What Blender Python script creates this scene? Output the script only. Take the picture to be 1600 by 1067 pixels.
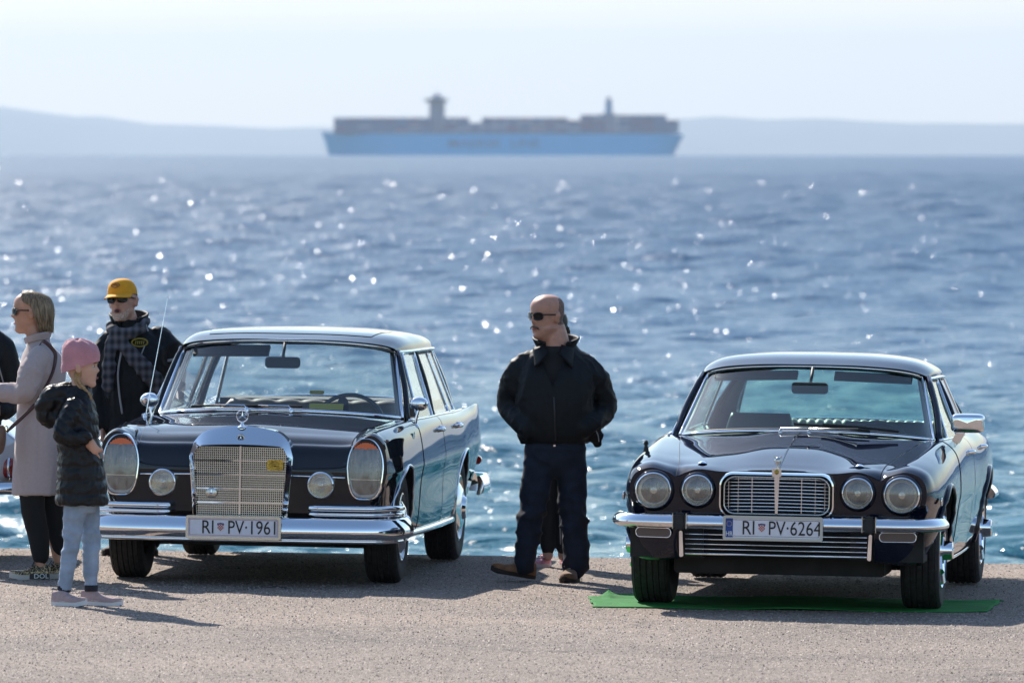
import bpy, bmesh, math, random
import numpy as np
from mathutils import Vector, Matrix, noise as mnoise

# ------------------------------------------------------------------ camera, sky, sun, exposure
scene = bpy.context.scene
for _o in list(bpy.data.objects):
    bpy.data.objects.remove(_o, do_unlink=True)
COL = scene.collection
R = math.radians
CAM_H = 2.48
cam_data = bpy.data.cameras.new('camera')
cam = bpy.data.objects.new('camera', cam_data)
COL.objects.link(cam)
cam.location = (0, 0, CAM_H)
cam.rotation_euler = (R(90) - 296.5 / 13333.0, 0, 0)
cam_data.lens = 300
cam_data.sensor_width = 36
cam_data.clip_start = 1.0
cam_data.clip_end = 80000
cam_data.dof.use_dof = True
cam_data.dof.focus_distance = 47.6
cam_data.dof.aperture_fstop = 7.0
scene.camera = cam

SUN_EL, SUN_AZ = R(36.5), R(-23)          # azimuth measured from the view direction (+Y), negative = left
world = bpy.data.worlds.new('World')
scene.world = world
world.use_nodes = True
wn = world.node_tree
wn.nodes.clear()
sky_node = wn.nodes.new('ShaderNodeTexSky')
sky_node.sky_type = 'NISHITA'
sky_node.sun_disc = False
sky_node.sun_elevation = SUN_EL
sky_node.sun_rotation = SUN_AZ
sky_node.air_density = 1.25
sky_node.dust_density = 0.45
sky_node.ozone_density = 3.0
bgn = wn.nodes.new('ShaderNodeBackground')
bgn.inputs['Strength'].default_value = 0.125
wo = wn.nodes.new('ShaderNodeOutputWorld')
wn.links.new(sky_node.outputs[0], bgn.inputs[0])
wn.links.new(bgn.outputs[0], wo.inputs[0])

sun_data = bpy.data.lights.new('sun', 'SUN')
sun_data.energy = 5.0
sun_data.angle = R(0.53)
sun_data.color = (1.0, 0.93, 0.83)
sun = bpy.data.objects.new('sun', sun_data)
COL.objects.link(sun)
SUN_DIR = Vector((math.sin(SUN_AZ) * math.cos(SUN_EL), math.cos(SUN_AZ) * math.cos(SUN_EL), math.sin(SUN_EL)))
sun.rotation_euler = SUN_DIR.to_track_quat('Z', 'Y').to_euler()

vs = scene.view_settings
vs.view_transform = 'Standard'
vs.look = 'None'
vs.gamma = 1.0
vs.use_curve_mapping = False
vs.exposure = 0.60
scene.cycles.use_denoising = True
scene.cycles.max_bounces = 8
scene.cycles.diffuse_bounces = 2
scene.cycles.glossy_bounces = 4
scene.cycles.transparent_max_bounces = 16
scene.cycles.volume_bounces = 0
scene.cycles.caustics_reflective = False
scene.cycles.caustics_refractive = False

# ------------------------------------------------------------------ materials
MATS = {}

def mat(name, color=(0.5, 0.5, 0.5), rough=0.5, metal=0.0, coat=0.0, coat_rough=0.03, spec=0.5, emit=None,
        noise=None, bump=None, ior=None, sheen=0.0, aniso=None):
    """noise = (scale, amount): colour mottling; bump = (scale, strength, distance)"""
    if name in MATS:
        return MATS[name]
    m = bpy.data.materials.new(name)
    m.use_nodes = True
    nt = m.node_tree
    b = nt.nodes['Principled BSDF']
    b.inputs['Base Color'].default_value = (*color, 1)
    b.inputs['Roughness'].default_value = rough
    b.inputs['Metallic'].default_value = metal
    b.inputs['Coat Weight'].default_value = coat
    b.inputs['Coat Roughness'].default_value = coat_rough
    b.inputs['Coat IOR'].default_value = 1.5
    b.inputs['Specular IOR Level'].default_value = spec
    if sheen:
        b.inputs['Sheen Weight'].default_value = sheen
        b.inputs['Sheen Roughness'].default_value = 0.4
    if ior:
        b.inputs['IOR'].default_value = ior
    tc = nt.nodes.new('ShaderNodeTexCoord')
    if noise:
        n = nt.nodes.new('ShaderNodeTexNoise')
        n.inputs['Scale'].default_value = noise[0]
        n.inputs['Detail'].default_value = 5
        nt.links.new(tc.outputs['Object'], n.inputs['Vector'])
        mp = nt.nodes.new('ShaderNodeMapRange')
        mp.inputs['To Min'].default_value = 1 - noise[1]
        mp.inputs['To Max'].default_value = 1 + noise[1]
        mp.inputs['From Min'].default_value = 0.3
        mp.inputs['From Max'].default_value = 0.7
        nt.links.new(n.outputs[0], mp.inputs[0])
        mx = nt.nodes.new('ShaderNodeVectorMath')
        mx.operation = 'SCALE'
        mx.inputs[0].default_value = color
        nt.links.new(mp.outputs[0], mx.inputs['Scale'])
        nt.links.new(mx.outputs[0], b.inputs['Base Color'])
    if bump:
        n2 = nt.nodes.new('ShaderNodeTexNoise')
        n2.inputs['Scale'].default_value = bump[0]
        n2.inputs['Detail'].default_value = 4
        nt.links.new(tc.outputs['Object'], n2.inputs['Vector'])
        bp = nt.nodes.new('ShaderNodeBump')
        bp.inputs['Strength'].default_value = bump[1]
        bp.inputs['Distance'].default_value = bump[2]
        nt.links.new(n2.outputs[0], bp.inputs['Height'])
        nt.links.new(bp.outputs[0], b.inputs['Normal'])
    MATS[name] = m
    return m

def glass_mat(name, tint=(0.9, 0.95, 0.93), refl=1.0, base=0.07, rough=0.01, frost=None):
    if name in MATS:
        return MATS[name]
    m = bpy.data.materials.new(name)
    m.use_nodes = True
    nt = m.node_tree
    nt.nodes.clear()
    out = nt.nodes.new('ShaderNodeOutputMaterial')
    tr = nt.nodes.new('ShaderNodeBsdfTransparent')
    tr.inputs[0].default_value = (*tint, 1)
    gl = nt.nodes.new('ShaderNodeBsdfGlossy')
    gl.inputs['Roughness'].default_value = rough
    gl.inputs[0].default_value = (refl, refl, refl, 1)
    lw = nt.nodes.new('ShaderNodeLayerWeight')
    pw = nt.nodes.new('ShaderNodeMath'); pw.operation = 'POWER'; pw.inputs[1].default_value = 5.0
    nt.links.new(lw.outputs['Facing'], pw.inputs[0])
    fr = nt.nodes.new('ShaderNodeMath'); fr.operation = 'MULTIPLY_ADD'; fr.inputs[1].default_value = 1 - base; fr.inputs[2].default_value = base
    nt.links.new(pw.outputs[0], fr.inputs[0])
    lw.inputs['Blend'].default_value = 0.5
    mx = nt.nodes.new('ShaderNodeMixShader')
    nt.links.new(fr.outputs[0], mx.inputs[0])
    nt.links.new(tr.outputs[0], mx.inputs[1])
    nt.links.new(gl.outputs[0], mx.inputs[2])
    last = mx
    if frost:
        df = nt.nodes.new('ShaderNodeBsdfDiffuse'); df.inputs[0].default_value = (*frost[:3], 1)
        m2 = nt.nodes.new('ShaderNodeMixShader'); m2.inputs[0].default_value = frost[3]
        nt.links.new(mx.outputs[0], m2.inputs[1]); nt.links.new(df.outputs[0], m2.inputs[2])
        tcd = nt.nodes.new('ShaderNodeTexCoord'); mpg = nt.nodes.new('ShaderNodeMapping'); mpg.inputs['Scale'].default_value = (1.0, 1.0, 0.28)
        nzz = nt.nodes.new('ShaderNodeTexNoise'); nzz.inputs['Scale'].default_value = 48; nzz.inputs['Detail'].default_value = 4
        mrr = nt.nodes.new('ShaderNodeMapRange'); mrr.inputs['From Min'].default_value = 0.32; mrr.inputs['From Max'].default_value = 0.68; mrr.inputs['To Min'].default_value = 0.05; mrr.inputs['To Max'].default_value = frost[3]
        nt.links.new(tcd.outputs['Object'], mpg.inputs[0]); nt.links.new(mpg.outputs[0], nzz.inputs['Vector']); nt.links.new(nzz.outputs[0], mrr.inputs[0]); nt.links.new(mrr.outputs[0], m2.inputs[0])
        last = m2
    nt.links.new(last.outputs[0], out.inputs[0])
    MATS[name] = m
    return m

# ------------------------------------------------------------------ mesh helpers
class MB:
    """collects vertices and faces of one mesh"""
    def __init__(self):
        self.v, self.f, self.mi = [], [], []
        self.cur = 0

    def add(self, verts, faces):
        o = len(self.v)
        self.v += [tuple(p) for p in verts]
        self.f += [tuple(i + o for i in f) for f in faces]
        self.mi += [self.cur] * len(faces)
        return self

    def box(self, c, s, rot=None):
        cx, cy, cz = c
        hx, hy, hz = s[0] / 2, s[1] / 2, s[2] / 2
        vs_ = [Vector((sx * hx, sy * hy, sz * hz)) for sx in (-1, 1) for sy in (-1, 1) for sz in (-1, 1)]
        if rot is not None:
            vs_ = [rot @ p for p in vs_]
        vs_ = [(p.x + cx, p.y + cy, p.z + cz) for p in vs_]
        return self.add(vs_, [(0, 1, 3, 2), (4, 6, 7, 5), (0, 4, 5, 1), (2, 3, 7, 6), (0, 2, 6, 4), (1, 5, 7, 3)])

    def tube(self, pts, r, n=8, closed=False, cap=True, flat=None, up=None):
        """r: number or list; flat: ratio of second radius; up: reference for the section"""
        pts = [Vector(p) for p in pts]
        N = len(pts)
        rr = r if hasattr(r, '__len__') else [r] * N
        vs_, fs = [], []
        prev = None
        for i, p in enumerate(pts):
            if closed:
                t = pts[(i + 1) % N] - pts[i - 1]
            else:
                t = pts[min(i + 1, N - 1)] - pts[max(i - 1, 0)]
            t = t.normalized() if t.length > 1e-9 else Vector((0, 0, 1))
            if up is not None:
                u = Vector(up)
            elif prev is not None:
                u = prev
            else:
                u = Vector((0, 0, 1)) if abs(t.z) < 0.9 else Vector((1, 0, 0))
            a = u - t * u.dot(t)
            a = a.normalized() if a.length > 1e-6 else t.orthogonal().normalized()
            prev = a
            b = t.cross(a)
            fl = flat if flat is not None else 1.0
            for k in range(n):
                an = 2 * math.pi * k / n
                vs_.append(p + a * (math.cos(an) * rr[i]) + b * (math.sin(an) * rr[i] * fl))
        M = N if closed else N - 1
        for i in range(M):
            j = (i + 1) % N
            for k in range(n):
                k2 = (k + 1) % n
                fs.append((i * n + k, i * n + k2, j * n + k2, j * n + k))
        if cap and not closed:
            fs.append(tuple(range(n - 1, -1, -1)))
            fs.append(tuple((N - 1) * n + k for k in range(n)))
        return self.add(vs_, fs)

    def lathe(self, prof, n=32, origin=(0, 0, 0), axis='y', cap0=False, cap1=False):
        """prof: list of (radius, height along axis)"""
        vs_, fs = [], []
        for (r_, h) in prof:
            for k in range(n):
                a = 2 * math.pi * k / n
                c, s = r_ * math.cos(a), r_ * math.sin(a)
                p = {'y': (c, h, s), 'x': (h, c, s), 'z': (c, s, h)}[axis]
                vs_.append((p[0] + origin[0], p[1] + origin[1], p[2] + origin[2]))
        for i in range(len(prof) - 1):
            for k in range(n):
                k2 = (k + 1) % n
                fs.append((i * n + k, i * n + k2, (i + 1) * n + k2, (i + 1) * n + k))
        if cap0:
            fs.append(tuple(range(n)))
        if cap1:
            fs.append(tuple((len(prof) - 1) * n + k for k in range(n - 1, -1, -1)))
        return self.add(vs_, fs)

    def grid(self, fn, nu, nv, closed_u=False):
        """fn(i/nu, j/nv) -> point"""
        vs_, fs = [], []
        cu = nu if closed_u else nu + 1
        for j in range(nv + 1):
            for i in range(cu):
                vs_.append(tuple(fn(i / nu, j / nv)))
        for j in range(nv):
            for i in range(nu):
                i2 = (i + 1) % cu
                fs.append((j * cu + i, j * cu + i2, (j + 1) * cu + i2, (j + 1) * cu + i))
        return self.add(vs_, fs)

    def prism(self, outline, d0, d1, axis='y'):
        """extruded polygon; outline in the plane normal to axis: y -> (x,z); x -> (y,z); z -> (x,y)"""
        def P(p, d):
            return {'y': (p[0], d, p[1]), 'x': (d, p[0], p[1]), 'z': (p[0], p[1], d)}[axis]
        n = len(outline)
        vs_ = [P(p, d0) for p in outline] + [P(p, d1) for p in outline]
        fs = [tuple(range(n)), tuple(range(2 * n - 1, n - 1, -1))]
        fs += [(i, (i + 1) % n, n + (i + 1) % n, n + i) for i in range(n)]
        return self.add(vs_, fs)

    def build(self, name, mats, parent=None, smooth=35, bevel=0.0, fix=True, subsurf=0):
        me = bpy.data.meshes.new(name)
        me.from_pydata(self.v, [], self.f)
        if not isinstance(mats, (list, tuple)):
            mats = [mats]
        for m in mats:
            me.materials.append(m)
        if len(mats) > 1:
            me.polygons.foreach_set('material_index', self.mi)
        bm = bmesh.new()
        bm.from_mesh(me)
        if fix:
            bmesh.ops.recalc_face_normals(bm, faces=bm.faces)
        if bevel:
            eds = [e for e in bm.edges if len(e.link_faces) == 2 and e.calc_face_angle(0) > R(30)]
            bmesh.ops.bevel(bm, geom=eds, offset=bevel, segments=2, affect='EDGES', clamp_overlap=True)
        bm.to_mesh(me)
        bm.free()
        if smooth:
            me.polygons.foreach_set('use_smooth', [True] * len(me.polygons))
            if smooth < 180:
                me.set_sharp_from_angle(angle=R(smooth))
        o = bpy.data.objects.new(name, me)
        COL.objects.link(o)
        if parent is not None:
            o.parent = parent
        if subsurf:
            md = o.modifiers.new('sub', 'SUBSURF')
            md.levels = md.render_levels = subsurf
        return o

def tag(o, label=None, cat=None, group=None, kind=None):
    if label: o['label'] = label
    if cat: o['category'] = cat
    if group: o['group'] = group
    if kind: o['kind'] = kind
    return o

def empty(name, loc=(0, 0, 0), rot=(0, 0, 0)):
    o = bpy.data.objects.new(name, None)
    o.empty_display_size = 0.2
    o.location = loc
    o.rotation_euler = rot
    COL.objects.link(o)
    return o

def cr(p0, p1, p2, p3, t):
    """Catmull-Rom on tuples"""
    t2, t3 = t * t, t * t * t
    return tuple(0.5 * (2 * b + (c - a) * t + (2 * a - 5 * b + 4 * c - d) * t2 + (3 * b - a - 3 * c + d) * t3)
                 for a, b, c, d in zip(p0, p1, p2, p3))

def spl(pts, t):
    """point on an open Catmull-Rom spline, t in 0..1"""
    n = len(pts) - 1
    x = min(max(t, 0.0), 1.0) * n
    i = min(int(x), n - 1)
    f = x - i
    g = lambda k: pts[min(max(k, 0), n)]
    p0 = g(i - 1) if i > 0 else tuple(2 * a - b for a, b in zip(pts[0], pts[1]))
    p3 = g(i + 2) if i < n - 1 else tuple(2 * a - b for a, b in zip(pts[n], pts[n - 1]))
    return cr(p0, g(i), g(i + 1), p3, f)

def curve(pts, n):
    return [spl(pts, i / n) for i in range(n + 1)]

def text_mesh(s, size, name, m, parent, loc, rot=(math.pi / 2, 0, 0), sx=1.0, depth=0.002, bold=0.0, align='CENTER'):
    cu = bpy.data.curves.new('t', 'FONT')
    cu.body = s
    cu.size = size
    cu.extrude = depth
    cu.offset = bold
    cu.align_x = align
    cu.align_y = 'CENTER'
    cu.resolution_u = 4
    o = bpy.data.objects.new('t', cu)
    COL.objects.link(o)
    dg = bpy.context.evaluated_depsgraph_get()
    dg.update()
    me = bpy.data.meshes.new_from_object(o.evaluated_get(dg))
    bpy.data.objects.remove(o)
    me.materials.clear()
    me.materials.append(m)
    mtx = Matrix.Translation(loc) @ Matrix.Rotation(rot[2], 4, 'Z') @ Matrix.Rotation(rot[1], 4, 'Y') @ Matrix.Rotation(rot[0], 4, 'X') @ Matrix.Diagonal((sx, 1, 1, 1))
    me.transform(mtx)
    r = bpy.data.objects.new(name, me)
    COL.objects.link(r)
    if parent is not None:
        r.parent = parent
    return r

# ------------------------------------------------------------------ setting
QUAY_Y = 52.4
SEA_Z = -1.6

def ground_z(x):
    return -0.128 * math.tanh(x / 8.0)

def make_ground():
    xs = sorted(set([-3000, -800, -200, -80, -40, -25] + [i * 1.0 for i in range(-18, 19)] + [25, 40, 80, 200, 800, 3000]))
    ys = [-3000, -800, -200, -60, 0, 20, 36] + [38 + i * 0.9 for i in range(16)] + [QUAY_Y - 0.06, QUAY_Y - 0.015, QUAY_Y]
    vs_, fs = [], []
    for y in ys:
        for x in xs:
            z = ground_z(x)
            if y == QUAY_Y: z -= 0.03
            elif y > QUAY_Y - 0.03: z -= 0.008
            vs_.append((x, y, z))
    for x in xs:
        vs_.append((x, QUAY_Y + 0.01, -3.0))
    n = len(xs)
    for j in range(len(ys)):
        for i in range(n - 1):
            fs.append((j * n + i, j * n + i + 1, (j + 1) * n + i + 1, (j + 1) * n + i))
    m = bpy.data.materials.new('asphalt')
    m.use_nodes = True
    nt = m.node_tree
    b = nt.nodes['Principled BSDF']
    b.inputs['Roughness'].default_value = 0.85
    b.inputs['Specular IOR Level'].default_value = 0.3
    geo = nt.nodes.new('ShaderNodeNewGeometry')
    def tex(kind, scale, **k):
        t = nt.nodes.new(kind)
        t.inputs['Scale'].default_value = scale
        for kk, vv in k.items():
            t.inputs[kk].default_value = vv
        nt.links.new(geo.outputs['Position'], t.inputs['Vector'])
        return t
    def ramp(src, stops):
        r = nt.nodes.new('ShaderNodeValToRGB')
        e = r.color_ramp.elements
        e[0].position, e[0].color = stops[0][0], (*stops[0][1], 1)
        e[1].position, e[1].color = stops[1][0], (*stops[1][1], 1)
        for p, c in stops[2:]:
            q = e.new(p); q.color = (*c, 1)
        nt.links.new(src, r.inputs[0])
        return r
    def mix(kind, fac, a, c):
        x = nt.nodes.new('ShaderNodeMix')
        x.data_type = 'RGBA'
        x.blend_type = kind
        x.inputs['Factor'].default_value = fac
        nt.links.new(a, x.inputs['A'])
        nt.links.new(c, x.inputs['B'])
        return x.outputs['Result']
    vor = tex('ShaderNodeTexVoronoi', 60.0)
    stones = ramp(vor.outputs['Color'], [(0.0, (0.10, 0.085, 0.078)), (0.25, (0.245, 0.205, 0.185)), (0.7, (0.325, 0.275, 0.248)), (1.0, (0.48, 0.42, 0.38))])
    gaps = ramp(vor.outputs['Distance'], [(0.35, (1, 1, 1)), (0.75, (0.5, 0.48, 0.48))])
    c = mix('MULTIPLY', 1.0, stones.outputs[0], gaps.outputs[0])
    pit = tex('ShaderNodeTexNoise', 38.0, Detail=3.0)
    pits = ramp(pit.outputs[0], [(0.33, (0.25, 0.24, 0.25)), (0.41, (1, 1, 1))])
    c = mix('MULTIPLY', 1.0, c, pits.outputs[0])
    big = tex('ShaderNodeTexNoise', 0.55, Detail=6.0, Roughness=0.6)
    bigr = ramp(big.outputs[0], [(0.32, (0.74, 0.71, 0.68)), (0.68, (1.22, 1.13, 1.03))])
    c = mix('MULTIPLY', 1.0, c, bigr.outputs[0])
    # thin cracks: voronoi cell borders, broken up by noise
    wob = tex('ShaderNodeTexNoise', 1.7, Detail=5.0)
    add = nt.nodes.new('ShaderNodeVectorMath'); add.operation = 'MULTIPLY_ADD'
    nt.links.new(wob.outputs['Color'], add.inputs[0]); add.inputs[1].default_value = (1.6, 1.6, 0)
    nt.links.new(geo.outputs['Position'], add.inputs[2])
    cv = nt.nodes.new('ShaderNodeTexVoronoi'); cv.feature = 'DISTANCE_TO_EDGE'; cv.inputs['Scale'].default_value = 0.33
    nt.links.new(add.outputs[0], cv.inputs['Vector'])
    cvr = ramp(cv.outputs['Distance'], [(0.0, (1, 1, 1)), (0.011, (0, 0, 0))])
    gate = tex('ShaderNodeTexNoise', 0.9, Detail=3.0)
    gater = ramp(gate.outputs[0], [(0.44, (0, 0, 0)), (0.53, (0.95, 0.95, 0.95))])
    mul = nt.nodes.new('ShaderNodeMath'); mul.operation = 'MULTIPLY'
    nt.links.new(cvr.outputs[0], mul.inputs[0]); nt.links.new(gater.outputs[0], mul.inputs[1])
    x = nt.nodes.new('ShaderNodeMix'); x.data_type = 'RGBA'
    nt.links.new(mul.outputs[0], x.inputs['Factor']); nt.links.new(c, x.inputs['A'])
    x.inputs['B'].default_value = (0.06, 0.055, 0.05, 1)
    spx = nt.nodes.new('ShaderNodeSeparateXYZ'); nt.links.new(add.outputs[0], spx.inputs[0])
    def mth(op, p, q):
        r_ = nt.nodes.new('ShaderNodeMath'); r_.operation = op
        for i_, v_ in enumerate((p, q)):
            if isinstance(v_, (int, float)): r_.inputs[i_].default_value = v_
            else: nt.links.new(v_, r_.inputs[i_])
        return r_.outputs[0]
    dline = mth('SUBTRACT', mth('SUBTRACT', spx.outputs['Y'], mth('MULTIPLY', spx.outputs['X'], 0.62)), 44.9)
    seam = ramp(mth('ABSOLUTE', dline, 0), [(0.0, (0.42, 0.40, 0.38)), (0.10, (1, 1, 1))])
    patch = ramp(dline, [(0.0, (0.93, 0.92, 0.91)), (0.12, (1.03, 1.0, 0.97))])
    c2 = mix('MULTIPLY', 1.0, x.outputs['Result'], patch.outputs[0])
    c3 = mix('MULTIPLY', 0.55, c2, seam.outputs[0])
    nt.links.new(c3, b.inputs['Base Color'])
    hsum = nt.nodes.new('ShaderNodeMath'); hsum.operation = 'SUBTRACT'
    nt.links.new(pits.outputs[0], hsum.inputs[0]); nt.links.new(vor.outputs['Distance'], hsum.inputs[1])
    bp = nt.nodes.new('ShaderNodeBump')
    bp.inputs['Strength'].default_value = 0.6
    bp.inputs['Distance'].default_value = 0.006
    nt.links.new(hsum.outputs[0], bp.inputs['Height'])
    nt.links.new(bp.outputs[0], b.inputs['Normal'])
    mb = MB(); mb.add(vs_, fs)
    o = mb.build('ground', m, smooth=0)
    tag(o, kind='structure')

make_ground()

SPARKLE = ((0.015, 50, 95, 0.07), (0.024, 95, 190, 0.12), (0.045, 190, 420, 0.12), (0.10, 420, 1000, 0.10), (0.28, 1000, 9000, 0.045))

def make_sea():
    rng = np.random.default_rng(11)
    th = list(np.linspace(-0.082, 0.082, 190))
    th += list(np.linspace(0.082, 0.5, 76))[1:] + list(np.linspace(0.5, 1.545, 22))[1:]
    th = sorted(th + [-t for t in list(np.linspace(0.082, 0.4, 36))[1:] + list(np.linspace(0.4, 1.545, 22))[1:]])
    ys, y = [QUAY_Y - 0.15], QUAY_Y + 0.02
    dys = [0.2]
    while y < 9050:
        ys.append(y)
        d = 0.12 * (y / 53.0) if y < 1500 else 0.06 * y
        dys.append(d)
        y += d
    ys = np.array(ys); dys = np.array(dys)
    T, Yg = np.meshgrid(np.array(th), ys)
    X = np.tan(T) * Yg
    dth = np.gradient(np.array(th))
    sp = np.maximum(np.abs(dth)[None, :] * Yg / np.cos(T) ** 2, np.minimum(dys[:, None] * 1.0, 1e9))
    Z = np.zeros_like(X); DX = np.zeros_like(X); DY = np.zeros_like(X)
    lam = np.exp(rng.uniform(math.log(0.36), math.log(2.6), 90))
    for L in lam:
        k = 2 * math.pi / L
        wind = R(-68)                       # travelling direction: towards the quay and to the right
        a = wind + rng.normal(0, 0.55 + 0.35 * (L < 2.5))
        slope = 0.056 * (1.0 if L < 1.6 else (1.6 / L) ** 0.8)
        A = slope / k
        ph = rng.uniform(0, 2 * math.pi)
        arg = k * (math.cos(a) * X + math.sin(a) * Yg) + ph
        w = np.clip((L / np.maximum(sp, 1e-6) - 3.0) / 3.0, 0, 1)
        Z += A * w * np.sin(arg)
        DX += -A * w * 0.75 * math.cos(a) * -np.cos(arg)
        DY += -A * w * 0.75 * math.sin(a) * -np.cos(arg)
    # farther out only the longer waves are resolved
    for L in np.exp(rng.uniform(math.log(2.6), math.log(35.0), 90)):
        k = 2 * math.pi / L
        a = wind + rng.normal(0, 0.6)
        ratio = L / np.maximum(sp, 1e-6)
        w = np.clip((ratio - 2.5) / 1.5, 0, 1) * np.clip((9 - ratio) / 4.0, 0, 1) * np.clip((Yg - 120) / 80.0, 0, 1)
        Z += 0.046 * (1 - 0.5 * np.clip((Yg - 250) / 900, 0, 1)) / k * w * np.sin(k * (math.cos(a) * X + math.sin(a) * Yg) + rng.uniform(0, 6.28))
    near = np.clip((Yg - 53.2) / 2.0, 0, 1)
    Z = Z * near + SEA_Z
    DY *= near; DX *= near
    P = np.stack([X + DX, Yg + DY, Z], -1).reshape(-1, 3)
    nc, nr = len(th), len(ys)
    idx = np.arange(nr * nc).reshape(nr, nc)
    F = np.stack([idx[:-1, :-1], idx[:-1, 1:], idx[1:, 1:], idx[1:, :-1]], -1).reshape(-1, 4)
    me = bpy.data.meshes.new('sea')
    me.vertices.add(len(P)); me.vertices.foreach_set('co', P.ravel())
    me.loops.add(F.size); me.loops.foreach_set('vertex_index', F.ravel())
    me.polygons.add(len(F)); me.polygons.foreach_set('loop_start', np.arange(0, F.size, 4)); me.polygons.foreach_set('loop_total', np.full(len(F), 4))
    me.polygons.foreach_set('use_smooth', np.ones(len(F), bool))
    me.update(); me.validate()
    m = bpy.data.materials.new('sea_water')
    m.use_nodes = True
    nt = m.node_tree
    b = nt.nodes['Principled BSDF']
    b.inputs['Base Color'].default_value = (0.009, 0.062, 0.125, 1)
    b.inputs['Roughness'].default_value = 0.12
    b.inputs['IOR'].default_value = 1.30
    b.inputs['Specular IOR Level'].default_value = 0.26
    geo = nt.nodes.new('ShaderNodeNewGeometry')
    heights = []
    for sc_, st in ((0.9, 0.20), (3.2, 0.11), (9.0, 0.042)):
        n = nt.nodes.new('ShaderNodeTexNoise')
        n.inputs['Scale'].default_value = sc_
        n.inputs['Detail'].default_value = 2.5
        n.inputs['Distortion'].default_value = 0.4
        mpn = nt.nodes.new('ShaderNodeMapping')
        mpn.inputs['Rotation'].default_value = (0, 0, R(22))
        mpn.inputs['Scale'].default_value = (0.7, 1.3, 1)
        nt.links.new(geo.outputs['Position'], mpn.inputs[0])
        nt.links.new(mpn.outputs[0], n.inputs['Vector'])
        mm = nt.nodes.new('ShaderNodeMath'); mm.operation = 'MULTIPLY'; mm.inputs[1].default_value = st
        nt.links.new(n.outputs[0], mm.inputs[0])
        heights.append(mm)
    acc = heights[0]
    for h in heights[1:]:
        ad = nt.nodes.new('ShaderNodeMath'); ad.operation = 'ADD'
        nt.links.new(acc.outputs[0], ad.inputs[0]); nt.links.new(h.outputs[0], ad.inputs[1])
        acc = ad
    bp = nt.nodes.new('ShaderNodeBump')
    bp.inputs['Strength'].default_value = 1.0
    bp.inputs['Distance'].default_value = 1.0
    nt.links.new(acc.outputs[0], bp.inputs['Height'])
    L = nt.links.new
    def math_(op, a_, b_=None, clamp=False):
        q = nt.nodes.new('ShaderNodeMath'); q.operation = op; q.use_clamp = clamp
        for i_, v_ in enumerate((a_, b_)):
            if v_ is None: continue
            if isinstance(v_, (int, float)): q.inputs[i_].default_value = v_
            else: L(v_, q.inputs[i_])
        return q.outputs[0]
    sep = nt.nodes.new('ShaderNodeSeparateXYZ'); L(geo.outputs['Position'], sep.inputs[0])
    # unresolved wavelets: rougher water farther out
    far = nt.nodes.new('ShaderNodeMapRange'); far.interpolation_type = 'SMOOTHSTEP'
    L(math_('LOGARITHM', sep.outputs['Y'], 10.0), far.inputs[0])
    far.inputs['From Min'].default_value = 1.8; far.inputs['From Max'].default_value = 3.0
    far.inputs['To Min'].default_value = 0.16; far.inputs['To Max'].default_value = 0.44
    # wavelet facets that catch the sun
    nrm, msk = bp.outputs[0], None
    # glitter gathers in patches and thickens towards the sun's side
    side = nt.nodes.new('ShaderNodeMapRange'); L(math_('DIVIDE', sep.outputs['X'], sep.outputs['Y']), side.inputs[0])
    side.inputs['From Min'].default_value = -0.065; side.inputs['From Max'].default_value = 0.065; side.inputs['To Min'].default_value = 1.0; side.inputs['To Max'].default_value = 0.15
    pn = nt.nodes.new('ShaderNodeTexNoise'); pn.inputs['Scale'].default_value = 0.22; pn.inputs['Detail'].default_value = 3; L(geo.outputs['Position'], pn.inputs['Vector'])
    pr = nt.nodes.new('ShaderNodeMapRange'); pr.inputs['From Min'].default_value = 0.42; pr.inputs['From Max'].default_value = 0.66; pr.inputs['To Min'].default_value = 0.08; pr.inputs['To Max'].default_value = 1.0; L(pn.outputs[0], pr.inputs[0])
    glit = math_('MULTIPLY', side.outputs[0], pr.outputs[0])
    for cell, y0, y1, dens in SPARKLE:
        vo = nt.nodes.new('ShaderNodeTexVoronoi'); vo.inputs['Scale'].default_value = 1.0 / cell
        L(geo.outputs['Position'], vo.inputs['Vector'])
        sv = nt.nodes.new('ShaderNodeSeparateXYZ'); L(vo.outputs['Color'], sv.inputs[0])
        on = math_('GREATER_THAN', sv.outputs['Z'], math_('SUBTRACT', 1.0, math_('MULTIPLY', glit, dens)))
        on = math_('MULTIPLY', on, math_('GREATER_THAN', sep.outputs['Y'], y0))
        on = math_('MULTIPLY', on, math_('LESS_THAN', sep.outputs['Y'], y1))
        cm = nt.nodes.new('ShaderNodeCombineXYZ')
        L(math_('MULTIPLY', math_('SUBTRACT', sv.outputs['X'], 0.72), 1.1), cm.inputs[0])
        L(math_('MULTIPLY', math_('SUBTRACT', sv.outputs['Y'], 0.70), 1.1), cm.inputs[1])
        cm.inputs[2].default_value = 1.0
        nn = nt.nodes.new('ShaderNodeVectorMath'); nn.operation = 'NORMALIZE'; L(cm.outputs[0], nn.inputs[0])
        mx = nt.nodes.new('ShaderNodeMix'); mx.data_type = 'VECTOR'
        L(on, mx.inputs['Factor']); L(nrm, mx.inputs['A']); L(nn.outputs[0], mx.inputs['B'])
        nrm = mx.outputs['Result']
        msk = on if msk is None else math_('MAXIMUM', msk, on)
    L(nrm, b.inputs['Normal'])
    # clearer, greener shallows along the quay
    shal = nt.nodes.new('ShaderNodeMapRange'); L(sep.outputs['Y'], shal.inputs[0])
    shal.inputs['From Min'].default_value = 55; shal.inputs['From Max'].default_value = 170
    mc = nt.nodes.new('ShaderNodeMix'); mc.data_type = 'RGBA'; L(shal.outputs[0], mc.inputs['Factor'])
    mc.inputs['A'].default_value = (0.008, 0.125, 0.150, 1); mc.inputs['B'].default_value = (0.005, 0.060, 0.140, 1)
    L(mc.outputs['Result'], b.inputs['Base Color'])
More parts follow.
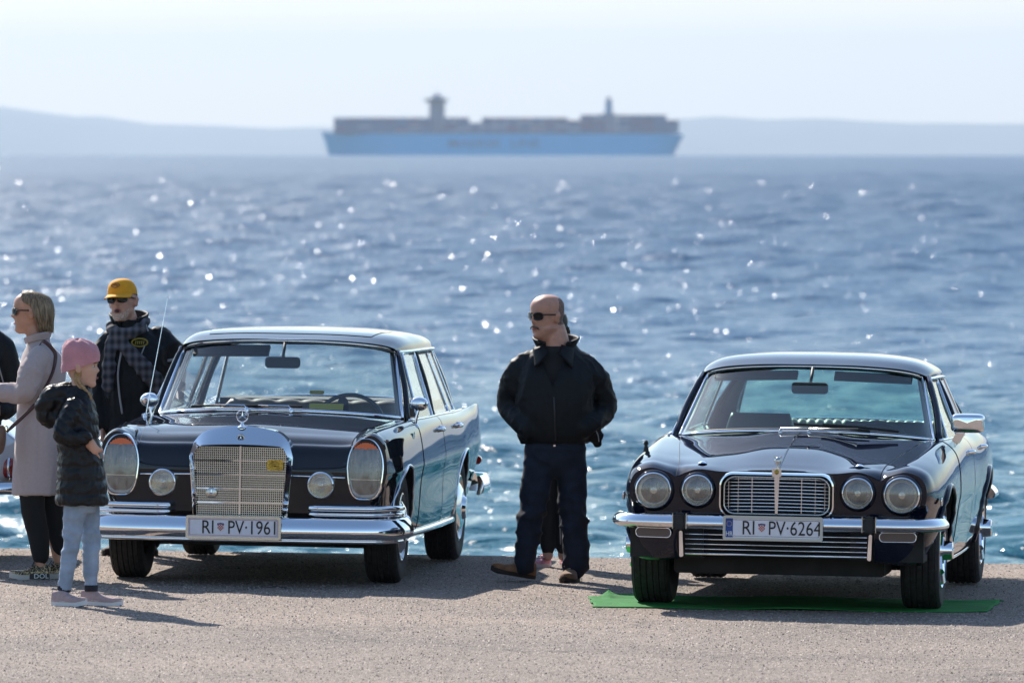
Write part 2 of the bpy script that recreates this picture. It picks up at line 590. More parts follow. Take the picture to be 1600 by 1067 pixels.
    mr = nt.nodes.new('ShaderNodeMix'); mr.data_type = 'FLOAT'
    L(msk, mr.inputs['Factor']); L(far.outputs[0], mr.inputs['A']); mr.inputs['B'].default_value = 0.17
    L(mr.outputs['Result'], b.inputs['Roughness'])
    me.materials.append(m)
    o = bpy.data.objects.new('sea', me)
    COL.objects.link(o)
    tag(o, kind='structure')

make_sea()

def ridge(name, pts, dist, depth, m):
    """far coast: pts = (pixel x, pixel height above the sea line); a real hill body with depth"""
    k = dist / 13333.0
    n = 160
    x0, x1 = pts[0][0], pts[-1][0]
    def prof(x):
        for (a, ha), (b, hb) in zip(pts, pts[1:]):
            if x <= b:
                t = (x - a) / (b - a)
                t = t * t * (3 - 2 * t)
                return ha + (hb - ha) * t
        return pts[-1][1]
    def fn(u, v):
        px = x0 + (x1 - x0) * u
        h = prof(px) * k
        X = (px - 800) * k
        s = math.sin(math.pi * v) ** 0.8
        rough = 1 + 0.10 * mnoise.noise(Vector((px * 0.012, v * 3, dist))) + 0.03 * mnoise.noise(Vector((px * 0.06, v * 9, dist)))
        return (X, dist + (v - 0.3) * depth, SEA_Z - 38 * (1 - s) + h * s * rough)
    mb = MB(); mb.grid(fn, n, 12)
    o = mb.build(name, m, smooth=180)
    tag(o, kind='structure')

m_hill = mat('far_hill', (0.07, 0.085, 0.07), 0.95, spec=0.1, noise=(0.002, 0.3))
ridge('hill', [(-2600, 20), (-1500, 90), (-500, 110), (-150, 84), (0, 74), (120, 60), (260, 44), (420, 40), (700, 38), (900, 44), (1080, 54), (1200, 55), (1420, 49), (1600, 45), (1800, 40), (2400, 55), (3600, 20)], 42000, 2500, m_hill)
m_hill2 = mat('town_hill', (0.17, 0.14, 0.11), 0.95, spec=0.1, noise=(0.05, 0.5))
def back_hill():
    def fn(u, v):
        x = -900 + 1800 * u
        h = 46 + 26 * mnoise.noise(Vector((x * 0.006, 0, 3))) + 10 * mnoise.noise(Vector((x * 0.03, v * 4, 5)))
        return (x * 3, -900 - 500 * v, -1 + max(0, h) * math.sin(math.pi * v * 0.5) ** 0.6)
    mb = MB(); mb.grid(fn, 90, 8)
    tag(mb.build('hill', m_hill2, smooth=0), kind='structure')
back_hill()

def make_haze():
    m = bpy.data.materials.new('haze_air')
    m.use_nodes = True
    nt = m.node_tree
    nt.nodes.clear()
    out = nt.nodes.new('ShaderNodeOutputMaterial')
    pv = nt.nodes.new('ShaderNodeVolumePrincipled')
    pv.inputs['Color'].default_value = (0.465, 0.575, 0.73, 1)
    pv.inputs['Density'].default_value = HAZE_DENSITY
    pv.inputs['Anisotropy'].default_value = 0.35
    nt.links.new(pv.outputs[0], out.inputs['Volume'])
    mb = MB(); mb.box((0, 30000, 450), (150000, 72000, 900))
    mb.v = [(x, y, (-42.0 if z < 1 else z)) for x, y, z in mb.v]
    tag(mb.build('haze', m, smooth=0), kind='stuff')
HAZE_DENSITY = 3.4e-5
make_haze()

# ------------------------------------------------------------------ container ship on the horizon
def make_ship():
    D = 9400.0
    k = D / 13333.0
    ship = empty('container_ship', (0, D, SEA_Z))
    tag(ship, 'pale blue container ship loaded with containers, far out on the horizon', 'ship')
    X = lambda px: (px - 800) * k
    Z = lambda py: (243.0 - py) * k
    m_hull = mat('ship_hull_blue', (0.02, 0.47, 0.95), 0.6)
    m_deck = mat('ship_dark', (0.06, 0.10, 0.18), 0.8)
    m_house = mat('ship_house', (0.26, 0.27, 0.36), 0.7)
    cols = [mat('box_grey', (0.09, 0.14, 0.28), 0.7), mat('box_red', (0.17, 0.07, 0.14), 0.7), mat('box_blue', (0.09, 0.16, 0.32), 0.7), mat('box_pale', (0.30, 0.33, 0.42), 0.7), mat('box_brown', (0.13, 0.10, 0.18), 0.7)]
    # hull: (pixel x at the deck, pixel x at the water, half beam at deck, half beam at water, deck height)
    st = [(502, 514, 1.5, 0.6, Z(206)), (512, 522, 12, 3, Z(207)), (530, 536, 22, 12, Z(208.5)), (570, 572, 28.5, 24, Z(209.5)), (640, 640, 29, 29, Z(210)), (980, 980, 29, 29, Z(210)), (1030, 1030, 29, 26, Z(210)), (1058, 1048, 28, 18, Z(210)), (1068, 1052, 27, 10, Z(211))]
    mb = MB(); vs_, fs = [], []
    nr = 6
    for (xd, xw, bd, bw, h) in st:
        for s in (-1, 1):
            for q in range(nr):
                t = q / (nr - 1)
                xx = X(xw) + (X(xd) - X(xw)) * t ** 1.5
                bb = bw + (bd - bw) * t ** 0.7
                vs_.append((xx, s * bb, -2 + (h + 2) * t))
    n = 2 * nr
    for i in range(len(st) - 1):
        a, b = i * n, (i + 1) * n
        for q in range(nr - 1):
            fs.append((a + q, a + q + 1, b + q + 1, b + q)); fs.append((a + nr + q, b + nr + q, b + nr + q + 1, a + nr + q + 1))
        fs.append((a + nr - 1, a + n - 1, b + n - 1, b + nr - 1)); fs.append((a, b, b + nr, a + nr))
    e = (len(st) - 1) * n
    fs.append(tuple(e + q for q in range(nr)) + tuple(e + nr + q for q in range(nr - 1, -1, -1)))
    fs.append(tuple(q for q in range(nr)) + tuple(nr + q for q in range(nr - 1, -1, -1)))
    mb.add(vs_, fs); mb.build('hull', m_hull, ship, smooth=30)
    rl = MB(); rl.box(((X(540) + X(1050)) / 2, 0, Z(209)), (X(1050) - X(540), 57, 1.6)); rl.build('deck', m_deck, ship, smooth=0)
    text_mesh('MAERSK  LINE', 13, 'hull_lettering', mat('ship_lettering', (0.03, 0.26, 0.52), 0.7), ship, (X(772), -29.6, Z(225)), sx=1.25, depth=0.3, bold=0.25)['kind'] = 'stuff'
    rng = random.Random(8)
    cm = bpy.data.meshes.new('container')
    L, Hh = 18.8 * k, 2.9
    box = MB(); box.box((0, 0, 0), (L, 2.5, Hh * 0.94)); proto = box.build('container', cols[0], None, smooth=0)
    meshes = []
    for c in cols:
        me = proto.data.copy(); me.materials[0] = c; meshes.append(me)
    bpy.data.objects.remove(proto)
    x = 532.0
    while x < 1055:
        if 670 < x < 690 or 946 < x < 960:
            x += 19.2; continue
        top = 181 if x < 735 else (182.5 if x < 880 else (186 if x < 905 else 178.5))
        if x < 545: top = 183
        if 725 < x < 745: top = 190
        if x > 1040: top = 186
        tiers = int((Z(top) - Z(209)) / Hh)
        core = MB(); core.box((X(x), 2, Z(209) + tiers * Hh / 2 - 0.6), (L * 0.97, 50, tiers * Hh - 1.2)); core.build('container_bay', m_deck, ship, smooth=0)
        for t in range(tiers):
            o = bpy.data.objects.new('container', meshes[rng.choice((0, 0, 1, 2, 2, 3, 4))]); COL.objects.link(o); o.parent = ship
            o.location = (X(x), -24.6, Z(209) + (t + 0.5) * Hh)
        x += 19.2
    br = empty('bridge', (X(683), 0, 0)); br.parent = ship
    a = MB(); a.box((0, 0, (Z(209) + Z(160)) / 2), (24 * k, 40, Z(160) - Z(209))); a.build('deckhouse', m_house, br, smooth=0)
    a = MB(); a.box((-1, 0, Z(157.5)), (36 * k, 59, 5.0 * k)); a.build('bridge_wing', m_house, br, smooth=0)
    a = MB(); a.box((-1, -29.6, Z(157)), (33 * k, 0.2, 2.0 * k)); a.build('bridge_window', mat('ship_glass', (0.02, 0.03, 0.04), 0.1), br, smooth=0)
    a = MB(); a.box((0, 0, Z(152.5)), (16 * k, 16, 6 * k)); a.tube([(0, 0, Z(150)), (0, 0, Z(144))], [1.6, 0.8], 8); a.build('mast', m_house, br, smooth=0)
    fn = empty('funnel', (X(951), 0, 0)); fn.parent = ship
    a = MB(); a.box((0, 0, (Z(209) + Z(178)) / 2), (24 * k, 44, Z(178) - Z(209))); a.build('engine_casing', m_house, fn, smooth=0)
    a = MB(); a.prism([(-5.5 * k, Z(178)), (5.5 * k, Z(178)), (5 * k, Z(156)), (-5 * k, Z(158))], -9, 9); a.build('funnel_stack', mat('funnel_blue', (0.07, 0.26, 0.46), 0.6), fn, smooth=0)
    a = MB(); a.prism([(-4 * k, Z(157)), (3 * k, Z(156)), (2.4 * k, Z(152)), (-2.6 * k, Z(152))], -6, 6); a.build('exhaust', m_deck, fn, smooth=0)
make_ship()

# ------------------------------------------------------------------ loose aggregate standing proud of the worn asphalt
def make_aggregate():
    rng = np.random.default_rng(4)
    n = 130000
    x = rng.uniform(-4.2, 4.2, n); y = QUAY_Y - 0.1 - 13.2 * rng.uniform(0, 1, n)
    r = 0.003 + 0.0065 * rng.uniform(0, 1, n) ** 2.2
    h = r * rng.uniform(0.45, 0.95, n)
    z = -0.128 * np.tanh(x / 8.0)
    a0 = rng.uniform(0, 6.28, n)
    V = np.zeros((n, 5, 3))
    for k in range(4):
        a = a0 + k * math.pi / 2 + rng.uniform(-0.5, 0.5, n)
        rr = r * rng.uniform(0.75, 1.25, n)
        V[:, k, 0] = x + rr * np.cos(a); V[:, k, 1] = y + rr * np.sin(a); V[:, k, 2] = z - 0.001
    V[:, 4, 0] = x + r * rng.uniform(-0.4, 0.4, n); V[:, 4, 1] = y + r * rng.uniform(-0.4, 0.4, n); V[:, 4, 2] = z + h
    base = (np.arange(n) * 5)[:, None, None]
    F = (np.array([[0, 1, 4], [1, 2, 4], [2, 3, 4], [3, 0, 4]])[None] + base).reshape(-1, 3)
    me = bpy.data.meshes.new('aggregate')
    me.vertices.add(n * 5); me.vertices.foreach_set('co', V.ravel())
    me.loops.add(F.size); me.loops.foreach_set('vertex_index', F.ravel())
    me.polygons.add(len(F)); me.polygons.foreach_set('loop_start', np.arange(0, F.size, 3)); me.polygons.foreach_set('loop_total', np.full(len(F), 3))
    me.update()
    m = bpy.data.materials.new('aggregate_stone'); m.use_nodes = True
    nt = m.node_tree; b = nt.nodes['Principled BSDF']; b.inputs['Roughness'].default_value = 0.8
    g = nt.nodes.new('ShaderNodeNewGeometry'); rp = nt.nodes.new('ShaderNodeValToRGB')
    rp.color_ramp.elements[0].position, rp.color_ramp.elements[0].color = 0.0, (0.06, 0.048, 0.042, 1)
    rp.color_ramp.elements[1].position, rp.color_ramp.elements[1].color = 1.0, (0.46, 0.38, 0.325, 1)
    q = rp.color_ramp.elements.new(0.3); q.color = (0.27, 0.215, 0.18, 1)
    q = rp.color_ramp.elements.new(0.75); q.color = (0.36, 0.295, 0.25, 1)
    nt.links.new(g.outputs['Random Per Island'], rp.inputs[0]); nt.links.new(rp.outputs[0], b.inputs['Base Color'])
    me.materials.append(m)
    o = bpy.data.objects.new('aggregate', me); COL.objects.link(o); tag(o, kind='stuff')
make_aggregate()

# ------------------------------------------------------------------ shared car parts
m_chrome = mat('chrome', (0.93, 0.94, 0.96), 0.05, 1.0)
m_chrome_dull = mat('dull_chrome', (0.62, 0.60, 0.56), 0.25, 1.0)
m_paint_a = mat('dark_grey_paint', (0.013, 0.016, 0.023), 0.3, 0.0, spec=0.0, coat=1.0, coat_rough=0.02, bump=(1.4, 0.02, 0.02))
m_paint_b = mat('midnight_blue_paint', (0.004, 0.007, 0.020), 0.3, 0.0, spec=0.0, coat=1.0, coat_rough=0.02, bump=(1.4, 0.02, 0.02))
m_black = mat('black_rubber', (0.012, 0.012, 0.013), 0.6, noise=(30, 0.3))
m_tyre = mat('tyre_rubber', (0.022, 0.021, 0.021), 0.75, noise=(40, 0.35), bump=(120, 0.3, 0.003))
m_under = mat('underbody', (0.012, 0.011, 0.010), 0.8, noise=(9, 0.5))
m_seam = mat('panel_gap', (0.003, 0.003, 0.003), 0.9)
m_glass = glass_mat('window_glass', (0.86, 0.92, 0.92))
m_glass_b = glass_mat('green_tinted_glass', (0.66, 0.86, 0.82))
m_lens = glass_mat('lamp_glass', (0.97, 0.95, 0.90), refl=1.0, base=0.14, rough=0.16, frost=(0.85, 0.78, 0.66, 0.30))
m_reflector = mat('lamp_reflector', (0.88, 0.84, 0.76), 0.20, 1.0, noise=(20, 0.12), bump=(16, 0.25, 0.006))
m_amber = mat('amber_lens', (0.85, 0.16, 0.02), 0.15, coat=0.6)
m_redlens = mat('red_lens', (0.35, 0.012, 0.012), 0.12, coat=0.6)
m_plate = mat('plate_white', (0.80, 0.78, 0.84), 0.35, noise=(30, 0.04))
m_ink = mat('plate_ink', (0.008, 0.008, 0.01), 0.4)
m_blue = mat('plate_blue', (0.01, 0.06, 0.30), 0.4)
m_yellow = mat('star_yellow', (0.7, 0.5, 0.02), 0.4)
m_red = mat('shield_red', (0.5, 0.012, 0.02), 0.4)
m_white = mat('shield_white', (0.75, 0.75, 0.75), 0.4)
m_shield_blue = mat('crown_blue', (0.02, 0.04, 0.16), 0.4)
m_gold = mat('brass', (0.50, 0.33, 0.07), 0.35, 1.0, noise=(90, 0.5), bump=(140, 0.6, 0.004))
m_leather_grey = mat('grey_beige_leather', (0.20, 0.17, 0.145), 0.5, noise=(8, 0.15))
m_leather_cream = mat('cream_leather', (0.46, 0.42, 0.34), 0.45, noise=(8, 0.12))
m_trim_dark = mat('dark_interior', (0.025, 0.024, 0.024), 0.6)
m_headliner = mat('headliner', (0.22, 0.20, 0.185), 0.9)
m_paper = mat('yellow_paper', (0.42, 0.35, 0.05), 0.7)
m_mirror = mat('mirror_glass', (0.85, 0.85, 0.85), 0.02, 1.0)

class Loft:
    """body surface through control stations; each station is a list of (x, y, z), from the underside to the top centre"""
    def __init__(self, stations):
        self.S = stations
        self.N = len(stations) - 1
        self.K = len(stations[0]) - 1
        self.cache = {}

    def at(self, t, u):
        """t: station units, u: point units, negative u mirrors"""
        side = 1
        if u < 0:
            u, side = -u, -1
        t = min(max(t, 0), self.N)
        i = min(int(t), self.N - 1)
        f = t - i
        def row(k):
            k = min(max(k, 0), self.N)
            q = (k, u)
            r_ = self.cache.get(q)
            if r_ is None:
                r_ = self.cache[q] = spl(self.S[k], u / self.K)
            return r_
        a = row(i - 1) if i > 0 else tuple(2 * p - q for p, q in zip(row(0), row(1)))
        d = row(i + 2) if i < self.N - 1 else tuple(2 * p - q for p, q in zip(row(self.N), row(self.N - 1)))
        # chord-length-like (non-uniform) hermite in t to avoid overshoot between unequal stations
        p1, p2 = row(i), row(i + 1)
        h0, h1, h2 = abs(p1[1] - a[1]) + 1e-4, abs(p2[1] - p1[1]) + 1e-4, abs(d[1] - p2[1]) + 1e-4
        out = []
        for A, B, C, D in zip(a, p1, p2, d):
            m1 = ((C - B) / h1 * h0 + (B - A) / h0 * h1) / (h0 + h1) * h1
            m2 = ((D - C) / h2 * h1 + (C - B) / h1 * h2) / (h1 + h2) * h1
            f2, f3 = f * f, f * f * f
            out.append((2 * f3 - 3 * f2 + 1) * B + (f3 - 2 * f2 + f) * m1 + (-2 * f3 + 3 * f2) * C + (f3 - f2) * m2)
        return Vector((side * out[0], out[1], out[2]))

    def t_of_y(self, y, u):
        lo, hi = 0.0, float(self.N)
        for _ in range(22):
            mid = (lo + hi) / 2
            if self.at(mid, u).y < y: lo = mid
            else: hi = mid
        return (lo + hi) / 2

    def normal(self, t, u):
        e = 0.02
        s = 1 if u >= 0 else -1
        uu = min(max(abs(u), e), self.K - e) * s
        tt = min(max(t, e), self.N - e)
        dt = self.at(tt + e, uu) - self.at(tt - e, uu)
        du = self.at(tt, uu + e) - self.at(tt, uu - e)
        n = dt.cross(du)
        n.normalize()
        c = Vector((0, self.at(tt, uu).y, 0.5))
        if n.dot(self.at(tt, uu) - c) < 0: n = -n
        return n

    def shell(self, name, m, parent, nt=90, nu=64, arches=(), cabin=None, arch_r=0.37, arch_x=(0.52, 1.2), dark=None):
        us = [self.K * i / nu for i in range(nu + 1)]
        ring = us + [-u for u in us[-2:0:-1]]
        n = len(ring)
        mb = MB()
        vs_, fs = [], []
        for j in range(nt + 1):
            for u in ring:
                vs_.append(self.at(self.N * j / nt, u))
        for j in range(nt):
            for k in range(n):
                fs.append((j * n + k, j * n + (k + 1) % n, (j + 1) * n + (k + 1) % n, (j + 1) * n + k))
        for j in (0, nt):
            fs.append(tuple(j * n + k for k in range(n)))
        mb.add(vs_, fs)
        o = mb.build(name, [m] + ([dark] if dark else []), None, smooth=180)
        if arches:
            for (ay, az) in arches:
                for s in (-1, 1):
                    c = MB()
                    c.lathe([(arch_r, s * arch_x[0]), (arch_r, s * arch_x[1])], 48, (0, ay, az), 'x', True, True)
                    co = c.build('cutter', dark or m, None, smooth=0)
                    md = o.modifiers.new('b', 'BOOLEAN')
                    md.operation = 'DIFFERENCE'; md.solver = 'EXACT'; md.object = co
                    dg = bpy.context.evaluated_depsgraph_get(); dg.update()
                    me = bpy.data.meshes.new_from_object(o.evaluated_get(dg))
                    o.modifiers.clear()
                    old = o.data
                    o.data = me
                    bpy.data.meshes.remove(old)
                    bpy.data.objects.remove(co)
        bm = bmesh.new(); bm.from_mesh(o.data)
        if cabin:
            y0, y1, xm, zmin = cabin
            bmesh.ops.delete(bm, geom=[f for f in bm.faces if f.calc_center_median().z > zmin and y0 < f.calc_center_median().y < y1
                                       and abs(f.calc_center_median().x) < xm(f.calc_center_median().y) and f.normal.z > 0.3], context='FACES')
        bm.to_mesh(o.data); bm.free()
        me = o.data
        if dark and len(me.materials) > 1:
            for p in me.polygons:
                c = p.center
                inarch = any(((c.y - ay) ** 2 + (c.z - az) ** 2) < (arch_r + 0.004) ** 2 for ay, az in arches) and abs(c.x) > arch_x[0] - 0.01
                p.material_index = 1 if (inarch or p.normal.z < -0.75) else 0
        me.polygons.foreach_set('use_smooth', [True] * len(me.polygons))
        me.set_sharp_from_angle(angle=R(32))
        o.parent = parent
        return o

    def patch(self, name, m, parent, t0, t1, u0, u1, nt=20, nu=16, off=0.004, seam=True, seam_r=0.0045):
        """a panel lying on the body (door, bonnet) with its shut line; t0/t1 may be functions of u"""
        T0 = t0 if callable(t0) else (lambda u: t0)
        T1 = t1 if callable(t1) else (lambda u: t1)
        mb = MB()
        P, Q = [], []
        for j in range(nt + 1):
            for i in range(nu + 1):
                u = u0 + (u1 - u0) * i / nu
                t = T0(u) + (T1(u) - T0(u)) * j / nt
                p, n = self.at(t, u), self.normal(t, u)
                P.append(p + n * off); Q.append(p - n * 0.006)
        w = nu + 1
        fs = [(j * w + i, j * w + i + 1, (j + 1) * w + i + 1, (j + 1) * w + i) for j in range(nt) for i in range(nu)]
        border = [i for i in range(w)] + [j * w + nu for j in range(1, nt + 1)] + [nt * w + i for i in range(nu - 1, -1, -1)] + [j * w for j in range(nt - 1, 0, -1)]
        vs_ = P + [Q[i] for i in border]
        nb = len(border)
        for k in range(nb):
            fs.append((border[k], border[(k + 1) % nb], len(P) + (k + 1) % nb, len(P) + k))
        mb.add(vs_, fs)
        o = mb.build(name, m, parent, smooth=40)
        if seam:
            sb = MB()
            sb.tube([(P[i] * 0.35 + Q[i] * 0.65) for i in border], seam_r, 6, closed=True)
            sb.build('seam', m_seam, o, smooth=180)
        return o

def ribbon(P, Q, mb):
    n = len(P)
    mb.add(list(P) + list(Q), [(i, i + 1, n + i + 1, n + i) for i in range(n - 1)])

def mirror_pts(half):
    """half curve from x=0 outwards -> full curve from -x to +x"""
    return [(-x, y, z) for x, y, z in half[::-1]][:-1] + list(half)

def pane(name, bottom, top, m, parent, nu=24, nv=8, bulge=0.0, frame=None, frame_r=0.012, frame_name='trim'):
    mb = MB()
    mid = Vector(spl(bottom, 0.5)).lerp(Vector(spl(top, 0.5)), 0.5)
    def fn(a, b):
        p = Vector(spl(bottom, a)).lerp(Vector(spl(top, a)), b)
        return p
    mb.grid(fn, nu, nv)
    o = mb.build(name, m, parent, smooth=180)
    if frame is not None:
        fb = MB()
        loop = [spl(bottom, i / 24) for i in range(25)] + [fn(1, k / 8) for k in range(1, 8)] + [spl(top, 1 - i / 24) for i in range(25)] + [fn(0, 1 - k / 8) for k in range(1, 8)]
        fb.tube(loop, frame_r, 8, closed=True)
        fb.build(frame_name, frame, o, smooth=180)
    return o

def wheel(parent, x, y, r=0.325, w=0.185, side=1, rim_r=0.19, style='a', body_mat=None):
    o = empty('wheel', (x, y, r))
    o.parent = parent
    hw = w / 2
    prof = [(rim_r, -hw * 0.78), (rim_r + 0.03, -hw * 0.98), (r * 0.82, -hw * 1.06), (r * 0.93, -hw * 1.02), (r * 0.985, -hw * 0.86)]
    ribs = 5
    span = hw * 1.64
    for k in range(ribs):
        a = -span / 2 + span * k / ribs
        b = a + span / ribs
        g = 0.006
        prof += [(r - 0.010, a + 0.0005), (r, a + g), (r, b - g), (r - 0.010, b - 0.0005)]
    prof += [(r * 0.985, hw * 0.86), (r * 0.93, hw * 1.02), (r * 0.82, hw * 1.06), (rim_r + 0.03, hw * 0.98), (rim_r, hw * 0.78)]
    n = 108
    mb = MB()
    vs_, fs = [], []
    for i, (pr, h) in enumerate(prof):
        for k in range(n):
            rr = pr
            kk = k + (int(abs(h) / 0.014) % 3)
            if pr > r * 0.97 and kk % 3 == 0:
                rr = pr - 0.006
            a = 2 * math.pi * k / n
            vs_.append((h, rr * math.cos(a), rr * math.sin(a)))
    for i in range(len(prof) - 1):
        for k in range(n):
            k2 = (k + 1) % n
            fs.append((i * n + k, i * n + k2, (i + 1) * n + k2, (i + 1) * n + k))
    mb.add(vs_, fs)
    mb.build('tyre', m_tyre, o, smooth=30)
    s = side
    rb = MB()
    rb.lathe([(rim_r + 0.004, s * -hw * 0.8), (rim_r - 0.01, s * hw * 0.3), (rim_r - 0.005, s * hw * 0.9), (rim_r + 0.014, s * hw * 0.99), (rim_r + 0.004, s * hw * 1.03), (rim_r - 0.016, s * hw * 0.8), (rim_r - 0.05, s * hw * 0.55), (0.05, s * hw * 0.7), (0.0, s * hw * 0.7)], 40, axis='x')
    rb.build('rim', m_chrome if style != 'a' else m_chrome_dull, o, smooth=40)
    hb = MB()
    if style == 'a':
        hb.lathe([(rim_r - 0.03, s * hw * 0.7), (rim_r - 0.035, s * hw * 0.95), (0.11, s * hw * 1.2), (0.075, s * hw * 1.22), (0.06, s * hw * 1.45), (0, s * hw * 1.5)], 40, axis='x')
    else:
        hb.lathe([(0.085, s * hw * 0.6), (0.08, s * hw * 1.0), (0.055, s * hw * 1.05), (0.05, s * hw * 1.55), (0.035, s * hw * 1.6), (0, s * hw * 1.62)], 40, axis='x')
        for k in range(5):
            a = 2 * math.pi * k / 5
            hb.tube([(s * hw * 0.75, 0.06 * math.cos(a), 0.06 * math.sin(a)), (s * hw * 0.9, (rim_r - 0.01) * math.cos(a), (rim_r - 0.01) * math.sin(a))], 0.026, 8, flat=1.4)
    hb.build('hubcap', m_chrome, o, smooth=40)
    return o

def rounded_rect(w, h, r, n=5):
    pts = []
    for cx, cz, a0 in ((w / 2 - r, h / 2 - r, 0), (-w / 2 + r, h / 2 - r, 90), (-w / 2 + r, -h / 2 + r, 180), (w / 2 - r, -h / 2 + r, 270)):
        for k in range(n + 1):
            a = R(a0 + 90 * k / n)
            pts.append((cx + r * math.cos(a), cz + r * math.sin(a)))
    return pts

def licence_plate(parent, loc, left, right, eu, frame_mat):
    p = empty('licence_plate', loc)
    p.parent = parent
    W, H = (0.52, 0.11)
    fb = MB()
    outer, inner = rounded_rect(W + 0.022, H + 0.022, 0.014), rounded_rect(W - 0.006, H - 0.006, 0.008)
    n = len(outer)
    vs_ = [(x, -0.010, z) for x, z in outer] + [(x, -0.010, z) for x, z in inner] + [(x, 0.008, z) for x, z in outer] + [(x, -0.004, z) for x, z in inner]
    fs = []
    for i in range(n):
        j = (i + 1) % n
        fs += [(i, j, n + j, n + i), (i, j, 2 * n + j, 2 * n + i), (n + i, n + j, 3 * n + j, 3 * n + i)]
    fb.add(vs_, fs)
    fb.build('plate_frame', frame_mat, p, smooth=0)
    mb = MB(); mb.prism(rounded_rect(W, H, 0.010), -0.004, 0.006)
    mb.build('plate', m_plate, p, smooth=0)
    rb = MB()
    rb.tube([(x, -0.0048, z) for x, z in rounded_rect(W - 0.022, H - 0.022, 0.006)], 0.0009, 4, closed=True)
    rb.build('border_line', m_ink if eu else m_red, p, smooth=0)
    y = -0.0052
    dx = 0.018 if eu else 0.005
    text_mesh(left, 0.108, 'lettering', m_ink, p, (-0.150 + dx, y, -0.002), sx=0.84, depth=0.001, bold=0.0)
    text_mesh(right, 0.108, 'lettering', m_ink, p, (0.108 + dx * 0.6, y, -0.002), sx=0.80, depth=0.001, bold=0.0)
    # chequered shield with a small crown
    sx, sz = -0.078 + dx, 0.0
    sb = MB()
    cw = 0.0068
    for r_ in range(5):
        for c_ in range(5):
            if r_ == 4 and c_ in (0, 4): continue
            if (r_ + c_) % 2 == 0:
                sb.box((sx + (c_ - 2) * cw, y, sz + 0.012 - r_ * cw), (cw, 0.0016, cw))
    sb.build('shield_checks', m_red, p, smooth=0)
    wb = MB(); wb.prism([(sx - 0.017, sz + 0.0155), (sx + 0.017, sz + 0.0155), (sx + 0.017, sz - 0.012), (sx + 0.009, sz - 0.021), (sx - 0.009, sz - 0.021), (sx - 0.017, sz - 0.012)], y + 0.0006, y + 0.002)
    wb.build('shield', m_white, p, smooth=0)
    cb = MB()
    for k in range(5):
        cb.box((sx + (k - 2) * 0.0078, y, sz + 0.022 - abs(k - 2) * 0.0012), (0.0066, 0.0014, 0.009))
    cb.build('crown', m_shield_blue, p, smooth=0)
    if eu:
        bb = MB(); bb.box((-W / 2 + 0.023, -0.0046, 0), (0.040, 0.0016, H - 0.008))
        b = bb.build('country_band', m_blue, p, smooth=0)
        text_mesh('HR', 0.036, 'lettering', m_white, b, (-W / 2 + 0.023, -0.0062, -0.033), sx=0.8, depth=0.0006, bold=0.0004)
        for k in range(12):
            a = 2 * math.pi * k / 12
            st = MB(); st.prism([(0.0028 * (1 if q % 2 == 0 else 0.45) * math.cos(2 * math.pi * q / 10 + 1.57) - W / 2 + 0.023 + 0.0135 * math.cos(a), 0.0028 * (1 if q % 2 == 0 else 0.45) * math.sin(2 * math.pi * q / 10 + 1.57) + 0.022 + 0.0135 * math.sin(a)) for q in range(10)], -0.0060, -0.0052)
            st.build('star', m_yellow, b, smooth=0)
    return p

def bumper_blade(mb, path, z0, z1, bulge, thick=0.03, n=48, nv=10):
    """chrome blade along a plan curve (x,y) from left to right; closed section"""
    pts = curve([(x, y, 0) for x, y in path], n)
    vs_, fs = [], []
    ns = 2 * nv
    for i, p in enumerate(pts):
        a, b = pts[max(i - 1, 0)], pts[min(i + 1, n)]
        tx, ty = b[0] - a[0], b[1] - a[1]
        l = math.hypot(tx, ty)
        nx, ny = ty / l, -tx / l          # outward (towards -y)
        for k in range(ns):
            if k < nv:
                s = k / (nv - 1)
                off = bulge * math.sin(math.pi * s ** 0.75) ** 0.8
                z = z0 + (z1 - z0) * s
            else:
                s = 1 - (k - nv) / (nv - 1)
                off = -thick * 0.5 + bulge * 0.3 * math.sin(math.pi * s) - 0.004
                z = z0 + 0.004 + (z1 - z0 - 0.008) * s
            vs_.append((p[0] + nx * off, p[1] + ny * off, z))
    for i in range(n):
        for k in range(ns):
            k2 = (k + 1) % ns
            fs.append((i * ns + k, i * ns + k2, (i + 1) * ns + k2, (i + 1) * ns + k))
    fs.append(tuple(range(ns))); fs.append(tuple(n * ns + k for k in range(ns - 1, -1, -1)))
    mb.add(vs_, fs)

def round_lamp(parent, x, y, z, r, name='headlight', ring=0.012, ribs=True, depth=0.05):
    o = empty(name, (x, y, z))
    o.parent = parent
    rb = MB()
    rb.lathe([(r + ring * 0.9, depth), (r + ring, 0.004), (r + ring * 0.75, -0.012), (r + ring * 0.2, -0.016), (r - 0.004, -0.008), (r - 0.006, 0.01)], 40, axis='y')
    rb.build('bezel', m_chrome, o, smooth=60)
    lb = MB()
    def fn(a, b):
        an = 2 * math.pi * a
        rr = r * 0.985 * b
        yy = -0.020 * (1 - b * b) - 0.004
        xx, zz = rr * math.cos(an), rr * math.sin(an)
        if ribs and b > 0.15:
            yy += 0.0012 * math.sin(xx * 520) * (1 if zz < r * 0.45 else 0.3)
        return (xx, yy, zz)
    lb.grid(fn, 72, 18, closed_u=True)
    lb.build('lens', m_lens, o, smooth=180)
    fb = MB()
    fb.lathe([(r * 0.99, 0.004), (r * 0.9, 0.018), (r * 0.6, 0.04), (r * 0.25, 0.05), (0.0, 0.052)], 32, axis='y')
    fb.build('reflector', m_reflector, o, smooth=180)
    bb = MB()
    bb.lathe([(0.0, 0.008), (r * 0.2, 0.012), (r * 0.22, 0.03), (r * 0.15, 0.05)], 20, axis='y')
    bb.build('bulb_shield', m_chrome_dull, o, smooth=60)
    return o

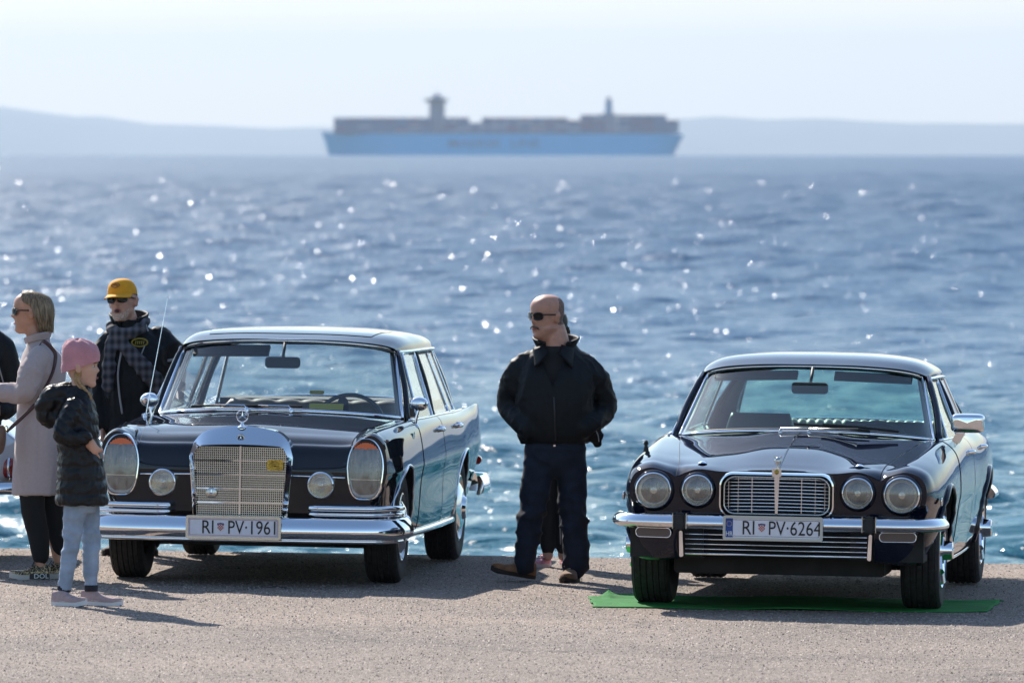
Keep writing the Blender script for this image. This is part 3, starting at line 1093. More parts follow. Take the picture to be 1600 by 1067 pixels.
def steering_wheel(parent, x, y, z, r, tilt=R(62), m=None):
    o = empty('steering_wheel', (x, y, z), (tilt - math.pi / 2, 0, 0))
    o.parent = parent
    mb = MB()
    mb.tube([(r * math.cos(2 * math.pi * k / 40), 0, r * math.sin(2 * math.pi * k / 40)) for k in range(40)], 0.013, 8, closed=True)
    mb.build('rim', m or m_trim_dark, o, smooth=180)
    sb = MB()
    sb.tube([(-r, 0, 0), (0, 0.02, -0.01), (r, 0, 0)], 0.012, 6)
    sb.tube([(0, -0.3, 0), (0, 0.03, 0)], 0.03, 10)
    sb.build('spoke', m_trim_dark, o, smooth=60)
    return o

def seat_back(parent, x, y, z0, z1, w, m, pleats=0, thick=0.14, lean=0.12, name='seat_back'):
    mb = MB()
    def fn(a, b):
        an = 2 * math.pi * b
        ce, se = math.cos(an), math.sin(an)
        sgn = lambda q: (1 if q >= 0 else -1)
        xx = (a - 0.5) * w
        edge = 1 - max(0, abs(2 * a - 1) - 0.86) / 0.14 * 0.35
        hh = (z1 - z0) / 2
        zz = (z0 + z1) / 2 + sgn(se) * abs(se) ** 0.45 * hh * edge
        pl = 1.0
        if pleats:
            pl = 0.86 + 0.14 * abs(math.cos(math.pi * pleats * a))
        yy = sgn(ce) * abs(ce) ** 0.6 * thick / 2 * pl * edge + lean * (zz - z0)
        if pleats: zz -= 0.010 * (1 - abs(math.cos(math.pi * pleats * a)))
        return (x + xx, y + yy, zz)
    mb.grid(lambda a, b: fn(b, a), 20, max(24, pleats * 6), closed_u=True)
    return mb.build(name, m, parent, smooth=180)

# ------------------------------------------------------------------ dark grey saloon with the upright chrome grille
def make_saloon_a():
    car = empty('classic_car', (-1.457, 49.0, ground_z(-1.457)), (0, 0.016, -R(6.4)))
    tag(car, 'dark grey tail-finned classic saloon with tall chrome grille and upright oval headlights', 'car')
    P = m_paint_a
    def st(y, low, pts):
        # low: (z of underside, x scale of the lower body)
        zb, s = low
        base = [(0, zb), (0.62 * s, zb), (0.755 * s, zb + 0.02), (0.80 * s, zb + 0.10)]
        return [(x, y, z) for x, z in base + pts]
    B = Loft([
        st(-0.69, (0.42, 0.93), [(0.800, 0.575), (0.818, 0.635), (0.822, 0.665), (0.815, 0.755), (0.790, 0.825), (0.715, 0.862), (0.618, 0.775), (0.588, 0.680), (0.33, 0.660), (0.0, 0.660)]),
        st(-0.665, (0.40, 0.94), [(0.805, 0.575), (0.822, 0.635), (0.826, 0.665), (0.819, 0.755), (0.793, 0.830), (0.72, 0.872), (0.628, 0.805), (0.590, 0.748), (0.33, 0.738), (0.0, 0.738)]),
        st(-0.58, (0.34, 0.96), [(0.815, 0.575), (0.832, 0.635), (0.836, 0.665), (0.827, 0.755), (0.80, 0.835), (0.73, 0.878), (0.645, 0.845), (0.592, 0.806), (0.33, 0.808), (0.0, 0.812)]),
        st(-0.40, (0.28, 0.98), [(0.830, 0.575), (0.846, 0.635), (0.850, 0.665), (0.836, 0.765), (0.81, 0.843), (0.745, 0.886), (0.67, 0.872), (0.60, 0.855), (0.34, 0.860), (0.0, 0.872)]),
        st(0.00, (0.24, 1.0), [(0.845, 0.560), (0.860, 0.635), (0.864, 0.667), (0.848, 0.775), (0.824, 0.855), (0.768, 0.897), (0.71, 0.893), (0.64, 0.890), (0.36, 0.910), (0.0, 0.925)]),
        st(0.50, (0.22, 1.04), [(0.855, 0.550), (0.868, 0.635), (0.872, 0.668), (0.856, 0.785), (0.834, 0.865), (0.792, 0.904), (0.75, 0.907), (0.69, 0.912), (0.37, 0.938), (0.0, 0.952)]),
        st(1.00, (0.22, 1.06), [(0.860, 0.550), (0.872, 0.635), (0.876, 0.670), (0.860, 0.790), (0.842, 0.870), (0.812, 0.902), (0.78, 0.905), (0.70, 0.905), (0.38, 0.92), (0.0, 0.93)]),
        st(2.00, (0.22, 1.06), [(0.860, 0.550), (0.872, 0.640), (0.876, 0.676), (0.862, 0.790), (0.845, 0.868), (0.815, 0.898), (0.78, 0.900), (0.70, 0.900), (0.38, 0.91), (0.0, 0.92)]),
        st(2.75, (0.24, 1.04), [(0.855, 0.560), (0.870, 0.648), (0.874, 0.682), (0.860, 0.790), (0.842, 0.862), (0.808, 0.892), (0.765, 0.890), (0.68, 0.885), (0.38, 0.90), (0.0, 0.91)]),
        st(3.30, (0.30, 1.0), [(0.838, 0.570), (0.852, 0.655), (0.856, 0.690), (0.845, 0.790), (0.830, 0.865), (0.800, 0.900), (0.76, 0.880), (0.66, 0.860), (0.36, 0.87), (0.0, 0.88)]),
        st(3.85, (0.36, 0.96), [(0.812, 0.580), (0.826, 0.660), (0.830, 0.695), (0.822, 0.795), (0.810, 0.875), (0.790, 0.912), (0.75, 0.860), (0.64, 0.800), (0.34, 0.79), (0.0, 0.79)]),
        st(4.02, (0.44, 0.90), [(0.790, 0.590), (0.802, 0.660), (0.806, 0.695), (0.800, 0.795), (0.792, 0.878), (0.778, 0.905), (0.74, 0.830), (0.62, 0.740), (0.34, 0.72), (0.0, 0.72)]),
    ])
    K = B.K          # 13
    AR = 0.355
    B.shell('body', P, car, nt=96, nu=72, arches=((0.0, 0.315), (2.75, 0.315)), arch_r=AR, arch_x=(0.50, 1.2), dark=m_under,
            cabin=(0.80, 3.02, lambda y: 0.70, 0.80))
    # bonnet and doors
    # full-width bonnet: u runs over both sides through the centre line
    def full_patch(name, t0, t1, ue, nt_=40, nu_=44, off=0.004):
        mb = MB(); Pn, Q = [], []
        for j in range(nt_ + 1):
            for i in range(nu_ + 1):
                s = 2 * i / nu_ - 1
                u = (K - abs(s) * (K - ue))
                t = t0 + (t1 - t0) * j / nt_
                p, n = B.at(t, u), B.normal(t, u)
                if s < 0: p, n = Vector((-p.x, p.y, p.z)), Vector((-n.x, n.y, n.z))
                Pn.append(p + n * off); Q.append(p - n * 0.006)
        w = nu_ + 1
        fs = [(j * w + i, j * w + i + 1, (j + 1) * w + i + 1, (j + 1) * w + i) for j in range(nt_) for i in range(nu_)]
        border = list(range(w)) + [j * w + nu_ for j in range(1, nt_ + 1)] + [nt_ * w + i for i in range(nu_ - 1, -1, -1)] + [j * w for j in range(nt_ - 1, 0, -1)]
        nb = len(border)
        fs += [(border[k], border[(k + 1) % nb], len(Pn) + (k + 1) % nb, len(Pn) + k) for k in range(nb)]
        mb.add(Pn + [Q[i] for i in border], fs)
        o = mb.build(name, P, car, smooth=40)
        sb = MB(); sb.tube([Pn[i] * 0.35 + Q[i] * 0.65 for i in border], 0.0045, 6, closed=True)
        sb.build('seam', m_seam, o, smooth=180)
        return o
    full_patch('bonnet', 0.12, 4.92, 10.9)
    tb = lambda y: (lambda u: B.t_of_y(y, u))
    for s in (1, -1):
        for name, ya, yb, hy in (('door', 0.62, 1.62, 1.46), ('door', 1.64, 2.46, 2.34)):
            d = B.patch(name, P, car, B.t_of_y(ya, 6), B.t_of_y(yb, 6), s * 2.35, s * 9.0, nt=16, nu=26, off=0.003, seam_r=0.0035)
            t = B.t_of_y(hy, 7.6)
            c = B.at(t, 7.75); n = B.normal(t, 7.75)
            hb = MB()
            base = Vector((s * (c.x), c.y, c.z - 0.02))
            out = Vector((s, 0, 0))
            hb.tube([base + Vector((0, -0.075, 0)), base + out * 0.03 + Vector((0, -0.065, 0)), base + out * 0.036, base + out * 0.03 + Vector((0, 0.05, 0)), base + Vector((0, 0.06, 0))], [0.010, 0.011, 0.012, 0.012, 0.009], 8)
            hb.lathe([(0.0, 0.035), (0.016, 0.034), (0.019, 0.01), (0.019, -0.01)], 14, (base.x if s > 0 else base.x, base.y + 0.075, base.z), 'x')
            if s < 0: hb.v = [(x, y, z) for x, y, z in hb.v]
            hb.build('door_handle', m_chrome, d, smooth=60)
    # chrome flank strips, arch lips, sill strip, belt moulding
    for s in (1, -1):
        sb = MB()
        ys = [0.38 + 1.98 * k / 30 for k in range(31)]
        sb.tube([(s * (B.at(B.t_of_y(y, 2.6), 2.6).x + 0.010), y, 0.265) for y in ys], 0.020, 8, up=(0, 0, 1), flat=0.5)
        sb.build('sill_strip', m_chrome, car, smooth=180)
        bl = MB()
        bl.tube([tuple(B.at(B.t_of_y(0.62 + 2.5 * k / 30, 9.4), 9.4 * s) + Vector((0, 0, 0.004))) for k in range(31)], 0.0075, 8)
        bl.build('belt_moulding', m_chrome, car, smooth=180)
        for ay in (0.0, 2.75):
            lb = MB()
            pts = []
            for k in range(33):
                a = R(-8 + 196 * k / 32)
                yy, zz = ay + (AR + 0.003) * math.cos(a), 0.315 + (AR + 0.003) * math.sin(a)
                # nearest body width at that height
                best = min((abs(B.at(B.t_of_y(yy, u), u).z - zz), B.at(B.t_of_y(yy, u), u).x) for u in [2 + 0.25 * q for q in range(33)])
                pts.append((s * (best[1] + 0.002), yy, zz))
            lb.tube(pts, 0.008, 8)
            lb.build('arch_lip', m_chrome, car, smooth=180)
    # wheels
    for x, y in ((0.735, 0), (-0.735, 0), (0.742, 2.75), (-0.742, 2.75)):
        wheel(car, x, y, 0.318, 0.185, 1 if x > 0 else -1, 0.185, 'a')
    # underbody
    ub = MB()
    ub.box((0, 0.0, 0.24), (1.25, 0.10, 0.09)); ub.box((0, -0.30, 0.30), (1.0, 0.45, 0.16)); ub.box((0.1, 0.7, 0.25), (0.5, 1.3, 0.12)); ub.box((0, 2.75, 0.30), (1.3, 0.09, 0.09))
    ub.lathe([(0.0, 2.60), (0.12, 2.66), (0.14, 2.75), (0.12, 2.84), (0.0, 2.9)], 20, (0.03, 0, 0.29), 'y')
    ub.tube([(-0.25, 0.6, 0.21), (-0.28, 2.0, 0.20), (-0.35, 3.6, 0.26)], 0.035, 10)
    ub.build('underbody', m_under, car, smooth=30, bevel=0.01)
    # ---------------- grille
    g = empty('grille', (0, -0.80, 0)); g.parent = car
    def shell_outline(hw_t, hw_b, zt, arch, zb, rc):
        pts = []
        top = []
        for k in range(25):
            s = -1 + 2 * k / 24
            x = hw_t * s
            z = zt + arch * (1 - s * s)
            e = max(0, abs(s) - (1 - rc / hw_t)) / (rc / hw_t)
            z -= rc * (1 - math.sqrt(max(0, 1 - e * e)))
            top.append((x, z))
        pts = [(-hw_b, zb)] + [(-hw_b + (hw_b - hw_t) * q / 5, zb + (top[0][1] - zb) * q / 5) for q in range(1, 5)] + top + [(hw_t + (hw_b - hw_t) * q / 5, top[-1][1] + (zb - top[-1][1]) * q / 5) for q in range(1, 5)] + [(hw_b, zb)]
        return pts
    outer = shell_outline(0.296, 0.268, 0.845, 0.062, 0.385, 0.11)
    mid_o = shell_outline(0.290, 0.263, 0.835, 0.060, 0.385, 0.11)
    inner = shell_outline(0.268, 0.243, 0.792, 0.012, 0.395, 0.05)
    inner2 = shell_outline(0.264, 0.239, 0.788, 0.012, 0.395, 0.05)
    n = len(outer)
    band = lambda z: 0.35 + 0.65 * min(1, max(0, (z - 0.70) / 0.15))     # the top band leans back
    rows = [[(x, 0.16, z) for x, z in outer], [(x, 0.046 * band(z), z) for x, z in outer], [(x, 0.034 * band(z), z) for x, z in mid_o], [(x, -0.014, z) for x, z in inner], [(x, 0.04, z) for x, z in inner2]]
    sb = MB()
    vs_ = [p for r_ in rows for p in r_]
    fs = [(r_ * n + i, r_ * n + i + 1, (r_ + 1) * n + i + 1, (r_ + 1) * n + i) for r_ in range(len(rows) - 1) for i in range(n - 1)]
    sb.add(vs_, fs)
    sb.build('grille_shell', m_chrome, g, smooth=40)
    bk = MB(); bk.prism(inner2, 0.045, 0.06); bk.build('grille_backing', m_under, g, smooth=0)
    wb = MB()
    def half_w(z):
        for (x0, z0), (x1, z1) in zip(inner2[-6:], inner2[-5:]):
            pass
        return 0.239 + (0.264 - 0.239) * min(max((z - 0.395) / 0.34, 0), 1) - (max(0, z - 0.745) * 0.5)
    x = -0.258
    while x < 0.26:
        zt = 0.788 - (0.05 - math.sqrt(max(0, 0.05 ** 2 - max(0, abs(x) - 0.214) ** 2)))
        zb = 0.397
        if abs(x) > 0.238: zb = 0.397 + (abs(x) - 0.238) / 0.026 * 0.34
        wb.box((x, 0.020, (zt + zb) / 2), (0.0042, 0.006, zt - zb))
        x += 0.01135
    z = 0.402
    while z < 0.79:
        w = half_w(z)
        wb.box((0, 0.0235, z), (2 * w, 0.006, 0.0042))
        z += 0.0128
    tag(wb.build('grille_mesh', m_chrome_dull, g, smooth=0), kind='stuff')
    for k in range(4):
        zb_ = 0.395 + 0.079 * (k + 1)
        hb = MB(); hb.box((0, 0.008, zb_), (2 * half_w(zb_), 0.012, 0.007)); hb.build('grille_bar', m_chrome, g, smooth=0, bevel=0.002)
    vb = MB(); vb.box((0, 0.004, 0.595), (0.009, 0.014, 0.40)); vb.build('grille_bar', m_chrome, g, smooth=0, bevel=0.002)
    # round emblem in the top band, standing star on top, two club badges on the mesh
    eb = MB(); eb.lathe([(0.0, -0.008), (0.020, -0.007), (0.024, -0.002), (0.024, 0.02)], 28, (0, 0.008, 0.838), 'y')
    e = eb.build('emblem', m_chrome_dull, g, smooth=40)
    e2 = MB(); e2.lathe([(0.0, -0.0095), (0.0165, -0.009), (0.0165, -0.004)], 28, (0, 0.008, 0.838), 'y')
    e2.build('emblem_face', mat('emblem_blue', (0.03, 0.04, 0.07), 0.4), e, smooth=40)
    def star(mbx, cx, cy, cz, r, w):
        for k in range(3):
            a = R(90 + 120 * k)
            mbx.add([(cx, cy - w * 0.6, cz), (cx + r * math.cos(a), cy, cz + r * math.sin(a)), (cx + w * math.cos(a + 1.05), cy, cz + w * math.sin(a + 1.05)), (cx + w * math.cos(a - 1.05), cy, cz + w * math.sin(a - 1.05)), (cx, cy + w * 0.6, cz)],
                    [(0, 1, 2), (0, 3, 1), (4, 2, 1), (4, 1, 3)])
    e3 = MB(); star(e3, 0, -0.0025, 0.838, 0.015, 0.0035); e3.build('emblem_star', m_chrome, e, smooth=0)
    mo = MB()
    mo.lathe([(0.030, 0.0), (0.026, 0.006), (0.012, 0.012), (0.006, 0.028), (0.004, 0.034)], 20, (0, 0.05, 0.897), 'z')
    mo.tube([(0.033 * math.cos(2 * math.pi * k / 36), 0.05, 0.962 + 0.033 * math.sin(2 * math.pi * k / 36)) for k in range(36)], 0.0030, 6, closed=True)
    star(mo, 0, 0.05, 0.962, 0.033, 0.005)
    mo.build('star_mascot', m_chrome, g, smooth=40)
    gb = MB()
    out = []
    for k in range(40):
        a = 2 * math.pi * k / 40
        out.append((0.198 + 0.047 * abs(math.cos(a)) ** 0.6 * (1 if math.cos(a) > 0 else -1), 0.690 + (0.036 + 0.006 * math.cos(2 * a)) * abs(math.sin(a)) ** 0.6 * (1 if math.sin(a) > 0 else -1)))
    gb.prism(out, -0.008, 0.002)
    b1 = gb.build('club_badge', m_gold, g, smooth=0)
    g2 = MB()
    g2.tube([(0.198 + 0.030 * math.cos(2 * math.pi * k / 28), -0.009, 0.690 + 0.020 * math.sin(2 * math.pi * k / 28)) for k in range(28)], 0.0022, 5, closed=True)
    g2.lathe([(0, -0.013), (0.009, -0.011), (0.011, -0.007)], 16, (0.198, 0, 0.690), 'y')
    g2.build('badge_relief', m_gold, b1, smooth=60)
    sb2 = MB(); sb2.lathe([(0.0, -0.008), (0.024, -0.007), (0.031, -0.003), (0.031, 0.004)], 30, (-0.163, 0, 0.527), 'y')
    b2 = sb2.build('club_badge', m_chrome_dull, g, smooth=40)
    s2 = MB(); star(s2, -0.163, -0.0085, 0.530, 0.021, 0.004); s2.build('badge_relief', m_chrome, b2, smooth=0)
    # ---------------- upright headlights
    def egg(w, h, n_=44, k=1.0):
        pts = []
        for q in range(n_):
            a = 2 * math.pi * q / n_
            c, s = math.cos(a), math.sin(a)
            sg = lambda v: 1 if v >= 0 else -1
            e1 = 0.92 if s > 0 else 0.55
            x_ = sg(c) * abs(c) ** e1 * w
            z_ = sg(s) * abs(s) ** (0.95 if s > 0 else 0.62) * h
            x_ *= 1.0 - 0.14 * max(0, -z_ / h) 
            pts.append((x_, z_))
        return pts
    for s in (1, -1):
        hl = empty('headlight', (s * 0.700, -0.705, 0.676)); hl.parent = car
        tilt = 0.10
        def Y(z, base): return base + (z + 0.17) * tilt
        def ringrow(w, h, base): return [(x_, Y(z_, base), z_) for x_, z_ in egg(w, h)]
        rows = [ringrow(0.108, 0.178, 0.06), ringrow(0.108, 0.178, -0.004), ringrow(0.105, 0.175, -0.018), ringrow(0.099, 0.169, -0.020), ringrow(0.095, 0.165, -0.010), ringrow(0.094, 0.164, 0.02)]
        bz = MB(); n_ = 44
        bz.add([p for r_ in rows for p in r_], [(r_ * n_ + i, r_ * n_ + (i + 1) % n_, (r_ + 1) * n_ + (i + 1) % n_, (r_ + 1) * n_ + i) for r_ in range(5) for i in range(n_)])
        bz.build('bezel', m_chrome, hl, smooth=50)
        e_ = egg(0.0955, 0.1655)
        def lensfn(a, b, sc=1.0, dep=0.022, base=-0.012):
            q = a * 44
            i0 = int(q) % 44; f = q - int(q)
            px = e_[i0][0] * (1 - f) + e_[(i0 + 1) % 44][0] * f
            pz = e_[i0][1] * (1 - f) + e_[(i0 + 1) % 44][1] * f
            xx, zz = px * b * sc, pz * b * sc
            return (xx, Y(zz, base) - dep * (1 - b * b) + 0.0013 * math.sin(xx * 430) * (1 if b > 0.1 else 0), zz)
        full = MB(); full.grid(lambda a, b: lensfn(a, b), 88, 24, closed_u=True)
        lo_, hi_ = MB(), MB()
        for f_ in full.f:
            zc = sum(full.v[i][2] for i in f_) / len(f_)
            (hi_ if zc > 0.112 else lo_).f.append(f_)
        for q_, nm_, mm_ in ((lo_, 'lens', m_lens), (hi_, 'turn_signal', m_amber)):
            used = sorted({i for f_ in q_.f for i in f_}); idx = {v_: i for i, v_ in enumerate(used)}
            out_ = MB(); out_.add([full.v[i] for i in used], [tuple(idx[i] for i in f_) for f_ in q_.f]); out_.build(nm_, mm_, hl, smooth=180)
        rf = MB()
        def rfn(a, b):
            x_, y_, z_ = lensfn(a, b, 0.985, -0.075, 0.0)
            y_ += 0.0
            return (x_, y_, z_)
        rf.grid(rfn, 44, 12, closed_u=True)
        rf.build('reflector', m_reflector, hl, smooth=180)
        dv = MB(); dv.box((0, Y(-0.062, 0.0), -0.062), (0.168, 0.004, 0.004)); dv.build('divider', m_chrome_dull, hl, smooth=0)
        mr = MB(); mr.tube([(0.074 * math.cos(2 * math.pi * k / 32), Y(0.02 + 0.074 * math.sin(2 * math.pi * k / 32), 0.012), 0.024 + 0.078 * math.sin(2 * math.pi * k / 32)) for k in range(32)], 0.004, 6, closed=True)
        mr.lathe([(0.0, 0.02), (0.016, 0.024), (0.018, 0.05)], 16, (0, 0.02, 0.02), 'y')
        mr.build('main_lamp_ring', m_chrome_dull, hl, smooth=60)
        fl = round_lamp(car, s * 0.452, -0.745, 0.578, 0.068, 'fog_lamp', ring=0.012, depth=0.06)
    # nose panel strip
    for s in (1, -1):
        nb = MB(); nb.tube([(s * 0.29, -0.712, 0.628), (s * 0.45, -0.712, 0.626), (s * 0.585, -0.706, 0.622)], 0.006, 6); nb.build('nose_strip', m_chrome, car, smooth=180)
    # ---------------- bumper
    bm_ = empty('bumper', (0, 0, 0)); bm_.parent = car
    path = [(-0.895, -0.36), (-0.885, -0.55), (-0.845, -0.715), (-0.74, -0.795), (-0.5, -0.838), (0, -0.862), (0.5, -0.838), (0.74, -0.795), (0.845, -0.715), (0.885, -0.55), (0.895, -0.36)]
    bb = MB(); bumper_blade(bb, path, 0.268, 0.398, 0.045, n=72, nv=12); bb.build('bumper_blade', m_chrome, bm_, smooth=60)
    lip = MB(); lip.tube([(x_ , y_ - 0.008, 0.266) for x_, y_, _ in curve([(x_, y_, 0) for x_, y_ in path], 60)], 0.011, 8); lip.build('bumper_lip', m_chrome, bm_, smooth=180)
    for s in (1, -1):
        for zz, rr in ((0.452, 0.0165), (0.418, 0.012)):
            ob = MB()
            pts = curve([(s * 0.40, -0.80, zz), (s * 0.46, -0.826, zz), (s * 0.62, -0.812, zz), (s * 0.76, -0.775, zz), (s * 0.85, -0.69, zz), (s * 0.89, -0.52, zz)], 36)
            ob.tube(pts, rr, 10); ob.build('upper_bar', m_chrome, bm_, smooth=180)
        bl = MB(); bl.lathe([(0.0, -0.008), (0.009, -0.006), (0.012, 0.0)], 12, (s * 0.30, -0.876, 0.334), 'y'); bl.build('bolt', m_chrome_dull, bm_, smooth=60)
    licence_plate(car, (-0.018, -0.912, 0.338), 'RI', 'PV·1961', False, m_chrome_dull)
    # rear bumper ends
    rp = [(-0.86, 3.55), (-0.86, 3.9), (-0.80, 4.12), (-0.5, 4.2), (0, 4.22), (0.5, 4.2), (0.80, 4.12), (0.86, 3.9), (0.86, 3.55)]
    rb = MB(); bumper_blade(rb, [(x_, y_) for x_, y_ in rp][::-1], 0.36, 0.48, 0.03, n=60); rb.build('rear_bumper', m_chrome, car, smooth=60)
    for s in (1, -1):
        tl = MB(); tl.tube([(s * 0.79, 4.0, 0.56), (s * 0.79, 4.045, 0.56)], 0.028, 12); tl.build('tail_light', m_redlens, car, smooth=60)
    # ---------------- greenhouse
    wb_half = [(0, 0.45, 0.958), (0.20, 0.455, 0.956), (0.40, 0.50, 0.948), (0.56, 0.585, 0.936), (0.665, 0.70, 0.924), (0.715, 0.82, 0.915)]
    wt_half = [(0, 0.975, 1.350), (0.20, 0.985, 1.348), (0.37, 1.015, 1.340), (0.49, 1.055, 1.329), (0.575, 1.105, 1.314), (0.625, 1.165, 1.296)]
    W_b, W_t = mirror_pts(wb_half), mirror_pts(wt_half)
    pane('windscreen', W_b, W_t, m_glass, car, 32, 8, frame=m_chrome, frame_r=0.0125, frame_name='windscreen_trim')
    rg = MB()
    lp = [spl(W_b, i / 40) for i in range(41)] + [spl(W_t, 1 - i / 40) for i in range(41)]
    cx = Vector((0, 0.8, 1.14))
    rg.tube([Vector(p).lerp(cx, 0.035) + Vector((0, 0.012, 0)) for p in lp], 0.011, 6, closed=True)
    rg.build('windscreen_rubber', m_black, car, smooth=180)
    rb_half = [(0, 3.35, 0.958), (0.25, 3.34, 0.955), (0.45, 3.28, 0.945), (0.60, 3.17, 0.93), (0.70, 3.00, 0.915)]
    rt_half = [(0, 3.07, 1.335), (0.25, 3.06, 1.330), (0.40, 3.02, 1.318), (0.53, 2.95, 1.298), (0.60, 2.85, 1.275)]
    pane('rear_window', mirror_pts(rb_half), mirror_pts(rt_half), m_glass, car, 28, 8, frame=m_chrome, frame_r=0.011)
    RF = [
        [(0.640, 1.14, 1.292), (0.615, 1.10, 1.318), (0.50, 1.03, 1.342), (0.27, 0.97, 1.358), (0.0, 0.955, 1.358)],
        [(0.660, 1.35, 1.290), (0.635, 1.28, 1.335), (0.53, 1.20, 1.370), (0.29, 1.15, 1.387), (0.0, 1.14, 1.390)],
        [(0.678, 1.85, 1.288), (0.652, 1.80, 1.345), (0.555, 1.80, 1.384), (0.31, 1.80, 1.402), (0.0, 1.80, 1.408)],
        [(0.672, 2.40, 1.282), (0.645, 2.40, 1.338), (0.545, 2.42, 1.376), (0.30, 2.45, 1.396), (0.0, 2.45, 1.402)],
        [(0.640, 2.78, 1.270), (0.610, 2.82, 1.315), (0.51, 2.88, 1.348), (0.29, 2.92, 1.374), (0.0, 2.93, 1.381)],
        [(0.612, 2.86, 1.262), (0.575, 2.92, 1.298), (0.46, 3.02, 1.328), (0.27, 3.07, 1.344), (0.0, 3.085, 1.350)],
    ]
    RL = Loft(RF)
    def roof_patch(name, m, t0, t1, u_edge, off, nt_=40, nu_=48):
        mb = MB()
        def fn(a, b):
            s = 2 * a - 1
            u = RL.K - abs(s) * (RL.K - u_edge)
            t = t0 + (t1 - t0) * b
            p = RL.at(t, u)
            if s < 0: p = Vector((-p.x, p.y, p.z))
            return p + Vector((0, 0, off))
        mb.grid(fn, nu_, nt_)
        o = mb.build(name, m, car, smooth=180)
        return o
    rf = roof_patch('roof', P, 0, RL.N, 0.0, 0.0)
    hd = roof_patch('headliner', m_headliner, 0.05, RL.N - 0.05, 0.12, -0.030)
    sr = roof_patch('sunroof_panel', P, 0.95, 2.35, 2.25, 0.003, 16, 24)
    for s in (1, -1):
        dr = MB()
        pts = [tuple(RL.at(RL.N * k / 40, 0.0)) for k in range(41)]
        dr.tube([(s * (x_ + 0.006), y_, z_) for x_, y_, z_ in pts], 0.010, 8)
        dr.build('drip_rail', m_chrome, car, smooth=180)
        # pillars
        def pil(name, a, b, r_, fl, m=P):
            mb = MB(); mid = Vector(a).lerp(Vector(b), 0.5) + Vector((0.012, 0, 0))
            pts = curve([a, tuple(mid), b], 8)
            mb.tube([(s * p[0], p[1], p[2]) for p in pts], r_, 10, flat=fl, up=(0, 1, 0)); return mb.build(name, m, car, smooth=180)
        pil('pillar', (0.742, 0.86, 0.90), (0.640, 1.16, 1.292), 0.022, 0.8)
        pil('pillar', (0.800, 1.63, 0.895), (0.668, 1.74, 1.292), 0.026, 0.5, m_black)
        pil('pillar', (0.775, 2.80, 0.890), (0.630, 2.76, 1.275), 0.055, 0.35)
        # side windows
        def side_pane(name, y0b, y1b, y0t, y1t):
            bot = [(s * (0.800 - 0.01 * abs(y - 1.7)), y, 0.905) for y in [y0b + (y1b - y0b) * k / 4 for k in range(5)]]
            top = [(s * (0.664 - 0.015 * abs(y - 1.7)), y, 1.285 - 0.012 * abs(y - 1.7)) for y in [y0t + (y1t - y0t) * k / 4 for k in range(5)]]
            return pane(name, bot, top, m_glass, car, 6, 4, frame=m_chrome, frame_r=0.0095, frame_name='window_frame')
        side_pane('side_window', 0.95, 1.58, 1.22, 1.70)
        side_pane('side_window', 1.68, 2.42, 1.78, 2.36)
        side_pane('quarter_window', 2.46, 2.72, 2.40, 2.66)
    # ---------------- interior
    db = MB()
    db.grid(lambda a, b: ((a - 0.5) * 1.36, 0.62 + 0.42 * b - 0.10 * math.cos((a - 0.5) * 2.4) + 0.06, 0.912 + 0.012 * math.sin(math.pi * b) - 0.06 * b * b), 16, 8)
    db.build('dashboard', m_trim_dark, car, smooth=180)
    steering_wheel(car, 0.36, 1.12, 0.855, 0.205, R(60), mat('grey_rim', (0.07, 0.075, 0.08), 0.4))
    for s in (1, -1):
        seat_back(car, s * 0.36, 1.68, 0.42, 0.915, 0.56, m_leather_grey, 0, 0.15)
    seat_back(car, 0, 2.72, 0.40, 0.955, 1.36, m_leather_grey, 9, 0.16)
    ps = MB(); ps.box((0, 3.05, 0.925), (1.30, 0.50, 0.06)); ps.build('parcel_shelf', m_trim_dark, car, smooth=0)
    mi = MB(); mi.prism(rounded_rect(0.205, 0.066, 0.022), 0.86, 0.885); mi.v = [(x_, y_, z_ + 1.225) for x_, y_, z_ in mi.v]
    mo_ = mi.build('inside_mirror', m_trim_dark, car, smooth=30)
    sk = MB(); sk.tube([(0, 0.875, 1.235), (0.004, 0.93, 1.34)], 0.009, 8); sk.build('mirror_stalk', m_trim_dark, mo_, smooth=180)
    for x0, x1 in ((-0.55, -0.10),):
        vb = MB(); vb.grid(lambda a, b: (x0 + (x1 - x0) * a, 1.05 + 0.04 * abs(x0 + (x1 - x0) * a) - 0.08 * b, 1.325 - 0.05 * b - 0.02 * abs(x0 + (x1 - x0) * a)), 8, 2)
        v_ = vb.build('sun_visor', m_trim_dark, car, smooth=0); v_.modifiers.new('s', 'SOLIDIFY').thickness = 0.02
    pp = MB(); pp.box((0.27, 0.80, 0.965), (0.20, 0.006, 0.06), Matrix.Rotation(-0.5, 3, 'X')); pp.build('paper', m_paper, car, smooth=0)
    pp = MB(); pp.box((0.16, 1.2, 1.045), (0.085, 0.03, 0.022), Matrix.Rotation(-0.1, 3, 'X')); pp.build('paper', m_paper, car, smooth=0, bevel=0.004)
    # wipers on the scuttle
    for x0, x1 in ((-0.14, 0.18), (0.12, 0.47)):
        wp = empty('wiper', (0, 0, 0)); wp.parent = car
        ab = MB(); ab.tube([(x0, 0.40, 0.968), (x0 - 0.02, 0.42, 0.985), (x0 + (x1 - x0) * -0.4, 0.435, 0.985)], 0.006, 6)
        ab.tube([(x0 - 0.02, 0.42, 0.984), (x0 - 0.22, 0.465, 0.985)], 0.005, 6); ab.lathe([(0.013, 0.0), (0.013, 0.02), (0.006, 0.026)], 10, (x0, 0.40, 0.95), 'z'); ab.build('wiper_arm', m_chrome, wp, smooth=60)
        bb2 = MB(); bb2.tube([(x0 - 0.34, 0.50, 0.972), (x0 - 0.16, 0.452, 0.981), (x0 + 0.06, 0.432, 0.985)], 0.006, 6); bb2.build('wiper_blade', m_black, wp, smooth=60)
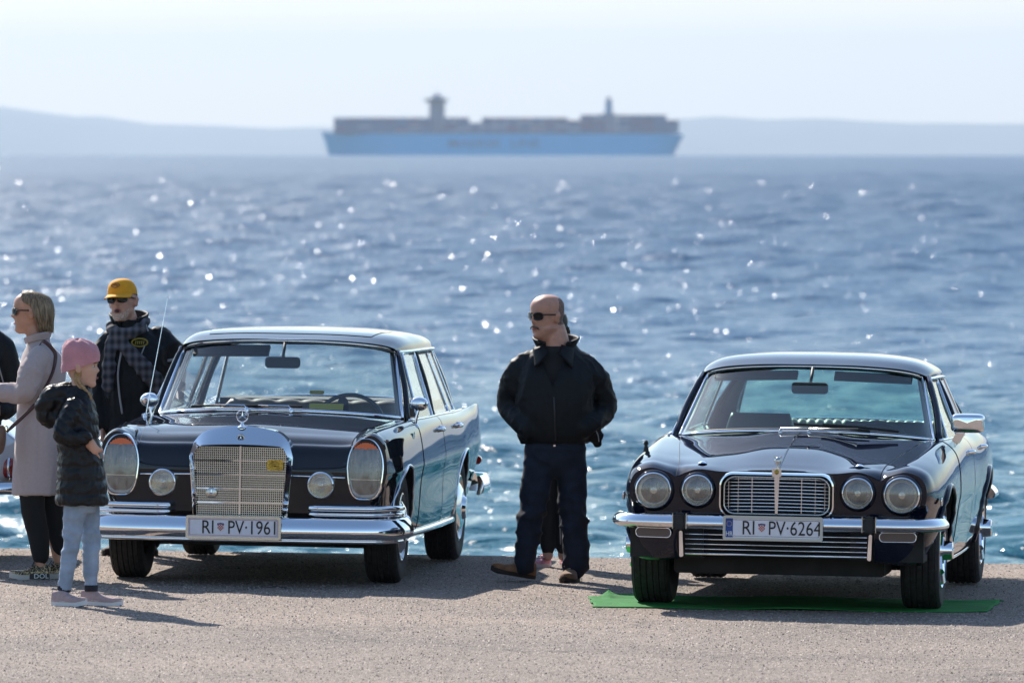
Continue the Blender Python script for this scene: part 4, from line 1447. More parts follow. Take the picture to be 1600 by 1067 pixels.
    sg = MB(); sg.grid(lambda a, b: ((a - 0.5) * 0.62, 0.36 + 0.05 * b + 0.10 * (a - 0.5) ** 2, 0.957 - 0.025 * (2 * a - 1) ** 2 + 0.002), 24, 3); sg.build('scuttle_grille', m_black, car, smooth=180)
    # mirrors, antenna, side indicators
    for s, loc, aim in ((-1, (-0.700, 0.46, 0.870), -1), (1, (0.815, 0.62, 0.872), 1)):
        mr = empty('wing_mirror', loc); mr.parent = car
        ft = MB(); ft.lathe([(0.026, 0), (0.022, 0.012), (0.010, 0.022)], 14, (0, 0, 0), 'z'); ft.tube([(0, 0, 0.01), (0.01 * s, -0.005, 0.06), (0.02 * s, 0, 0.10)], [0.010, 0.008, 0.008], 8); ft.build('mirror_foot', m_chrome, mr, smooth=60)
        hb = MB()
        hb.grid(lambda a, b: (0.02 * s + 0.056 * math.sin(math.pi * b) ** 0.6 * math.cos(2 * math.pi * a), 0.012 - 0.04 * math.cos(math.pi * b), 0.135 + 0.042 * math.sin(math.pi * b) ** 0.6 * math.sin(2 * math.pi * a)), 24, 10, closed_u=True)
        hb.build('mirror_housing', m_chrome, mr, smooth=180)
    an = MB(); an.tube([(-0.735, 0.40, 0.895), (-0.628, 0.50, 1.60)], [0.0032, 0.0016], 6); an.lathe([(0.014, 0), (0.010, 0.02), (0.004, 0.035)], 10, (-0.735, 0.40, 0.895), 'z'); an.lathe([(0, -0.005), (0.005, 0.0), (0, 0.006)], 8, (-0.628, 0.50, 1.602), 'z'); an.build('antenna', m_chrome, car, smooth=60)
    for s in (1, -1):
        si = MB(); si.grid(lambda a, b: (s * (0.833 + 0.018 * math.sin(math.pi * b)), 0.33 - 0.06 * math.cos(math.pi * b), 0.835 + 0.020 * math.sin(math.pi * b) * (2 * a - 1)), 8, 10); si.build('side_indicator', m_chrome, car, smooth=180)
    return car
make_saloon_a()

# ------------------------------------------------------------------ midnight blue saloon with four round headlights, parked on a green mat
def make_saloon_b():
    car = empty('classic_car', (1.527, 47.05, ground_z(1.527)), (0, 0.016, -R(7.4)))
    tag(car, 'low midnight blue classic saloon with four round headlights, parked on the green mat', 'car')
    P = m_paint_b
    def st(y, low, pts):
        zb, s = low
        base = [(0, zb), (0.62 * s, zb), (0.76 * s, zb + 0.02), (0.82 * s, zb + 0.10)]
        return [(x, y, z) for x, z in base + pts]
    # order: flank low, flank mid, flank upper, shoulder, crown of the wing, valley, inner brow, bonnet flat, bulge edge, centre
    B = Loft([
        st(-0.725, (0.50, 0.92), [(0.800, 0.60), (0.812, 0.655), (0.800, 0.715), (0.765, 0.755), (0.690, 0.776), (0.600, 0.752), (0.555, 0.728), (0.505, 0.748), (0.43, 0.768), (0.30, 0.757), (0.15, 0.765), (0.0, 0.770)]),
        st(-0.690, (0.46, 0.94), [(0.812, 0.60), (0.826, 0.655), (0.813, 0.722), (0.777, 0.766), (0.695, 0.790), (0.605, 0.768), (0.556, 0.750), (0.505, 0.764), (0.43, 0.776), (0.30, 0.764), (0.15, 0.769), (0.0, 0.773)]),
        st(-0.55, (0.36, 0.96), [(0.838, 0.59), (0.850, 0.65), (0.836, 0.726), (0.796, 0.782), (0.708, 0.812), (0.618, 0.795), (0.560, 0.786), (0.505, 0.790), (0.42, 0.794), (0.30, 0.788), (0.15, 0.795), (0.0, 0.800)]),
        st(-0.25, (0.28, 0.98), [(0.862, 0.57), (0.874, 0.64), (0.862, 0.735), (0.825, 0.802), (0.735, 0.842), (0.650, 0.832), (0.590, 0.825), (0.53, 0.824), (0.42, 0.828), (0.30, 0.833), (0.15, 0.850), (0.0, 0.856)]),
        st(0.20, (0.21, 1.0), [(0.874, 0.55), (0.886, 0.63), (0.878, 0.745), (0.845, 0.822), (0.768, 0.872), (0.700, 0.872), (0.640, 0.868), (0.56, 0.868), (0.42, 0.872), (0.30, 0.880), (0.15, 0.903), (0.0, 0.909)]),
        st(0.62, (0.19, 1.02), [(0.876, 0.54), (0.888, 0.62), (0.880, 0.75), (0.852, 0.835), (0.790, 0.890), (0.735, 0.897), (0.680, 0.898), (0.59, 0.903), (0.43, 0.912), (0.30, 0.921), (0.15, 0.936), (0.0, 0.942)]),
        st(1.00, (0.19, 1.02), [(0.876, 0.54), (0.888, 0.62), (0.880, 0.76), (0.858, 0.845), (0.815, 0.893), (0.775, 0.900), (0.72, 0.900), (0.62, 0.900), (0.45, 0.905), (0.30, 0.91), (0.15, 0.915), (0.0, 0.92)]),
        st(2.00, (0.19, 1.02), [(0.876, 0.54), (0.888, 0.62), (0.880, 0.755), (0.858, 0.838), (0.815, 0.882), (0.775, 0.888), (0.72, 0.888), (0.62, 0.888), (0.45, 0.89), (0.30, 0.89), (0.15, 0.89), (0.0, 0.89)]),
        st(2.75, (0.21, 1.01), [(0.876, 0.56), (0.890, 0.64), (0.884, 0.765), (0.860, 0.845), (0.810, 0.890), (0.765, 0.895), (0.71, 0.892), (0.61, 0.89), (0.45, 0.89), (0.30, 0.89), (0.15, 0.89), (0.0, 0.89)]),
        st(3.40, (0.30, 0.97), [(0.846, 0.57), (0.860, 0.64), (0.854, 0.755), (0.828, 0.820), (0.770, 0.850), (0.72, 0.852), (0.66, 0.850), (0.57, 0.85), (0.42, 0.855), (0.30, 0.857), (0.15, 0.86), (0.0, 0.86)]),
        st(3.95, (0.40, 0.90), [(0.790, 0.57), (0.800, 0.64), (0.790, 0.72), (0.760, 0.765), (0.70, 0.785), (0.65, 0.787), (0.60, 0.786), (0.52, 0.787), (0.40, 0.79), (0.28, 0.79), (0.14, 0.79), (0.0, 0.79)]),
        st(4.08, (0.48, 0.84), [(0.74, 0.58), (0.75, 0.63), (0.74, 0.68), (0.71, 0.71), (0.66, 0.725), (0.61, 0.727), (0.56, 0.727), (0.48, 0.728), (0.36, 0.73), (0.26, 0.73), (0.13, 0.73), (0.0, 0.73)]),
    ])
    K = B.K
    AR = 0.358
    B.shell('body', P, car, nt=96, nu=78, arches=((0.0, 0.32), (2.86, 0.32)), arch_r=AR, arch_x=(0.50, 1.2), dark=m_under,
            cabin=(0.90, 3.05, lambda y: 0.70, 0.80))
    def full_patch(name, t0, t1, ue, nt_=44, nu_=56, off=0.004):
        mb = MB(); Pn, Q = [], []
        for j in range(nt_ + 1):
            for i in range(nu_ + 1):
                s = 2 * i / nu_ - 1
                u = (K - abs(s) * (K - ue))
                t = t0 + (t1 - t0) * j / nt_
                p, n = B.at(t, u), B.normal(t, u)
                if s < 0: p, n = Vector((-p.x, p.y, p.z)), Vector((-n.x, n.y, n.z))
                Pn.append(p + n * off); Q.append(p - n * 0.006)
        w = nu_ + 1
        fs = [(j * w + i, j * w + i + 1, (j + 1) * w + i + 1, (j + 1) * w + i) for j in range(nt_) for i in range(nu_)]
        border = list(range(w)) + [j * w + nu_ for j in range(1, nt_ + 1)] + [nt_ * w + i for i in range(nu_ - 1, -1, -1)] + [j * w for j in range(nt_ - 1, 0, -1)]
        nb = len(border)
        fs += [(border[k], border[(k + 1) % nb], len(Pn) + (k + 1) % nb, len(Pn) + k) for k in range(nb)]
        mb.add(Pn + [Q[i] for i in border], fs)
        o = mb.build(name, P, car, smooth=40)
        sb = MB(); sb.tube([Pn[i] * 0.35 + Q[i] * 0.65 for i in border], 0.0045, 6, closed=True)
        sb.build('seam', m_seam, o, smooth=180)
        return o
    full_patch('bonnet', 0.10, 4.93, 10.0)
    for s in (1, -1):
        for ya, yb, hy in ((0.70, 1.72, 1.58), (1.74, 2.56, 2.44)):
            d = B.patch('door', P, car, B.t_of_y(ya, 6), B.t_of_y(yb, 6), s * 2.2, s * 8.2, nt=16, nu=26, off=0.003, seam_r=0.0035)
            t = B.t_of_y(hy, 7)
            c = B.at(t, 7.0)
            base = Vector((s * c.x, c.y, c.z - 0.03)); out = Vector((s, 0, 0))
            hb = MB(); hb.tube([base + Vector((0, -0.08, 0)), base + out * 0.028 + Vector((0, -0.065, 0.004)), base + out * 0.034, base + out * 0.03 + Vector((0, 0.06, 0)), base + Vector((0, 0.075, 0))], [0.012, 0.013, 0.013, 0.012, 0.010], 8)
            hb.build('door_handle', m_chrome, d, smooth=60)
        # wheel-arch flare, belt and sill strips
        for ay in (0.0, 2.86):
            lb = MB(); pts = []
            for k in range(33):
                a = R(-10 + 200 * k / 32)
                yy, zz = ay + (AR + 0.004) * math.cos(a), 0.32 + (AR + 0.004) * math.sin(a)
                best = min((abs(B.at(B.t_of_y(yy, u), u).z - zz), B.at(B.t_of_y(yy, u), u).x) for u in [2 + 0.25 * q for q in range(29)])
                pts.append((s * (best[1] + 0.004), yy, zz))
            lb.tube(pts, 0.014, 8); lb.build('arch_flare', P, car, smooth=180)
        bl = MB(); bl.tube([tuple(B.at(B.t_of_y(0.75 + 2.3 * k / 30, 8.7), 8.7 * s) + Vector((0, 0, 0.004))) for k in range(31)], 0.0075, 8); bl.build('belt_moulding', m_chrome, car, smooth=180)
        ss = MB(); ss.tube([(s * (B.at(B.t_of_y(0.40 + 2.06 * k / 20, 2.5), 2.5).x + 0.004), 0.40 + 2.06 * k / 20, 0.235) for k in range(21)], 0.014, 8, flat=0.5, up=(0, 0, 1)); ss.build('sill_strip', m_chrome, car, smooth=180)
        mk = MB(); mk.prism(rounded_rect(0.035, 0.032, 0.008), -0.006, 0.006, 'x'); mk.v = [(x_ + s * 0.872, y_ - 0.46, z_ + 0.610) for x_, y_, z_ in mk.v]; mk.build('side_marker', m_amber, car, smooth=0)
        mkf = MB(); mkf.tube([(s * 0.872, -0.46 + q[0] * 1.2, 0.610 + q[1] * 1.2) for q in rounded_rect(0.035, 0.032, 0.008)], 0.004, 6, closed=True); mkf.build('marker_trim', m_chrome, car, smooth=180)
    for x, y in ((0.742, 0), (-0.742, 0), (0.745, 2.86), (-0.745, 2.86)):
        wheel(car, x, y, 0.325, 0.205, 1 if x > 0 else -1, 0.20, 'b')
    ub = MB()
    ub.box((0, -0.35, 0.27), (1.15, 0.5, 0.14)); ub.box((0, 0.05, 0.26), (1.2, 0.12, 0.10)); ub.box((0.05, 0.8, 0.22), (0.55, 1.3, 0.10)); ub.box((0, 2.86, 0.27), (1.2, 0.3, 0.14)); ub.box((0, 1.6, 0.195), (1.3, 2.0, 0.03))
    ub.build('underbody', m_under, car, smooth=0, bevel=0.01)
    # ---------------- grille
    g = empty('grille', (0, -0.79, 0)); g.parent = car
    def outl(hw, zt, zb, r, arch, n_=64):
        pts = []
        h = (zt - zb) / 2
        for x_, z_ in rounded_rect(2 * hw, 2 * h, r, 8):
            if z_ > 0: z_ += arch * (1 - (x_ / hw) ** 2)
            pts.append((x_, z_ + (zt + zb) / 2))
        return pts
    o1, o2, o3, o4 = outl(0.316, 0.758, 0.515, 0.070, 0.016), outl(0.312, 0.754, 0.519, 0.068, 0.016), outl(0.304, 0.746, 0.526, 0.062, 0.014), outl(0.300, 0.742, 0.530, 0.059, 0.014)
    n = len(o1)
    rows = [[(x, 0.10, z) for x, z in o1], [(x, 0.012, z) for x, z in o1], [(x, -0.008, z) for x, z in o2], [(x, -0.010, z) for x, z in o3], [(x, 0.05, z) for x, z in o4]]
    sb = MB(); sb.add([p for r_ in rows for p in r_], [(r_ * n + i, r_ * n + (i + 1) % n, (r_ + 1) * n + (i + 1) % n, (r_ + 1) * n + i) for r_ in range(4) for i in range(n)])
    sb.build('grille_surround', m_chrome, g, smooth=40)
    i2 = MB(); i2.tube([(x * 0.955, 0.006, (z - 0.635) * 0.92 + 0.635) for x, z in o4], 0.0045, 6, closed=True); i2.build('grille_inner_frame', m_chrome_dull, g, smooth=180)
    bk = MB(); bk.prism(o4, 0.055, 0.065); bk.build('grille_backing', m_seam, g, smooth=0)
    for k in range(10):
        z = 0.556 + k * 0.0188
        e = max(0, abs(z - 0.637) - 0.055)
        w = 0.290 - (0.045 - math.sqrt(max(0, 0.045 ** 2 - e * e)) if e < 0.045 else 0.045)
        hb = MB(); hb.tube([(-w, 0.026, z), (-w * 0.5, 0.020, z + 0.003), (0, 0.016, z + 0.004), (w * 0.5, 0.020, z + 0.003), (w, 0.026, z)], 0.0040, 6, up=(0, 0, 1), flat=1.5); hb.build('grille_slat', m_chrome, g, smooth=180)
    for x in (-0.262, -0.21, -0.135, 0.135, 0.21, 0.262):
        vb = MB(); vb.box((x, 0.012, 0.640), (0.0022 if abs(x) != 0.135 else 0.0042, 0.01, 0.19 if abs(x) < 0.25 else 0.15)); vb.build('grille_bar', m_chrome, g, smooth=0)
    cb = MB(); cb.prism([(-0.014, 0.745), (0.014, 0.745), (0.007, 0.535), (-0.007, 0.535)], -0.004, 0.02); cb.build('grille_bar', m_chrome, g, smooth=0, bevel=0.003)
    bd = MB(); bd.prism(rounded_rect(0.052, 0.044, 0.008), -0.018, 0.03); bd.v = [(x, y, z + 0.765) for x, y, z in bd.v]; bdo = bd.build('grille_badge', m_chrome, g, smooth=0)
    bg = MB(); bg.lathe([(0.0, -0.024), (0.011, -0.022), (0.014, -0.016)], 20, (0, 0, 0.768), 'y'); bg.build('badge_disc', m_gold, bdo, smooth=60)
    # small upright mascot behind the badge
    mo = MB()
    mo.lathe([(0.014, 0.0), (0.011, 0.010), (0.010, 0.028), (0.016, 0.040), (0.020, 0.052), (0.017, 0.066), (0.008, 0.074), (0.0, 0.076)], 14, (0, 0.04, 0.772), 'z')
    mo.tube([(-0.012, 0.04, 0.842), (-0.016, 0.04, 0.852)], 0.005, 6); mo.tube([(0.012, 0.04, 0.842), (0.016, 0.04, 0.852)], 0.005, 6); mo.tube([(0, 0.04, 0.818), (0, 0.016, 0.814)], 0.008, 8)
    mo.build('bonnet_mascot', m_chrome_dull, g, smooth=60)
    # bonnet centre strip
    cs = MB(); cs.tube([tuple(B.at(0.5 + 4.3 * k / 30, K) + Vector((0, 0, 0.005))) for k in range(31)], 0.004, 6); cs.build('bonnet_strip', P, car, smooth=180)
    # ---------------- headlights with hooded brows
    for s in (1, -1):
        for x, z, r, nm in ((0.677, 0.652, 0.091, 'headlight'), (0.437, 0.658, 0.078, 'headlight')):
            round_lamp(car, s * x, -0.752, z, r, nm, ring=0.010, depth=0.06)
            br = MB()
            br.lathe([(r + 0.009, -0.002), (r + 0.014, -0.006), (r + 0.021, 0.004), (r + 0.025, 0.06)], 40, (s * x, -0.748, z), 'y'); br.build('lamp_pod', P, car, smooth=60)
    # ---------------- bumper
    bm_ = empty('bumper', (0, 0, 0)); bm_.parent = car
    path = [(-0.885, -0.52), (-0.872, -0.66), (-0.82, -0.775), (-0.70, -0.835), (-0.4, -0.868), (0, -0.880), (0.4, -0.868), (0.70, -0.835), (0.82, -0.775), (0.872, -0.66), (0.885, -0.52)]
    bb = MB(); bumper_blade(bb, path, 0.455, 0.530, 0.036, n=72, nv=10); bb.build('bumper_blade', m_chrome, bm_, smooth=60)
    for s in (1, -1):
        ov = MB(); ov.prism([(s * 0.515 - 0.034, 0.452), (s * 0.515 + 0.034, 0.452), (s * 0.515 + 0.032, 0.540), (s * 0.515 - 0.032, 0.540)], -0.925, -0.83); ov.build('overrider', m_black, bm_, smooth=30, bevel=0.012)
        for q in (-0.037, 0.037):
            oc = MB(); oc.prism([(s * 0.515 + q - 0.002, 0.452), (s * 0.515 + q + 0.002, 0.452), (s * 0.515 + q + 0.002, 0.540), (s * 0.515 + q - 0.002, 0.540)], -0.915, -0.83); oc.build('overrider_trim', m_chrome_dull, bm_, smooth=30, bevel=0.002)
    licence_plate(car, (-0.002, -0.945, 0.468), 'RI', 'PV·6264', True, mat('plate_frame_cream', (0.62, 0.58, 0.50), 0.4))
    # ---------------- lower grille and corner valances
    lg = empty('lower_grille', (0, -0.78, 0)); lg.parent = car
    for k in range(5):
        z = 0.315 + 0.0 + k * 0.0265
        sl = MB(); sl.tube([(-0.495, 0.0, z), (0, -0.02, z), (0.495, 0.0, z)], 0.0075 if k == 0 else 0.004, 6, up=(0, 0, 1)); sl.build('slat', m_chrome, lg, smooth=180)
    bk2 = MB(); bk2.box((0, 0.06, 0.385), (1.0, 0.02, 0.17)); bk2.build('grille_backing', m_seam, lg, smooth=0)
    for s in (1, -1):
        ec = MB(); ec.prism([(s * 0.500, 0.30), (s * 0.522, 0.297), (s * 0.526, 0.44), (s * 0.508, 0.44)], -0.045, 0.02); ec.build('end_cap', m_chrome, lg, smooth=0, bevel=0.004)
        va = MB()
        def vfn(a, b):
            # from beside the lower grille round the corner to the wheel arch
            xs_ = spl([(0.535, -0.825, 0), (0.68, -0.80, 0), (0.80, -0.71, 0), (0.853, -0.55, 0), (0.868, -0.38, 0)], a)
            bot = spl([(0.285, 0, 0), (0.275, 0, 0), (0.285, 0, 0), (0.335, 0, 0), (0.46, 0, 0)], a)[0]
            z = 0.475 + (bot - 0.475) * b
            inw = 0.075 * b ** 2.2
            return (s * (xs_[0] - inw * a), xs_[1] + inw * (1 - a * 0.5), z)
        va.grid(vfn, 24, 10); v_ = va.build('valance', P, car, smooth=180); md = v_.modifiers.new('s', 'SOLIDIFY'); md.thickness = 0.012
        pk = empty('parking_light', (s * 0.665, -0.822, 0.428)); pk.parent = car; pk.rotation_euler = (0, 0, s * 0.22)
        pf = MB(); pf.tube([(x_, -0.002, z_) for x_, z_ in rounded_rect(0.200, 0.050, 0.022)], 0.003, 6, closed=True); pf.build('light_trim', m_chrome, pk, smooth=180)
        pl = MB(); pl.prism(rounded_rect(0.196, 0.046, 0.020), -0.004, 0.01); pl.build('light_lens', mat('smoky_lens', (0.10, 0.075, 0.07), 0.15, coat=0.5), pk, smooth=0)
        sk_ = MB(); sk_.box((s * 0.60, -0.62, 0.37), (0.40, 0.25, 0.16)); sk_.build('inner_valance', m_under, car, smooth=0)
    rp = [(-0.84, 3.62), (-0.84, 3.9), (-0.78, 4.1), (-0.5, 4.17), (0, 4.19), (0.5, 4.17), (0.78, 4.1), (0.84, 3.9), (0.84, 3.62)]
    rb = MB(); bumper_blade(rb, rp[::-1], 0.46, 0.53, 0.03, n=60); rb.build('rear_bumper', m_chrome, car, smooth=60)
    # ---------------- greenhouse
    wb_half = [(0, 0.56, 0.945), (0.22, 0.57, 0.942), (0.42, 0.615, 0.932), (0.57, 0.685, 0.920), (0.67, 0.775, 0.908), (0.715, 0.87, 0.900)]
    wt_half = [(0, 1.20, 1.290), (0.20, 1.205, 1.288), (0.37, 1.23, 1.280), (0.49, 1.265, 1.268), (0.57, 1.31, 1.252), (0.612, 1.36, 1.235)]
    W_b, W_t = mirror_pts(wb_half), mirror_pts(wt_half)
    pane('windscreen', W_b, W_t, m_glass_b, car, 32, 8, frame=m_chrome, frame_r=0.009, frame_name='windscreen_trim')
    rg = MB()
    lp = [spl(W_b, i / 40) for i in range(41)] + [spl(W_t, 1 - i / 40) for i in range(41)]
    cx = Vector((0, 0.9, 1.10))
    rg.tube([Vector(p).lerp(cx, 0.035) + Vector((0, 0.012, 0)) for p in lp], 0.012, 6, closed=True); rg.build('windscreen_rubber', m_black, car, smooth=180)
    rb_half = [(0, 3.45, 0.925), (0.25, 3.43, 0.922), (0.43, 3.36, 0.917), (0.56, 3.25, 0.912), (0.63, 3.12, 0.908)]
    rt_half = [(0, 2.93, 1.262), (0.23, 2.92, 1.258), (0.36, 2.89, 1.248), (0.46, 2.85, 1.235), (0.53, 2.79, 1.218)]
    pane('rear_window', mirror_pts(rb_half), mirror_pts(rt_half), m_glass_b, car, 28, 8, frame=m_chrome, frame_r=0.009)
    RF = [
        [(0.640, 1.36, 1.228), (0.618, 1.33, 1.250), (0.50, 1.245, 1.281), (0.27, 1.195, 1.299), (0.0, 1.185, 1.302)],
        [(0.655, 1.55, 1.228), (0.634, 1.48, 1.268), (0.52, 1.40, 1.310), (0.29, 1.36, 1.332), (0.0, 1.35, 1.337)],
        [(0.662, 1.95, 1.225), (0.640, 1.90, 1.272), (0.53, 1.88, 1.322), (0.31, 1.86, 1.349), (0.0, 1.85, 1.355)],
        [(0.645, 2.40, 1.210), (0.622, 2.38, 1.258), (0.51, 2.38, 1.306), (0.30, 2.40, 1.332), (0.0, 2.40, 1.338)],
        [(0.595, 2.72, 1.192), (0.570, 2.73, 1.228), (0.47, 2.78, 1.264), (0.28, 2.80, 1.288), (0.0, 2.80, 1.295)],
        [(0.560, 2.80, 1.182), (0.535, 2.82, 1.208), (0.43, 2.90, 1.240), (0.26, 2.94, 1.262), (0.0, 2.95, 1.268)],
    ]
    RL = Loft(RF)
    def roof_patch(name, m, t0, t1, u_edge, off, nt_=40, nu_=48):
        mb = MB()
        def fn(a, b):
            s = 2 * a - 1
            u = RL.K - abs(s) * (RL.K - u_edge)
            p = RL.at(t0 + (t1 - t0) * b, u)
            if s < 0: p = Vector((-p.x, p.y, p.z))
            return p + Vector((0, 0, off))
        mb.grid(fn, nu_, nt_)
        return mb.build(name, m, car, smooth=180)
    roof_patch('roof', P, 0, RL.N, 0.0, 0.0)
    roof_patch('headliner', m_headliner, 0.05, RL.N - 0.05, 0.12, -0.028)
    for s in (1, -1):
        dr = MB(); dr.tube([(s * (p.x + 0.005), p.y, p.z) for p in [RL.at(RL.N * k / 40, 0.0) for k in range(41)]], 0.009, 8); dr.build('drip_rail', m_chrome, car, smooth=180)
        def pil(name, a, b, r_, fl, m=P, bow=0.014):
            mb = MB(); mid = Vector(a).lerp(Vector(b), 0.5) + Vector((bow, 0, 0))
            mb.tube([(s * p[0], p[1], p[2]) for p in curve([a, tuple(mid), b], 8)], r_, 10, flat=fl, up=(0, 1, 0)); return mb.build(name, m, car, smooth=180)
        pil('pillar', (0.745, 0.92, 0.885), (0.640, 1.37, 1.228), 0.026, 0.8)
        pil('pillar', (0.797, 1.73, 0.885), (0.652, 1.86, 1.226), 0.024, 0.5)
        # broad rear quarter pillar, a curved panel between side and rear windows
        cp = MB()
        cp.grid(lambda a, b: (s * ((0.775 - 0.135 * a) * (1 - b) + (0.590 - 0.04 * a) * b + 0.02 * math.sin(math.pi * b)), (2.86 + 0.28 * a) * (1 - b) + (2.66 + 0.14 * a) * b, 0.888 * (1 - b) + (1.198 - 0.012 * a) * b), 6, 10)
        cpo = cp.build('quarter_pillar', P, car, smooth=180); cpo.modifiers.new('s', 'SOLIDIFY').thickness = 0.03
        def side_pane(name, y0b, y1b, y0t, y1t):
            f = lambda y: 1 - 0.05 * max(0, y - 2.2) - 0.02 * abs(y - 1.9)
            bot = [(s * 0.795 * f(y), y, 0.893) for y in [y0b + (y1b - y0b) * k / 4 for k in range(5)]]
            top = [(s * 0.652 * f(y), y, 1.222 - 0.03 * max(0, y - 2.0)) for y in [y0t + (y1t - y0t) * k / 4 for k in range(5)]]
            return pane(name, bot, top, m_glass_b, car, 6, 4, frame=m_chrome, frame_r=0.008, frame_name='window_frame')
        side_pane('side_window', 1.03, 1.69, 1.42, 1.82)
        side_pane('side_window', 1.78, 2.62, 1.89, 2.50)
    # ---------------- interior
    db = MB(); db.grid(lambda a, b: ((a - 0.5) * 1.36, 0.68 + 0.42 * b + 0.10 * (2 * a - 1) ** 2, 0.898 + 0.030 * math.sin(math.pi * b) - 0.06 * b * b), 16, 8); db.build('dashboard', m_trim_dark, car, smooth=180)
    steering_wheel(car, 0.365, 1.22, 0.805, 0.195, R(62))
    for s in (1, -1):
        seat_back(car, s * 0.36, 1.80, 0.40, 1.0 if s < 0 else 0.965, 0.40 if s < 0 else 0.54, mat('dark_leather', (0.055, 0.05, 0.042), 0.45), 0, 0.15)
    seat_back(car, 0, 2.72, 0.36, 0.945, 1.34, m_leather_cream, 26, 0.17)
    ps = MB(); ps.box((0, 3.08, 0.895), (1.20, 0.45, 0.02)); ps.build('parcel_shelf', m_trim_dark, car, smooth=0)
    mi = MB(); mi.prism(rounded_rect(0.205, 0.064, 0.020), 1.02, 1.045); mi.v = [(x_, y_, z_ + 1.172) for x_, y_, z_ in mi.v]; mo_ = mi.build('inside_mirror', m_trim_dark, car, smooth=30)
    sk = MB(); sk.tube([(0, 1.04, 1.18), (0.006, 1.14, 1.285)], 0.009, 8); sk.build('mirror_stalk', m_trim_dark, mo_, smooth=180)
    for x0, x1 in ((-0.56, -0.09), (0.12, 0.56)):
        vb = MB(); vb.grid(lambda a, b: (x0 + (x1 - x0) * a, 1.27 + 0.04 * abs(x0 + (x1 - x0) * a) - 0.07 * b, 1.268 - 0.035 * b - 0.03 * abs(x0 + (x1 - x0) * a)), 8, 2)
        v_ = vb.build('sun_visor', m_trim_dark, car, smooth=0); v_.modifiers.new('s', 'SOLIDIFY').thickness = 0.02
    for x0, dirn in ((-0.06, 1), (0.10, 1)):
        wp = empty('wiper', (0, 0, 0)); wp.parent = car
        ab = MB(); ab.tube([(x0 - 0.05, 0.49, 0.945), (x0 - 0.05, 0.50, 0.962), (x0 + 0.22, 0.545, 0.966)], 0.0045, 6); ab.lathe([(0.010, 0.0), (0.010, 0.022), (0.005, 0.026)], 10, (x0 - 0.05, 0.49, 0.93), 'z'); ab.build('wiper_arm', m_chrome_dull, wp, smooth=60)
        bb2 = MB(); bb2.tube([(x0 + 0.02, 0.545, 0.985), (x0 + 0.22, 0.555, 0.975), (x0 + 0.44, 0.615, 0.952)], 0.007, 6); bb2.build('wiper_blade', m_black, wp, smooth=60)
    vent = MB(); vent.grid(lambda a, b: ((a - 0.5) * 0.42, 0.50 + 0.035 * b + 0.05 * (2 * a - 1) ** 2, 0.945 + 0.001 + 0.004 * b - 0.010 * (2 * a - 1) ** 2), 16, 2); vent.build('scuttle_vent', m_chrome_dull, car, smooth=180)
    # large chrome door mirror on the car's left side only
    mr = empty('door_mirror', (0.822, 0.96, 0.875)); mr.parent = car
    ft = MB(); ft.prism([(-0.02, 0.0), (0.03, 0.0), (0.07, 0.075), (0.02, 0.075)], -0.03, 0.03); ft.build('mirror_foot', m_chrome, mr, smooth=0, bevel=0.008)
    hb = MB()
    sq = lambda v, e: (1 if v >= 0 else -1) * abs(v) ** e
    hb.grid(lambda a, b: (0.078 + 0.095 * sq(math.cos(2 * math.pi * a), 0.4) * math.sin(math.pi * b) ** 0.35, 0.01 - (0.055 if b < 0.5 else 0.035) * sq(math.cos(math.pi * b), 0.8), 0.120 + 0.054 * sq(math.sin(2 * math.pi * a), 0.4) * math.sin(math.pi * b) ** 0.35), 48, 16, closed_u=True)
    hb.v = [(x_, y_ + 0.12 * (x_ - 0.08), z_) for x_, y_, z_ in hb.v]
    hb.build('mirror_housing', m_chrome, mr, smooth=180)
    # wing-mounted small black fitting on the far wing
    ft2 = MB(); ft2.lathe([(0.016, 0), (0.014, 0.02), (0.008, 0.035), (0.014, 0.045), (0.010, 0.06), (0.0, 0.066)], 12, (-0.795, -0.10, 0.836), 'z'); ft2.build('aerial_base', m_black, car, smooth=60)
    for s in (1, -1):
        st_ = MB(); st_.grid(lambda a, b: (s * 0.43 + 0.026 * math.sin(math.pi * b) * (2 * a - 1), -0.57 - 0.04 * math.cos(math.pi * b), 0.800 + 0.012 * math.sin(math.pi * b) * (1 - (2 * a - 1) ** 2)), 8, 8); st_.build('lamp_repeater', m_chrome, car, smooth=180)
    return car
make_saloon_b()

def green_mat():
    m = mat('green_matting', (0.018, 0.19, 0.035), 0.85, spec=0.2, noise=(6, 0.25), bump=(160, 0.5, 0.004))
    mb = MB()
    rng = random.Random(5)
    def edge(a, s):
        return 0.025 * mnoise.noise(Vector((a * 7, s * 3.1, 0)))
    def fn(a, b):
        x = 0.435 + a * 2.16
        yb = 46.55 + 0.02 * a + edge(a, 1) + 0.12 * max(0, a - 0.9) / 0.1 - 0.10 * max(0, a - 0.88)
        yf = 47.85 + edge(a, 2) + 0.15 * max(0, a - 0.93) - 0.25 * (1 - min(1, a / 0.05))
        y = yb + (yf - yb) * b
        x += 0.03 * mnoise.noise(Vector((b * 4, 7.7, 0))) * (1 if a < 0.05 or a > 0.95 else 0) + 0.16 * b * max(0, a - 0.9) / 0.1
        z = ground_z(x) + 0.006 + 0.020 * max(0, mnoise.noise(Vector((x * 1.6, y * 9, 3)))) 
        z += 0.05 * max(0, 1 - abs(a - 0.045) / 0.02) * max(0, b - 0.55)        # a rucked-up corner
        return (x, y, z)
    mb.grid(fn, 110, 26)
    o = mb.build('floor_mat', m, smooth=180)
    o.modifiers.new('s', 'SOLIDIFY').thickness = 0.004
    tag(o, 'thin rumpled green mat lying under the front wheels of the low blue saloon', 'mat')
green_mat()

